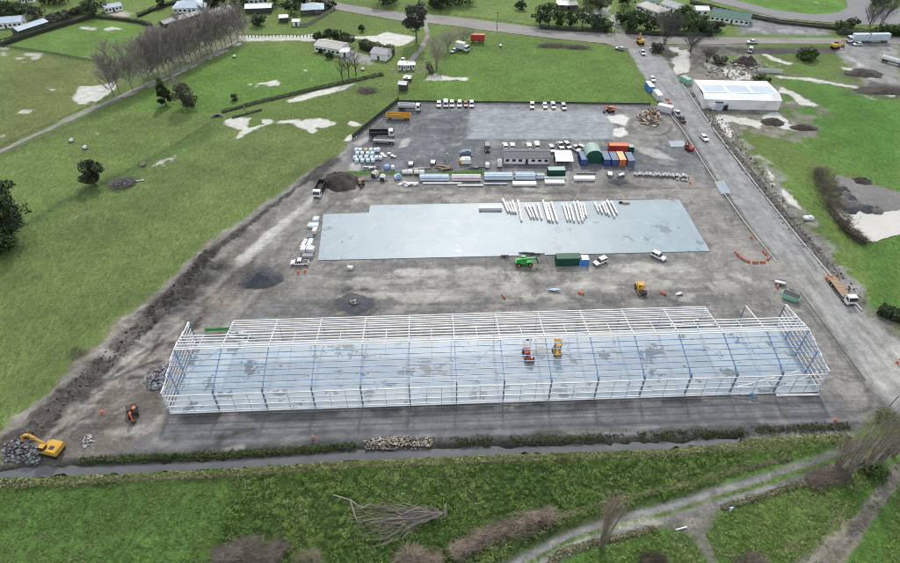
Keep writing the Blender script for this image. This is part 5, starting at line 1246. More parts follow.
for k, (x, y) in enumerate([(842,191),(845,196),(843,201),(849,200),(852,205),(858,207),(866,209),(875,210),(842,206),(850,210)]):
    heap('gravel_heap','dumped gravel mound in the scalloped line between pond water and gravel' if 0 < k < 9 else ['upper end mound of the scalloped gravel line at the pond','','','','','','','','','lowest mound of the scalloped gravel line at the pond'][k],'mound',x,y,3.0,2.7,1.7,'gravel_dark' if k%3 == 0 else 'gravel_mid',18,'dumped mounds at the pond')
heap('soil_heap','ring of earth thrown up around the round pit above the frame','earth ring',355,304,5.6,4.6,.8,'gravel_dark')
c = G(355.5,303); e = thing('manhole_chamber','round concrete chamber with dark opening inside the earth ring','chamber',(c.x,c.y,.1),0)
MB().cone((0,0,0),(0,0,1.0),1.5,1.5,20,caps=True).build('ring','gravel_mid',e); MB().cone((0,0,.98),(0,0,1.03),1.25,1.25,20).build('opening','black',e)
for a in (.5,1.7): MB().bar((-1.5*math.cos(a),-1.5*math.sin(a),1.08),(.4*math.cos(a),.4*math.sin(a),1.08),.12).build('bar','wrap_white',e)
def rubble(name, label, cat, pts, n, smin, smax, m, h=.6, kind='stuff', cols=None, peak=None):
    Pp = P2(pts); lo, hi = Pp.min(0), Pp.max(0); mb = MB(); k = 0
    while k < n:
        q = rng.uniform(lo,hi)
        if not inside(q[:1],q[1:],Pp)[0]: continue
        ed = segd(q[:1],q[1:],Pp,True)[0]; s = random.uniform(smin,smax)*random.uniform(.6,1)
        z = float(ground_z(q[0],q[1]))+min(h,ed*.5)*random.random()
        mb.blob((q[0],q[1],z+s*.3),(s*random.uniform(.6,1.1),s*random.uniform(.5,.9),s*random.uniform(.4,.7)),6,4,.28,col=random.choice(cols) if cols else None); k += 1
    o = mb.build(name,m); tag(o,label,cat,kind=kind); return o
mk('stones',(0,0,0),.9,.35,.8,attr=True)
rubble('rubble','grey broken concrete rubble tipped at the ditch end by the yellow excavator','rubble',[(6,447),(14,441),(30,442),(34,447),(40,450),(42,460),(34,465),(14,462),(4,462)],700,.15,.5,'stones',1.3,cols=[(.25,.265,.28),(.16,.165,.17),(.10,.09,.085),(.33,.35,.37),(.07,.065,.06)])
rubble('rubble','pale stone riprap on the ditch bank below the frame','stones',[(363,441),(385,437),(436,436),(432,446),(400,448),(366,449)],460,.22,.45,'stones',.5,cols=[(.34,.30,.245),(.25,.225,.19),(.40,.365,.31),(.13,.12,.105),(.28,.22,.16)])
rubble('rubble','grey rock pile left of the frame end','rocks',[(144,380),(158,366),(172,362),(168,380),(164,388),(150,391)],260,.3,.75,'stones',1.2,cols=[(.26,.26,.28),(.18,.18,.20),(.34,.34,.36),(.12,.12,.12)])
rubble('rubble','scatter of pale broken stone right of the yellow excavator','rubble',[(78,440),(90,434),(94,442),(84,448)],50,.2,.45,'stones',.3,cols=[(.5,.5,.5),(.3,.3,.3)])
rubble('rubble','mixed heap of broken timber and concrete beside the road in the upper yard','rubble',[(636,117),(648,109),(658,111),(662,120),(655,127),(642,124)],230,.4,1.1,'stones',2.6,cols=[(.42,.28,.16),(.30,.2,.13),(.5,.46,.4),(.12,.1,.09),(.2,.18,.17),(.6,.58,.54)])
rubble('rubble','strewn grey debris in the silt above the large white shed','rubble',[(700,75),(735,60),(765,62),(770,72),(735,82)],150,.3,1.0,'stones',.5,cols=[(.3,.28,.26),(.15,.14,.13),(.5,.48,.45)])
rubble('rubble','strewn clods along the dug verge of the access road','debris',[(690,92),(702,94),(735,132),(770,180),(806,232),(838,270),(868,304),(862,310),(832,280),(796,240),(756,188),(715,134)],900,.12,.42,'stones',.2,cols=[(.05,.045,.04),(.12,.105,.09),(.09,.08,.07),(.3,.28,.25)])
rubble('rubble','clods and roots on the raised soil bank along the big paddock','debris',[(20,436),(66,392),(112,346),(165,296),(205,256),(214,264),(180,306),(125,358),(75,402),(30,446)],500,.12,.38,'stones',.15,cols=[(.045,.04,.036),(.075,.066,.058),(.17,.145,.12),(.03,.027,.025)])
# cones and barriers
def make_cone(name='traffic_cone'):
    def fn():
        e = empty(name); MB().box((0,0,.04),(.5,.5,.08)).build('base','safety_orange',e); b = MB().cone((0,0,.06),(0,0,1.1),.22,.06,12).build('body','safety_orange',e); MB().cone((0,0,.5),(0,0,.75),.155,.115,12).build('sleeve','wrap_white',b); return e
    return fn
for x, y, lab in ((298.5,272.5,'orange cone in front of the white pickup, left of two'),(305.3,271.5,'orange cone in front of the white pickup, right of two'),(102.5,413,'orange cone on the churned mud left of the orange excavator'),(777,287.5,'orange cone beside the small pale trailer by the green skip'),(751,238,'orange cone on the verge of the access road above the barrier'),(313.5,438,'lone orange marker on the haul road near the ditch'),(835,421,'orange marker at the right end of the haul road'),(826,279,'orange cone behind the flatbed truck'),(897,363,'orange cone at the right picture edge on the road'),(690,183,'orange cone at the end of the row of pipes')):
    place('cone',make_cone(),lab,'cone',G(x,y),random.random(),'traffic cones around the site').scale = (1.5,1.5,1.5)
def make_bar(name='road_barrier'):
    def fn():
        e = empty(name); MB().prism([(-.22,0),(-.09,.75),(.09,.75),(.22,0)],-.8,.8).build('body','safety_orange',e,bevel=.03); MB().box((0,0,.5),(.26,.75,.34)).build('panel','wrap_white',e)
        for q in (-.7,.7): MB().box((0,q,.04),(.7,.25,.08)).build('foot','dark_steel',e)
        return e
    return fn
for k, (x0, y0, x1, y1) in enumerate(((735,252,738,256),(738.5,256.5,743,260),(744,260.5,750,262.5),(752,262.8,758,263),(759,263,766,262),(767,261,769,257),(766,254.5,763,252))):
    a, b = G(x0,y0), G(x1,y1); d = b-a
    place('barr',make_bar(),'orange and white plastic barrier in the curve around the trench' if 0 < k < 6 else ['upper left end barrier of the curve around the trench','','','','','','upper right end barrier of the curve around the trench'][k],'barrier',(a+b)/2,math.atan2(d.y,d.x)+math.pi/2,'barriers around the trench')
for k, (x, y, a, lab) in enumerate(((503.5,297,.4,'small orange barrier on gravel above the frame, left of two'),(581,294,1.2,'orange barrier on gravel above the frame, left of the roller'),(663,294,1.0,'red and white barrier right of the road roller'),(667,100,.9,'orange barrier on the road edge below the long blue container'),(669.5,104,.9,'orange barrier at the yard entrance above the white container'))):
    place('barr',make_bar(),lab,'barrier',G(x,y),a)
# fallen survey sheet etc.
# ================================================================ HOUSES AND SHEDS
def hb(p0, p1, D, H, rise, roofm, wallm, name, label, cat, **kw):
    a, b = G(*p0), G(*p1); m = ((p0[0]+p1[0])/2,(p0[1]+p1[1])/2); d = b-a
    o = gable(name,label,cat,m[0],m[1],d.length,D,H,rise,math.atan2(d.y,d.x),roofm,wallm,**kw); o.location = ((a.x+b.x)/2,(a.y+b.y)/2,0); return o
hb((-10,29.5),(23,27),9,2.8,1.6,'roof_blue','wall_white','house','white house with pale blue roof at the left picture edge','house',wins=6)
hb((21,36.5),(50,27),7,2.8,1.0,'roof_blue','wall_dark','barn','low barn with pale blue roof beside the dark paddock hedge','barn',wins=0,doors=0)
hb((-4,12),(6,10),8,2.8,1.4,'roof_grey','wall_white','house','small grey roofed house in the top left corner','house')
hb((106,13.2),(123,10.2),6,2.6,1.0,'roof_blue','wall_white','farm_office','small blue roofed building with two verandas by a pale yard','building',wins=4)
hb((20,3.5),(34,2.5),8,2.8,1.4,'roof_white','wall_white','house','white roofed house cut by the top edge at left','house')
hb((174,13.5),(206,12.5),12,2.8,2.2,'roof_blue','wall_white','house','white house with blue grey hipped roof left of the poplars','house',hip=True,wins=6,chim=True)
hb((166,29),(205,17.5),6,2.6,.9,'roof_grey','wall_dark','barn','long low grey roofed barn behind the poplar row','barn',wins=0,doors=0)
hb((214,23.5),(236,15.5),10,3.2,1.4,'roof_grey','wall_cream','barn','grey barn with wide roof at the upper end of the poplar row','barn',wins=2)
hb((246,13.8),(272,12.8),8,2.8,1.1,'roof_white','wall_dark','barn','long shed with weathered white roof among dark trees','shed',wins=0,doors=1)
hb((302,15.2),(324,14.2),10,2.8,2.0,'roof_blue','wall_dark','house','house with bright blue roof above the flooded strip','house',hip=True,wins=4)
hb((293,26.2),(300,26),4,2.4,.6,'roof_white','wall_white','garden_shed','small white shed at the end of the grey garden fence','shed',wins=0)
hb((280,22.5),(288.5,22),5,2.4,.6,'roof_white','wall_dark','garden_shed','small shed with white roof left of the white garden shed','shed',wins=0)
hb((315,51.3),(340,55.8),9,3.0,1.2,'roof_cream','wall_white','house','long white house with cream roof beside the clipped hedge','house',wins=5)
hb((340.5,57),(349,57.2),5,2.5,.7,'roof_white','wall_white','carport','small white carport at the right end of the cream roofed house','carport',wins=0)
hb((371,58.8),(386,61.2),8,3.0,1.1,'roof_grey','wall_white','farm_shed','grey roofed shed with white walls right of the clipped hedge','shed',wins=0,doors=1)
hb((398.5,70),(406,70.6),4.5,2.6,.6,'wrap_white','wrap_white','caravan','white caravan on the farm driveway, left of two','caravan',wins=2)
hb((407,70.2),(415,69.6),3.5,2.4,.5,'wrap_white','wrap_white','caravan','white caravan on the farm driveway, right of two','caravan',wins=2)
hb((398.8,90.6),(406,91.4),3.2,3.0,.6,'wrap_white','wall_dark','hut','narrow hut with white roof and dark side in the grass','hut',wins=0)
hb((404,81.5),(410,82),3,1.6,.3,'wrap_white','wall_dark','hut','small white topped hut above the narrow one','hut',wins=0)
hb((556,9.8),(567.5,10.4),8,2.8,1.2,'roof_white','wall_dark','house','house with bright white roof among dark trees','house',wins=2)
hb((569,10.5),(577,10),7,2.8,1.0,'roof_grey','wall_dark','shed','grey roofed shed next to the bright white roof','shed',wins=0)
hb((635,9.5),(658,18),9,2.8,1.6,'roof_cream','wall_white','house','house with pale grey roof in the trees above the junction','house',hip=True,wins=4)
hb((643,6.5),(659,7),7,2.8,1.4,'roof_green','wall_white','house','white house with pale green roof cut by the top edge','house',wins=3)
hb((660,8.5),(678,14.5),8,2.8,1.6,'roof_grey','wall_white','house','grey gabled house with white end right of the pale roof','house',wins=3)
hb((695.3,15.2),(708,15.6),7,2.8,1.0,'roof_white','wall_white','garage','white double garage left of the green roofed house','garage',wins=2,doors=0)
hb((709.5,20.5),(748,26),10,2.8,2.4,'roof_green','wall_white','house','white house with long dark green roof by the cross road','house',wins=7)
hb((245,4.5),(268,3.5),9,2.8,1.5,'roof_grey','wall_white','house','grey roofed house at the top edge above the long shed','house')
# the big shed
a, b = G(702.5,108.5), G(778,110.3); d = (b-a); L = d.length
e = thing('large_shed','large white shed with pale blue roof panels beside the access road','shed',((a.x+b.x)/2,(a.y+b.y)/2,0),math.atan2(d.y,d.x))
D, H = 18.5, 4.2
MB().add([(-L/2,0,0),(L/2,0,0),(L/2,D,0),(-L/2,D,0),(-L/2,0,H),(L/2,0,H),(L/2,D,H),(-L/2,D,H)],[(0,1,5,4),(1,2,6,5),(2,3,7,6),(3,0,4,7)]).build('wall','wall_white',e)
ro = MB().add([(-L/2-.3,-.3,H),(L/2+.3,-.3,H),(L/2+.3,4.2,H+1.1),(-L/2-.3,4.2,H+1.1),(L/2+.3,D+.3,H+.1),(-L/2-.3,D+.3,H+.1)],[(0,1,2,3),(3,2,4,5)]).build('roof','roof_white',e)
for k in range(3):
    x0 = -L/2+1.2+k*(L-1)/3; x1 = x0+(L-1)/3-1.2
    MB().add([(x0,4.9,H+1.06),(x1,4.9,H+1.06),(x1,D-1.8,H+.24),(x0,D-1.8,H+.24)],[(0,1,2,3)]).build('roof_panel','roof_blue',ro)
MB().bar((-L/2-.3,4.2,H+1.13),(L/2+.3,4.2,H+1.13),.4,.06).build('ridge_cap','roof_white',ro)
mb = MB()
for k in range(int(L/1.5)): mb.box((-L/2+.75+k*1.5,-.02,H/2),(.08,.06,H))
mb.build('wall_rib','wall_white',e); MB().box((-L/2+6,-.04,1.6),(3.2,.08,3.2)).build('door','wall_dark',e)
put('wt2',make_tank('galv',5.0,1.5,'steel_tank'),708.5,107.8,-60,'silver round tank against the left corner of the large white shed','tank')
put('c_low2',make_container('wrap_blue','roof_blue',5.5,2.4,2.6),718,108.8,-8,'pale blue container in front of the large white shed','container')
put('g8',make_plant('black','dark_steel',(2.0,1.6,2.0),'machine_box'),724.5,110,0,'black box beside the pale blue container at the large shed','box')
put('c_mint',make_container('mint','pale_green',5.2,2.4,2.4),685,82.5,115,'mint green container beside the upper access road','container')
for k in range(8):
    c = G(758.5+k*3.1,71.8+.15*k); e = thing('white_drum','white drum in the middle of the short row above the field' if 0 < k < 7 else ('leftmost white drum of the short row above the field' if k == 0 else 'rightmost white drum of the short row above the field'),'drum',(c.x,c.y,0),0,'row of white drums')
    MB().cone((0,0,0),(0,0,1.5),.62,.62,12).build('drum','wrap_white',e); MB().cone((0,0,1.5),(0,0,1.6),.66,.66,12).build('lid','grey_steel',e)
put('boat',make_plant('wrap_white','silver',(3.6,1.7,.9),'water_trough'),808,219.5,0,'white trough standing in mud between verge and pond','trough')
c = G(820,33); 
# ================================================================ FENCES
def fence(name, label, pts, h=1.1, step=4.0, m='post', rails=3, panel=False, cat='fence', railm=None, thick=.14):
    q = [G(*p) for p in pts]; e = thing(name,label,cat,(q[0].x,q[0].y,0)); o = q[0]
    tot = sum((b-a).length for a,b in zip(q[:-1],q[1:])); step = max(step,tot/95); posts = []
    for a, b in zip(q[:-1],q[1:]):
        n = max(1,round((b-a).length/step)); posts += [a+(b-a)*k/n for k in range(n)]
    posts.append(q[-1])
    for p in posts: MB().box((p.x-o.x,p.y-o.y,h/2),(thick,thick,h)).build('post',m,e)
    mb = MB()
    for a, b in zip(q[:-1],q[1:]):
        if panel: mb.bar(a-o+Vector((0,0,h*.5)),b-o+Vector((0,0,h*.5)),.05,h*.92)
    if panel: mb.build('panel',railm or m,e)
    else:
        for k in range(rails):
            mb = MB()
            for a, b in zip(q[:-1],q[1:]): mb.bar(a-o+Vector((0,0,h*(k+.8)/rails*.9)),b-o+Vector((0,0,h*(k+.8)/rails*.9)),.05 if rails > 2 else .04,.10)
            mb.build('rail',railm or m,e)
    return e
fence('hoarding','dark slate hoarding along the slanting left side of the upper yard',[(352.5,139.5),(375,121),(399,101.8)],2.2,2.4,'fence_dark',panel=True)
fence('yard_fence','dark green netting fence along the back of the upper yard',[(399,101.8),(455,102.6),(560,103.6),(650,104.8)],.9,3,'fence_dark',panel=True)
fence('paddock_fence','close dark post fence along the lower side of the bright upper left paddock',[(3,47),(50,54),(102,63.5)],1.5,1.6,'fence_dark',rails=2,thick=.3)
fence('garden_fence','grey board fence sloping down from the blue roofed house',[(335,9.5),(307,26.2),(300,26.6)],1.8,2.4,'timber_grey',panel=True)
fence('driveway_fence','post and rail fence along the lower edge of the poplar driveway',[(0,158),(25,146.5),(72,125),(118,104),(163,83),(208,62),(236,46)],1.1,4,'post',2)
fence('driveway_fence','thin fence along the upper edge of the poplar driveway',[(0,148),(23,136.8),(70,116),(115,95.5)],1.1,4,'post',2)
fence('field_fence','wire fence from the big dark tree up past the round tree to the culvert',[(28,226),(60,205),(95,187),(120,176),(165,152),(215,121)],1.1,4,'post',2)
fence('field_fence','fence beside the ditch from culvert to the farm gate',[(222,113),(270,99),(330,85),(383,73.5)],1.1,4,'post',2)
fence('verge_fence','low fence along the field below the cross road',[(440,14),(500,21),(530,26),(552,27.5)],1.0,5,'post',2)
fence('raceway_fence','dark barrier fence along the near side of the raceway',[(690,2),(740,14),(780,22),(830,27)],1.3,3,'fence_dark',panel=True)
fence('timber_rail','long white pole lying at the back fence of the yard',[(623,103.3),(648,103.6)],.5,6,'wrap_white',1,cat='pole')
fence('gate','pale wooden farm gate leaning open beside the flooded corner',[(242,105.5),(246,110)],1.2,1.2,'timber_grey',3,cat='gate')
fence('flood_fence','row of dark stakes standing in the flooded strip left of the house',[(242,37),(262,36.6),(290,36.6),(314,37)],1.3,1.8,'post',1,thick=.35)
fence('flood_fence','dark stakes in the flood beside the bare willow',[(426,75.5),(441,77)],1.2,1.2,'post',1,thick=.25)
c = G(217,117); e = thing('culvert','dark concrete culvert mouth at the paddock corner','culvert',(c.x,c.y,0),.2); MB().box((0,.6,.5),(3.6,.4,1.0)).build('headwall','timber_grey',e); MB().box((0,.38,.4),(1.6,.06,.7)).build('opening','black',e); MB().box((-2.1,0,.45),(.3,1.6,.9)).box((2.1,0,.45),(.3,1.6,.9)).build('wing_wall','timber_grey',e)
# ================================================================ TREES
def C3(*c): return np.array(c,float)
EVG = [(.036,.058,.028),(.052,.080,.035),(.074,.105,.046),(.026,.040,.021)]
EUC = [(.055,.068,.045),(.078,.092,.06),(.042,.053,.035),(.10,.11,.08)]
SHR = [(.045,.085,.026),(.065,.11,.032),(.03,.055,.02),(.085,.125,.045)]
GRY = [(.12,.12,.09),(.095,.10,.075),(.15,.145,.115),(.07,.08,.055)]
BRN = [(.36,.32,.30),(.29,.26,.245),(.43,.39,.365),(.23,.205,.19)]
def crown_mesh(h, r, base, n, size, cols, k=26, shape='round', sq=1.0):
    cen = []; 
    while len(cen) < k:
        p = rng.uniform(-1,1,3)
        if (p**2).sum() > 1: continue
        if (p**2).sum() < .22 and random.random() < .7: continue
        if shape == 'cone': p[:2] *= max(.12,(1-(p[2]+1)/2)*1.15)
        cen.append((p[0]*r*.82,p[1]*r*.82*sq,base+(h-base)*(p[2]*.46+.5)))
    cen = np.array(cen); rad = rng.uniform(.55,1.25,k)*r*.36*(1.0 if shape != 'cone' else .8)
    idx = rng.integers(0,k,n); P = rng.normal(size=(n,3)); P /= np.linalg.norm(P,axis=1)[:,None]; P *= (rng.uniform(.35,1,n)**.6)[:,None]
    P = cen[idx]+P*rad[idx][:,None]*np.array([1,1,.75]); P[:,2] = np.clip(P[:,2],.2,None)
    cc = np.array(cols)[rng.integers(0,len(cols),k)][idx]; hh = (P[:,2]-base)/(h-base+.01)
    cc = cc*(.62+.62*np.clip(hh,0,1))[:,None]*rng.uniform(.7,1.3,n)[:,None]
    V, Fq = leaves(P,size*rng.uniform(.7,1.3,n)); return V, Fq, cc, cen
def leafy(name, label, px, py, h, r, base=1.5, n=1600, size=.7, cols=EVG, k=26, cat='tree', shape='round', group=None, trunk=.3, key=None, bark='bark', sq=1.0, rz=0):
    if key and key in KIDS:
        e = dup(KIDS[key]); e.location = G(px,py); e.rotation_euler = (0,0,random.uniform(0,6)); e['label'] = label
        if group: e['group'] = group
        return e
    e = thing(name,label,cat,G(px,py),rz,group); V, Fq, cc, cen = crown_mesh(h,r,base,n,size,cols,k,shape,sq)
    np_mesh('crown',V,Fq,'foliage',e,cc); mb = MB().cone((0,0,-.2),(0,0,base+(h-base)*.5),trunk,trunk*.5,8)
    for p in cen[:8]: mb.cone((0,0,base+(h-base)*.12),tuple(p),trunk*.4,trunk*.12,5)
    mb.build('trunk',bark,e)
    if key: KIDS[key] = e
    return e
def grow(h, r, trunk_h, nl, ntw, up=.8, r0=.28, multi=1, lean=(0,0), twr=.035, spread=1.0):
    """bare tree: trunk/limbs (A,B,r0,r1) and twigs"""
    TA, TB, T0, T1 = [], [], [], []; WA, WB, W0 = [], [], []
    for s in range(multi):
        base = np.array([random.uniform(-.5,.5)*(multi > 1),random.uniform(-.5,.5)*(multi > 1),-.2])
        an = random.uniform(0,6.28); tl = .0 if multi == 1 else random.uniform(.1,.55)*spread
        top = base+np.array([math.cos(an)*tl*r*1.3+lean[0],math.sin(an)*tl*r*1.3+lean[1],h*random.uniform(.85,1.0)])
        pts = [base]; 
        for k in range(1,7):
            t = k/6; p = base+(top-base)*t; p[:2] += rng.normal(0,.12*r*.25,2)*t
            if multi > 1: p[:2] = base[:2]+(top-base)[:2]*t**1.3
            pts.append(p)
        rr = [r0*(1-.9*k/6)/(multi**.35) for k in range(7)]
        for k in range(6): TA.append(pts[k]); TB.append(pts[k+1]); T0.append(rr[k]); T1.append(rr[k+1])
        for l in range(nl//multi):
            t = random.uniform(trunk_h/h,.97); i = min(5,int(t*6)); p = pts[i]+(pts[i+1]-pts[i])*(t*6-i)
            an = random.uniform(0,6.28); ln = r*(1.15-.75*max(0,(t-trunk_h/h))/(1-trunk_h/h))*random.uniform(.7,1.1)
            dr = np.array([math.cos(an)*(1-up*.55),math.sin(an)*(1-up*.55),up]); dr /= np.linalg.norm(dr); q = p+dr*ln/(1-up*.55)*.85
            q[2] = min(q[2],h*1.02)
            mid = (p+q)/2+rng.normal(0,.06*ln,3); rb = max(.03,rr[i]*.3)
            TA += [p,mid]; TB += [mid,q]; T0 += [rb,rb*.6]; T1 += [rb*.6,.02]
            for w_ in range(ntw):
                tt = random.uniform(.2,1); s0 = p+(mid-p)*tt*2 if tt < .5 else mid+(q-mid)*(tt*2-1)
                d2 = dr*.8+rng.normal(0,.55,3); d2[2] += .25; d2 /= np.linalg.norm(d2); l2 = ln*random.uniform(.15,.5)
                WA.append(s0); WB.append(s0+d2*l2); W0.append(twr)
    return (np.array(TA),np.array(TB),np.array(T0),np.array(T1)),(np.array(WA),np.array(WB),np.array(W0))
def bare(name, label, px, py, h, r, trunk_h=3, nl=40, ntw=9, cols=BRN, key=None, group=None, cat='tree', rz=None, scale=None, **kw):
    if key and key in KIDS:
        e = dup(KIDS[key]); e.location = G(px,py); e['label'] = label; e.rotation_euler = (0,0,random.uniform(0,6.28) if rz is None else rz)
        if group: e['group'] = group
    else:
        e = thing(name,label,cat,G(px,py),rz or 0,group); (A,B,r0,r1),(WA,WB,W0) = grow(h,r,trunk_h,nl,ntw,**kw)
        V, Fq = sticks(A,B,r0,r1); c = np.array(cols)[0]*.75; np_mesh('trunk',V,Fq,'twig',e,np.tile(c,(len(Fq),1))*rng.uniform(.7,1.2,len(Fq))[:,None])
        V, Fq = sticks(WA,WB,W0,W0*.4); np_mesh('crown',V,Fq,'twig',e,np.array(cols)[rng.integers(0,len(cols),len(Fq))])
        if key: KIDS[key] = e
    if scale: e.scale = (scale*random.uniform(.9,1.1),)*2+(scale,)
    return e
PB = [(114,97.5),(120,94.5),(133,91.5),(145,87),(150,82),(155,80),(160,78.5),(166,75.5),(170,73),(176,71),(181,68.5),(186,66.5),(192,63.5),(197,61),(202,58.5),(208,56),(212,54),(217,51),(222,49),(226,47),(238,42.5),(244,40),(232,44.5)]
PB2 = [(162,68),(188,57),(212,46)]
for k, (x, y) in enumerate(PB):
    lab = 'bare grey poplar in the dense row along the driveway'
    if k == 0: lab = 'bare poplar nearest the camera at the lower left end of the row'
    if k == 21: lab = 'bare poplar at the far upper right end of the driveway row'
    bare('poplar_tree',lab,x,y-.8,21,5.6,3,64,28,BRN,key='pop%d'%(k%5),group='bare poplars along the driveway',up=.74,twr=.055,r0=.24,scale=random.uniform(.86,1.08))
for x, y in PB2: bare('poplar_tree','bare poplar in the second rank behind the driveway row',x,y,20,4.5,4,46,13,BRN,key='pop%d'%random.randint(0,4),group='bare poplars behind the driveway row',scale=random.uniform(.8,1.0))
leafy('conifer_tree','dark conical evergreen below the poplar row, left of the brown tree',166,104.5,11.5,3.8,.2,3400,.7,EVG,40,shape='cone',trunk=.3)
leafy('shrub_tree','brownish round tree beside the dark conical evergreen',188,108.5,12,5.2,.5,2800,.55,[(.075,.075,.05),(.055,.06,.04),(.10,.09,.07)],26,trunk=.25)
bare('bare_tree','thin bare pale tree rising out of the brownish round tree',184,104.5,13,4,3,34,9,BRN)
leafy('round_tree','dark round tree standing alone at the fence in the left paddock',95,185,9.0,4.6,.9,4200,.6,EVG,30,trunk=.32)
leafy('spreading_tree','huge dark evergreen tree filling the left picture edge',6,240,24,9.6,1.5,9000,.8,EVG,60,trunk=.8)
leafy('spreading_tree','lower dark evergreen at the left edge in front of the huge one',2,250,10,7.5,.6,3500,.75,EVG,34,trunk=.5)
leafy('eucalyptus_tree','tall grey green gum tree beside the cross road',416.5,42,21,7.0,5,4200,.75,EUC,40,trunk=.5,bark='bark_grey')
for k, (x, y) in enumerate(((342.5,81),(349,77.5),(356,75))):
    bare('bare_tree',['left of three small bare trees below the cream roofed house','middle of three small bare trees below the cream roofed house','right of three small bare trees below the cream roofed house'][k],x,y,11,3.6,2,40,10,[(.10,.085,.085),(.075,.065,.065)],key='sb%d'%k,group='three bare trees')
bare('willow_tree','bare brown upright willow beside the flooded corner',437,68,13,5.5,1,90,10,BRN,multi=5,twr=.04)
bare('willow_tree','low bare willow scrub above the flooded corner',448,50,8,6,1,70,10,BRN,multi=5,twr=.04); bare('willow_tree','bare scrub left of the red trailer',463,44,6,6,1,60,10,BRN,multi=5,twr=.04)
bare('bare_tree','grey bare round tree beside the road junction',664,45,14,8.5,1.0,120,16,[(.12,.115,.12),(.15,.14,.14),(.09,.085,.085)],multi=4,twr=.05)
bare('bare_tree','bare shrub tree in the silt right of the junction',690,52,7,6,1,60,12,[(.12,.11,.11),(.15,.14,.13)],multi=4,twr=.05); bare('bare_tree','bare shrub in the mud above the large white shed',707,62,5,5,1,60,12,[(.14,.13,.12),(.16,.15,.14)],multi=5,twr=.05)
bare('bare_tree','bare grey tree beside the raceway, left of two',870,27,10,6,1.5,70,12,[(.13,.12,.12),(.16,.15,.15)],multi=3,twr=.05); bare('bare_tree','taller bare grey tree beside the raceway, right of two',880,26,14,6.5,1.5,80,12,[(.13,.12,.12),(.16,.15,.15)],multi=3,twr=.05)
leafy('shrub','small rounded bush standing alone in the paddock below the poplars',235,100,2.6,1.9,.2,400,.5,[(.07,.07,.045),(.05,.055,.035)],12,cat='bush',trunk=.12)
# tree groups far away: each tree its own thing
FAR = [ # px,py,h,r,cols,label
 (8,17,8,8,EVG,'dark clipped evergreen mass above the left house, left one'),(20,16,7,6,EVG,'dark evergreen above the blue barn, between hedge and shrubs'),(37,18,7,5,EUC,'dark purple leafed tree behind the blue roofed barn'),(60,3,8,7,EVG,'dark tree cut by the top edge above the shrub row'),
 (95,15,10,7,EVG,'broad dark evergreen at the corner of the bright paddock'),(46,4,6,4,EVG,'small dark tree near the top edge at left'),(162,7.5,7,2.6,EVG,'narrow dark conifer in the garden hedge'),(212,8,7,5,EVG,'dark evergreen behind the blue hipped house'),(221,5,9,6,EVG,'tall dark evergreen at the upper end of the poplars'),
 (258,25,6,5,EUC,'grey bush at the end of the driveway flood'),(240,8,9,7,EVG,'dark tree left of the long white roofed shed'),(275,4,10,8,EVG,'dark tree at the top edge right of the long shed'),(292,14,8,6,EVG,'dark rounded tree left of the blue roofed house'),(300,5,8,6,EVG,'dark tree behind the blue roofed house'),(318,6,8,5,EVG,'dark tree touching the right end of the blue roof'),(330,9,5,4,EUC,'grey green tree right of the blue roofed house'),
 (385,4,9,9,EVG,'dark tree at the top edge above the road bend'),(440,6,9,10,EVG,'dark broad tree right of the gum tree at the top edge'),(462,3,8,9,EVG,'dark tree mass at the top edge over the pale field'),
 (521,9,4,3.5,EUC,'small dark bush in the pale field by the top edge'),(540,25,11,5,EVG,'leftmost tall dark tree above the cross road bend'),(549,25,12,6,EVG,'second tall dark tree above the cross road bend'),(560,27,8,4,SHR,'small green tree in front of the white roofed house'),(570,26,9,4,EVG,'narrow dark tree right of the white roofed house'),
 (582,27,11,6,EUC,'greyish tall tree above the cross road'),(594,29,8,6,EVG,'dark tree by the house driveway, left side'),(604,31,6,5,SHR,'green shrub on the house driveway corner'),(600,10,8,6,EUC,'grey tree behind the house driveway'),(590,3,8,7,EVG,'dark tree at the top edge near the house driveway'),
 (622,24,9,5,EVG,'dark tree right of the house driveway'),(632,30,10,7,EVG,'dark tree below the pale grey roof'),(646,31,9,7,EVG,'dark tree between pale roof and grey bare tree'),(628,6,9,7,EVG,'dark tree at the top edge left of the pale roof'),(676,30,8,7,SHR,'green tree right of the grey bare tree'),(688,31,9,7,SHR,'olive green tree left of the double garage'),(699,31,7,6,EVG,'dark shrub below the double garage'),(708,34,6,5,EVG,'dark bush at the road below the green roof'),(716,31,5,4,EUC,'reddish grey bush before the green roofed house'),(684,17,7,6,SHR,'green tree between grey house and garage'),
 (842,32,5,4,SHR,'round bush left end of the hedge behind the long truck'),(838,28,4,3,[(.3,.27,.24),(.25,.22,.2)],'pale blossoming shrub left of the long truck'),(850,27,5,4,EVG,'dark bush behind the long truck'),(880,34,5,5,SHR,'green bush right of the long truck'),(895,35,5,6,SHR,'green bush at the right picture edge by the cross road'),
 (808,59,4,6,[(.03,.07,.015),(.04,.09,.02)],'low dark green bush in the rough field'),(880,5,4,6,EVG,'dark bush at the raceway fork'),
 (762,84,3.5,5,SHR,'dark green bush behind the large white shed'),(720,63,3,4,GRY,'grey green scrub in the silt'),(656,52,4,4,EUC,'dark scrub at the right side of the road junction'),
 (322,52,2.6,2.2,EVG,'small bush against the cream roofed house'),(330,58,3,2.4,SHR,'green bush below the cream roofed house'),(320,42,5,3.5,EVG,'dark tree behind the left end of the cream roofed house'),(330,40,6,3.5,EVG,'dark tree behind the cream roofed house, second from left'),(337,39.5,5,3.2,EUC,'brown green tree behind the cream roofed house'),(349,46,6,3.2,EUC,'dark red brown tree at the right end of the cream roofed house'),(344,41,4,3,EVG,'bush behind the right end of the cream roofed house'),(362,31,3,1.8,EVG,'tiny dark bush above the flood'),
]
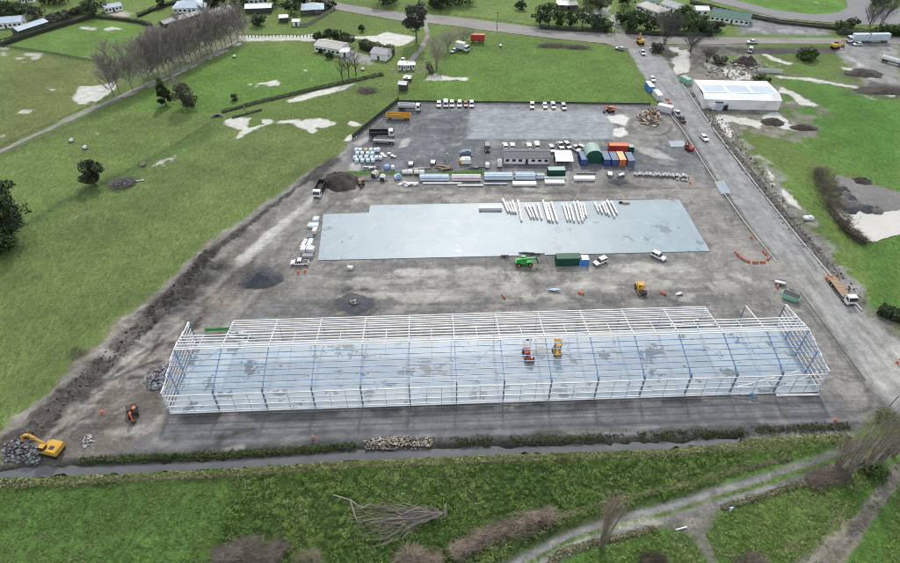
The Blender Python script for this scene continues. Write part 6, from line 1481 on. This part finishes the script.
for k, (x, y, h, r, cols, lab) in enumerate(FAR):
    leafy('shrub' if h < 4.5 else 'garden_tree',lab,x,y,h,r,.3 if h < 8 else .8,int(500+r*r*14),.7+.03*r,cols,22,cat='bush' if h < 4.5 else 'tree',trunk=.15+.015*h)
# shrub row above the bright paddock
for k, (x, y) in enumerate(((36,22.5),(44,24.5),(52,21.5),(58,20),(66,18),(73,15.5),(80,13.5),(88,11.5),(58,24),(68,21))):
    leafy('shrub','grey green shrub in the row above the bright paddock' if 0 < k < 7 else ['leftmost grey shrub above the bright paddock','','','','','','','grey shrub nearest the broad evergreen above the bright paddock','grey shrub set lower in the shrub row, left one','grey shrub set lower in the shrub row, right one'][k],x,y,4,3.6,.2,520,.75,GRY,14,cat='bush',group='shrub row above the paddock',key='shr%d'%(k%3))
# clipped hedges
def hedge(label, pts, wd, h, n, cols=EVG, size=.5, name='hedge', cat='hedge'):
    q = [np.array(G(*p)) for p in pts]; e = thing(name,label,cat,tuple(q[0])); o = q[0]; seg = [np.linalg.norm(b-a) for a,b in zip(q[:-1],q[1:])]; tot = sum(seg); Ps = []
    for a, b, l in zip(q[:-1],q[1:],seg):
        m = max(8,int(n*l/tot)); t = rng.uniform(0,1,m); d = (b-a)/l; nr = np.array([-d[1],d[0],0]); s = rng.uniform(-1,1,m); z = rng.uniform(0,1,m)
        edge = rng.random(m) < .6; top = rng.random(m) < .5; z = np.where(edge & top,1,z); s = np.where(edge & ~top,np.sign(s),s)
        lump = .8+.4*vnoise(t*l/2.5+a[0],np.zeros(m)+a[1],3)
        P = a-o+d*(t*l)[:,None]+nr*(s*wd/2*lump)[:,None]; P[:,2] = .1+z*h*lump*.95; Ps.append(P)
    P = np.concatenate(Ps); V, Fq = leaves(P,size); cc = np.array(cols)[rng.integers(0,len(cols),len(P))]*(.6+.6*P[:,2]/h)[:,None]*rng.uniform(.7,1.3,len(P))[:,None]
    np_mesh('foliage',V,Fq,'foliage',e,cc); mb = MB()
    for a, b, l in zip(q[:-1],q[1:],seg):
        mb.bar(tuple(a-o+np.array([0,0,h*.35])),tuple(b-o+np.array([0,0,h*.35])),wd*.55,h*.65)
    mb.build('stems','wall_dark',e); return e
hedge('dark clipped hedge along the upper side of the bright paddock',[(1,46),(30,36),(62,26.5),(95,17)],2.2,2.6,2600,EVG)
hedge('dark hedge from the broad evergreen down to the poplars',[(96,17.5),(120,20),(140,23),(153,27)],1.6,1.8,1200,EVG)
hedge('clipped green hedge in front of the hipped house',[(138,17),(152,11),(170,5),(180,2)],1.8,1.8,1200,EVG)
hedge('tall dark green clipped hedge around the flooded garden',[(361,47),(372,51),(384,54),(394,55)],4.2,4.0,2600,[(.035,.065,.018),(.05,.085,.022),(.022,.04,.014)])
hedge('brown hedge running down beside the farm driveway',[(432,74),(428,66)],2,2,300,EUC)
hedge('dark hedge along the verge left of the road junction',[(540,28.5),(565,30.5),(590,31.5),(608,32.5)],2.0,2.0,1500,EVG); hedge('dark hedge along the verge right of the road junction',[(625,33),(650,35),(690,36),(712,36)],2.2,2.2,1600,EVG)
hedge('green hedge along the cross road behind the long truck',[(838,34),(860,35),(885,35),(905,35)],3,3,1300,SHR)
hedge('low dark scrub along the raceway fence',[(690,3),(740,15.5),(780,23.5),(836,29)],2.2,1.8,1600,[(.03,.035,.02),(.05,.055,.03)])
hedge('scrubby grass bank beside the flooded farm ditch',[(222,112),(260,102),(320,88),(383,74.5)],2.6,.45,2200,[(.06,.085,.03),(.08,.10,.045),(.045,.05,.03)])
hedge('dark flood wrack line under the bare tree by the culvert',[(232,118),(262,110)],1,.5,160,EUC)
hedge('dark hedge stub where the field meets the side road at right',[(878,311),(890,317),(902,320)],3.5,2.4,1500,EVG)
for lab, x, y, rx in (('brown scrub pile in the green paddock by the road, left one',552,46,9),('brown scrub pile in the green paddock by the road, right one',577,47.5,7),('dark twig pile in the grass at the flooded ditch',367,91,5)):
    c = G(x,y); e = thing('brush_pile',lab,'brush pile',(c.x,c.y,0)); n = 500
    P = rng.normal(0,1,(n,3))*np.array([rx*.4,1.2,.35]); P[:,2] = np.abs(P[:,2])*1.4; D_ = rng.normal(0,1,(n,3))*np.array([1,.8,.4])
    V, Fq = sticks(P-D_*.8,P+D_*.8,.07,.03); np_mesh('branches',V,Fq,'twig',e,np.array(BRN)[rng.integers(0,4,len(Fq))]*.6)
c = G(123,184); e = thing('branch_pile','grey pile of cut branches at the fence beside the round tree','branch pile',(c.x,c.y,0)); n = 500
P = rng.normal(0,1,(n,3))*np.array([1.9,1.5,.5]); P[:,2] = np.abs(P[:,2]); D_ = rng.normal(0,1,(n,3))*np.array([1,.8,.35])
V, Fq = sticks(P-D_*.9,P+D_*.9,.10,.04); np_mesh('branches',V,Fq,'twig',e,np.array([(.20,.185,.18),(.14,.13,.125),(.27,.25,.24)])[rng.integers(0,3,len(Fq))])
c = G(139.5,181); e = thing('fallen_pole','white pole lying right of the grey branch pile','pole',(c.x,c.y,0),.3); MB().cone((-1.6,0,.2),(1.6,0,.2),.2,.2,8).build('pole','wrap_white',e)
# animals' feeder, troughs
for x, y, lab in ((72,141.5,'dark trough with white top in the left paddock'),(85.5,148.5,'small white block in the left paddock below the trough'),(144,165.5,'dark clump of timber beside the pale washed patch'),(500.5,46.5,'white tank standing alone in the green paddock'),(234.7,57,'small white trough in the paddock right of the poplars'),(363,70,'small white trough in the grass below the grey farm shed')):
    put('tro%d'%int(x),make_plant('wrap_white' if x not in (144,) else 'timber_grey','grey_steel',(1.8,1.2,.7),'water_trough'),x,y,random.uniform(0,90),lab,'trough')
# utility poles
for x, y, lab in ((497,29,'wooden power pole at the cross road verge'),(614,35,'wooden power pole at the house driveway corner')):
    c = G(x,y); e = thing('power_pole',lab,'pole',(c.x,c.y,0)); MB().cone((0,0,0),(0,0,9),.17,.11,8).build('post','post',e); MB().box((0,0,8.4),(2.2,.12,.14)).build('crossarm','post',e)
# ================================================================ FOREGROUND VEGETATION
MEADOW = P2([(-20,484),(230,475),(356,466),(450,462.5),(560,459),(670,454),(760,447),(850,440),(905,432),(930,600),(-30,600)])
TR_W = P2(TRACK); JUNC = P2([(676,514),(712,500),(716,520),(706,535),(722,566),(740,590),(712,590),(705,560),(690,535),(665,526)]); RUT = P2([(775,590),(822,545),(850,515),(880,470),(905,430),(925,440),(890,520),(875,590)])
def scatter(poly, n, avoid_track=True):
    lo, hi = poly.min(0), poly.max(0); out_ = np.zeros((0,2))
    while len(out_) < n:
        q = rng.uniform(lo,hi,(n,2)); ok = inside(q[:,0],q[:,1],poly)
        if avoid_track: ok &= (segd(q[:,0],q[:,1],TR_W,False) > 3.1) & ~inside(q[:,0],q[:,1],JUNC) & ~(inside(q[:,0],q[:,1],RUT) & (rng.random(n) < .85))
        out_ = np.concatenate([out_,q[ok]])
    return out_[:n]
def tufts(name, label, cat, pts, per, size, height, cols, spread=.3, vary=None, thin=None, lump=6.0):
    n = len(pts); k = fbm(pts[:,0],pts[:,1],lump,77); 
    if thin is not None: pts = pts[k > thin]; k = k[k > thin]; n = len(pts)
    hgt = height*rng.uniform(.4,1.2,n)*(.6+.9*k); cc = np.array(cols)[np.clip((k*len(cols)*1.3-.25+rng.normal(0,.55,n)).astype(int),0,len(cols)-1)]*rng.uniform(.75,1.25,n)[:,None]
    idx = np.repeat(np.arange(n),per); m = len(idx); a = rng.uniform(0,6.28,m); rr = np.sqrt(rng.random(m))*spread*(.5+hgt[idx])
    z0 = ground_z(pts[:,0],pts[:,1]); t = rng.random(m)
    P = np.stack([pts[idx,0]+rr*np.cos(a),pts[idx,1]+rr*np.sin(a),z0[idx]+hgt[idx]*(.15+.85*t*(1-.5*(rr/rr.max())**2))],1)
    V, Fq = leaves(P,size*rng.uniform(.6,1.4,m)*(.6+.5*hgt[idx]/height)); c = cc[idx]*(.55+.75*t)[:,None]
    o = np_mesh(name,V,Fq,'foliage',None,c); tag(o,label,cat,kind='stuff'); return o
GRN = [(.040,.090,.020),(.064,.132,.028),(.10,.182,.038),(.145,.225,.052),(.20,.26,.09)]
LGT = [(.055,.12,.022),(.085,.165,.032),(.13,.19,.06),(.19,.22,.10),(.07,.14,.028)]
left_m = P2([(-30,487),(240,477),(225,520),(205,600),(-30,600)])
def domes(name, label, cat, pts, per, size, rmin, rmax, cols, flat=.75, lump=4.5, thin=None, lo=.45):
    k = fbm(pts[:,0],pts[:,1],lump,77); k2 = fbm(pts[:,0],pts[:,1],1.7,83)
    if thin is not None: s_ = k > thin; pts, k, k2 = pts[s_], k[s_], k2[s_]
    n = len(pts); r = (rmin+(rmax-rmin)*rng.random(n)**2)*(.55+.9*k); idx = np.repeat(np.arange(n),per); m = len(idx)
    cc = np.array(cols)[np.clip(((k*.6+k2*.5)*len(cols)*1.25-.15+rng.normal(0,.28,n)).astype(int),0,len(cols)-1)]*rng.uniform(.85,1.15,n)[:,None]
    a = rng.uniform(0,6.28,m); t = rng.random(m); ph = np.arccos(t); rr = r[idx]*np.sin(ph)*rng.uniform(.75,1.1,m); z0 = ground_z(pts[:,0],pts[:,1])
    P = np.stack([pts[idx,0]+rr*np.cos(a),pts[idx,1]+rr*np.sin(a),z0[idx]+.03+r[idx]*flat*t*rng.uniform(.8,1.1,m)],1)
    nr = np.stack([np.sin(ph)*np.cos(a),np.sin(ph)*np.sin(a),t*1.1],1); V, Fq = leaves(P,size*rng.uniform(.6,1.35,m),nrm=nr); c = cc[idx]*(lo+(1.25-lo)*t)[:,None]*rng.uniform(.9,1.1,m)[:,None]  # shade put into the leaf colours, darkest at each dome's base
    o = np_mesh(name,V,Fq,'foliage',None,c); tag(o,label,cat,kind='stuff'); return o
PAST = [(.070,.128,.030),(.088,.15,.036),(.108,.168,.045),(.15,.20,.068),(.20,.23,.10)]
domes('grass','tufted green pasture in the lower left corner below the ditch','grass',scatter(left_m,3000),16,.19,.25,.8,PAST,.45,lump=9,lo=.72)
mid_m = P2([(238,477),(356,470),(450,466),(560,462),(670,458),(745,451),(700,500),(600,528),(540,556),(500,600),(200,600),(225,520)])
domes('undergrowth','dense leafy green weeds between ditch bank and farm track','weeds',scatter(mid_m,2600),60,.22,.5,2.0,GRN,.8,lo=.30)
right_m = P2([(745,451),(860,438),(940,430),(960,600),(540,600),(600,545),(700,505)])
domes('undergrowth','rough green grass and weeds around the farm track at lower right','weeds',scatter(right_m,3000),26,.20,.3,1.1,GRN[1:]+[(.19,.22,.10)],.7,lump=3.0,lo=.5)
def along(pts, n, wd, wdz=0):
    q = P2(pts); seg = np.hypot(*(q[1:]-q[:-1]).T); cum = np.concatenate([[0],np.cumsum(seg)]); s = rng.uniform(0,cum[-1],n); i = np.clip(np.searchsorted(cum,s)-1,0,len(seg)-1); t = (s-cum[i])/seg[i]
    d = (q[1:]-q[:-1])[i]/seg[i][:,None]; off = rng.normal(0,wd*.4,n); return q[i]+(q[i+1]-q[i])*t[:,None]+np.stack([-d[:,1],d[:,0]],1)*off[:,None]
PALE = [(.11,.17,.042),(.15,.205,.06),(.20,.235,.09),(.25,.25,.135),(.12,.185,.048)]
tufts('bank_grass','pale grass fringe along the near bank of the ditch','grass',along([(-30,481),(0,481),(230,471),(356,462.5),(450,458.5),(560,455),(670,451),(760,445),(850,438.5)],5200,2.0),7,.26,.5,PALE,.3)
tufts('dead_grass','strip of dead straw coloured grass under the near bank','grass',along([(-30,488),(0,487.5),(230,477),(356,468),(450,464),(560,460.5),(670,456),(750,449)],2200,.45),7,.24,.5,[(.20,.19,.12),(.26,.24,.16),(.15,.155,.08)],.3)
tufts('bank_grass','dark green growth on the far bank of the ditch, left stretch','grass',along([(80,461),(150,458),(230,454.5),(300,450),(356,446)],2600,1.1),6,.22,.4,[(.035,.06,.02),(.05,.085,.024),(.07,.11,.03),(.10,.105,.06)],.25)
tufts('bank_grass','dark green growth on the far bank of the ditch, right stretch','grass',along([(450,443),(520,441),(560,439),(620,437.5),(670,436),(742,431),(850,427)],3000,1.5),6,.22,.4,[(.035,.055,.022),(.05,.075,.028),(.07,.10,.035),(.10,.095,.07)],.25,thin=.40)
for lab, pts in (('raised straw coloured grass verge along the upper side of the farm track',[(556,518),(590,508),(640,495),(700,482),(740,470),(790,458)]),('raised straw coloured grass verge along the lower side of the farm track',[(545,572),(560,553),(600,541),(640,533),(655,529)]),('straw coloured verge running from the junction to the bare trees',[(722,508),(750,500),(790,488),(830,476),(850,470)])):
    tufts('dead_grass',lab,'grass',along(pts,1800,.6),7,.26,.6,[(.17,.17,.10),(.23,.215,.14),(.12,.14,.06),(.28,.25,.17)],.35)
# fallen tree
c = G(444,514); e = thing('fallen_tree','grey fallen tree with upturned root plate in the weeds','fallen tree',(c.x,c.y,0))
def toG(px,py,z): p = G(px,py,z); return np.array([p.x-c.x,p.y-c.y,z])
TA, TB, r0, r1 = [], [], [], []; WA, WB = [], []
root = toG(443.6,513.6,1.3)
for k in range(44):
    f = random.random(); ty = 500+50*f**1.0; tx = 352+random.uniform(-4,30)+(8 if ty > 530 else 0)
    if random.random() < .5: tx += random.uniform(0,45); ty = 503+(ty-503)*(443-tx)/90
    tip = toG(tx,ty,random.uniform(.3,1.6)); st = root+(tip-root)*random.uniform(0,.35)*(random.random() < .7)
    w0 = random.uniform(.07,.20); pp = [st+(tip-st)*q_/4+rng.normal(0,.62,3)*np.array([1,1,.6])*(0 < q_ < 4) for q_ in range(5)]
    for q_ in range(4): TA.append(pp[q_]); TB.append(pp[q_+1]); r0.append(w0*(1-.2*q_)); r1.append(w0*(.8-.2*q_)+.02)
    for j in range(7):
        s0 = st+(tip-st)*random.uniform(.35,1); d2 = (tip-st)/np.linalg.norm(tip-st)*1.4+rng.normal(0,.6,3)*np.array([1,1,.6]); WA.append(s0); WB.append(s0+d2*random.uniform(.4,1.3))
for k in range(420):
    tx = random.uniform(354,432); ty = 508+random.uniform(-5,38)*(443-tx)/90; q_ = toG(tx,ty,random.uniform(.1,1.3)); d2 = rng.normal(0,1,3)*np.array([1.2,.7,.4]); WA.append(q_); WB.append(q_+d2*random.uniform(.6,1.3))
V, Fq = sticks(np.array(TA),np.array(TB),np.array(r0),np.array(r1)); np_mesh('trunk',V,Fq,'twig',e,np.array([(.26,.235,.215),(.34,.31,.285),(.2,.18,.165)])[rng.integers(0,3,len(Fq))])
V, Fq = sticks(np.array(WA),np.array(WB),.035,.02); np_mesh('branches',V,Fq,'twig',e,np.array([(.30,.255,.21),(.36,.315,.265),(.20,.165,.135)])[rng.integers(0,3,len(Fq))])
mb = MB()
for k in range(26):
    a = random.uniform(0,6.28); l = random.uniform(.5,1.9); mb.cone((.1,0,1.3),(random.uniform(-.1,.7),l*math.cos(a),1.3+l*.95*math.sin(a)),.16,.04,5)
mb.blob((.25,0,1.3),(.35,1.1,1.1),10,6,.25).build('root_plate','timber_grey',e)
TA, TB = [], []
for p0, p1, p2 in (((333,495,.4),(350,500,.9),(357,522,.3)),((350,500,.9),(362,508,.8),(372,503,.4))):
    TA += [toG(*p0),toG(*p1)]; TB += [toG(*p1),toG(*p2)]
V, Fq = sticks(np.array(TA),np.array(TB),.16,.09); o = np_mesh('dead_limb',V,Fq,'twig',None,np.tile(np.array([(.36,.33,.30)]),(len(Fq),1))); o.location = c; tag(o,'pale forked dead limb lying left of the fallen tree','branch')
# bramble mounds
def mound(label, pts, wd, h, n, cols, name='bramble_mound', cat='brambles', lumps=3.5):
    P = along(pts,n,wd); P += np.stack([fbm(P[:,0],P[:,1],lumps,61)-.5,fbm(P[:,0],P[:,1],lumps,66)-.5],1)*wd*.9; q = P2(pts); dist = segd(P[:,0],P[:,1],q,False); hh = h*np.clip(1-(dist/(wd*1.1))**2,.05,1)*(.25+1.5*fbm(P[:,0],P[:,1],2.2,55)); z = hh*rng.uniform(0,1,n)**.5
    o0 = P.mean(0); e = thing(name,label,cat,(o0[0],o0[1],0)); A = np.stack([P[:,0]-o0[0],P[:,1]-o0[1],z],1); D_ = rng.normal(0,1,(n,3))*np.array([.9,.6,.55]); D_[:,2] = np.abs(D_[:,2]); 
    V, Fq = sticks(A,A+D_*.85,.035,.02); cc = np.array(cols)[rng.integers(0,len(cols),n)]*(.5+.7*z/h)[:,None]; np_mesh('canes',V,Fq,'twig',e,np.tile(cc,(3,1)))
    V, Fq = leaves(A[:n//2]*np.array([1,1,.9]),.30); np_mesh('foliage',V,Fq,'foliage',e,cc[:n//2]*.9); 
    mb = MB()
    for a, b in zip(q[:-1],q[1:]): mb.bar((a[0]-o0[0],a[1]-o0[1],h*.1),(b[0]-o0[0],b[1]-o0[1],h*.1),wd*.5,h*.2)
    mb.build('core','wall_dark',e); return e
BRB = [(.34,.285,.225),(.27,.22,.175),(.42,.36,.295),(.19,.155,.12)]
mound('long pinkish brown bramble mound left of the farm track',[(452,558),(470,547),(490,538),(515,530),(535,522),(552,517)],2.6,2.2,5200,BRB)
mound('grey brown bramble mound at the bottom edge left of the fallen tree',[(216,566),(237,557),(262,554),(280,563)],3.8,2.6,5200,[(.235,.205,.175),(.18,.16,.135),(.29,.255,.22)])
mound('small brown bramble mound below the root plate at the bottom edge',[(398,566),(412,558),(440,562)],2.6,1.6,2600,BRB); mound('pale straw clump at the bottom edge beside the grey bramble mound',[(300,562),(318,558)],1.6,1.2,900,[(.26,.25,.17),(.2,.2,.12),(.3,.27,.2)])
mound('brown bramble clump at the bottom edge by the junction',[(740,569),(760,562)],2.4,1.4,1200,[(.22,.19,.15),(.16,.14,.11)])
mound('dark bramble patch in the weeds at lower right centre',[(642,563),(662,560)],2.0,1.2,900,[(.10,.09,.07),(.13,.12,.09)])
mound('tangle of pale dead branches at the end of the lower verge',[(808,484),(830,476),(845,474)],2.4,1.2,1500,[(.26,.23,.19),(.2,.17,.14)])
mound('tall bramble bank on the left side of the pond',[(818,172),(826,186),(829,200),(832,212),(840,222)],4.6,2.4,3800,[(.19,.165,.13),(.14,.13,.09),(.23,.21,.165),(.10,.13,.055)],'bramble_bank',lumps=6)
mound('lower bramble bank beside the pond water',[(840,223),(849,233),(858,240),(864,245)],3.0,1.6,1600,[(.15,.13,.105),(.11,.10,.075),(.08,.10,.045)],'bramble_bank',lumps=6)
# bare trees of the foreground
TN = [(.40,.335,.27),(.32,.265,.215),(.48,.41,.335),(.24,.2,.165)]
bare('willow_tree','bare many stemmed tree beside the farm track in front of the green weeds',601,546,17,3.4,.3,120,7,TN,multi=13,twr=.03,up=1.5,r0=.3,spread=.8)
for k, (x, y, h, lx, ly, lab) in enumerate(((846,476,15,5,6,'leftmost bare leaning willow at the right edge'),(862,470,17,6,6,'second bare leaning willow at the right edge'),(878,463,16,6,5,'third bare leaning willow at the right edge'),(893,456,17,5,5,'bare leaning willow nearest the right picture edge'),(836,470,8,1,2,'small bare sapling left of the leaning willows'))):
    bare('willow_tree',lab,x,y,h,3.8,.3,80,6,[(.33,.285,.235),(.26,.225,.19),(.40,.35,.29)],multi=10,twr=.035,up=1.2,r0=.3,lean=(lx,ly),spread=.8,group='leaning bare willows at the right edge')
leafy('shrub','green leafy bush under the bare willows at the right edge',874,474,2.2,3.2,.1,1000,.45,SHR,16,cat='bush',trunk=.08)
leafy('shrub','yellow green bush at the end of the haul road at right',884,420,2.2,2.6,.1,700,.45,[(.10,.14,.04),(.14,.16,.07),(.07,.11,.03)],14,cat='bush',trunk=.08)
c = G(681,529); e = thing('white_post','white board lying at the lower side of the track junction','board',(c.x,c.y,0),.25); MB().box((0,0,.25),(2.4,.25,.12)).build('board','wrap_white',e); MB().box((-.8,0,.1),(.15,.15,.2)).box((.8,0,.1),(.15,.15,.2)).build('support','post',e)
c = G(730,511); e = thing('valve_post','small pale blue valve post in the grass at the junction','post',(c.x,c.y,0)); MB().cone((0,0,0),(0,0,1.3),.2,.2,8).build('pipe','bag_white',e); MB().cone((-.45,0,1.1),(.45,0,1.25),.16,.16,8).build('valve','bag_blue',e)
c = G(885,411); e = thing('marker_post','leaning thin grey post at the end of the haul road','post',(c.x,c.y,0)); MB().bar((0,0,0),(1.6,.9,4.2),.16).build('post','post',e)
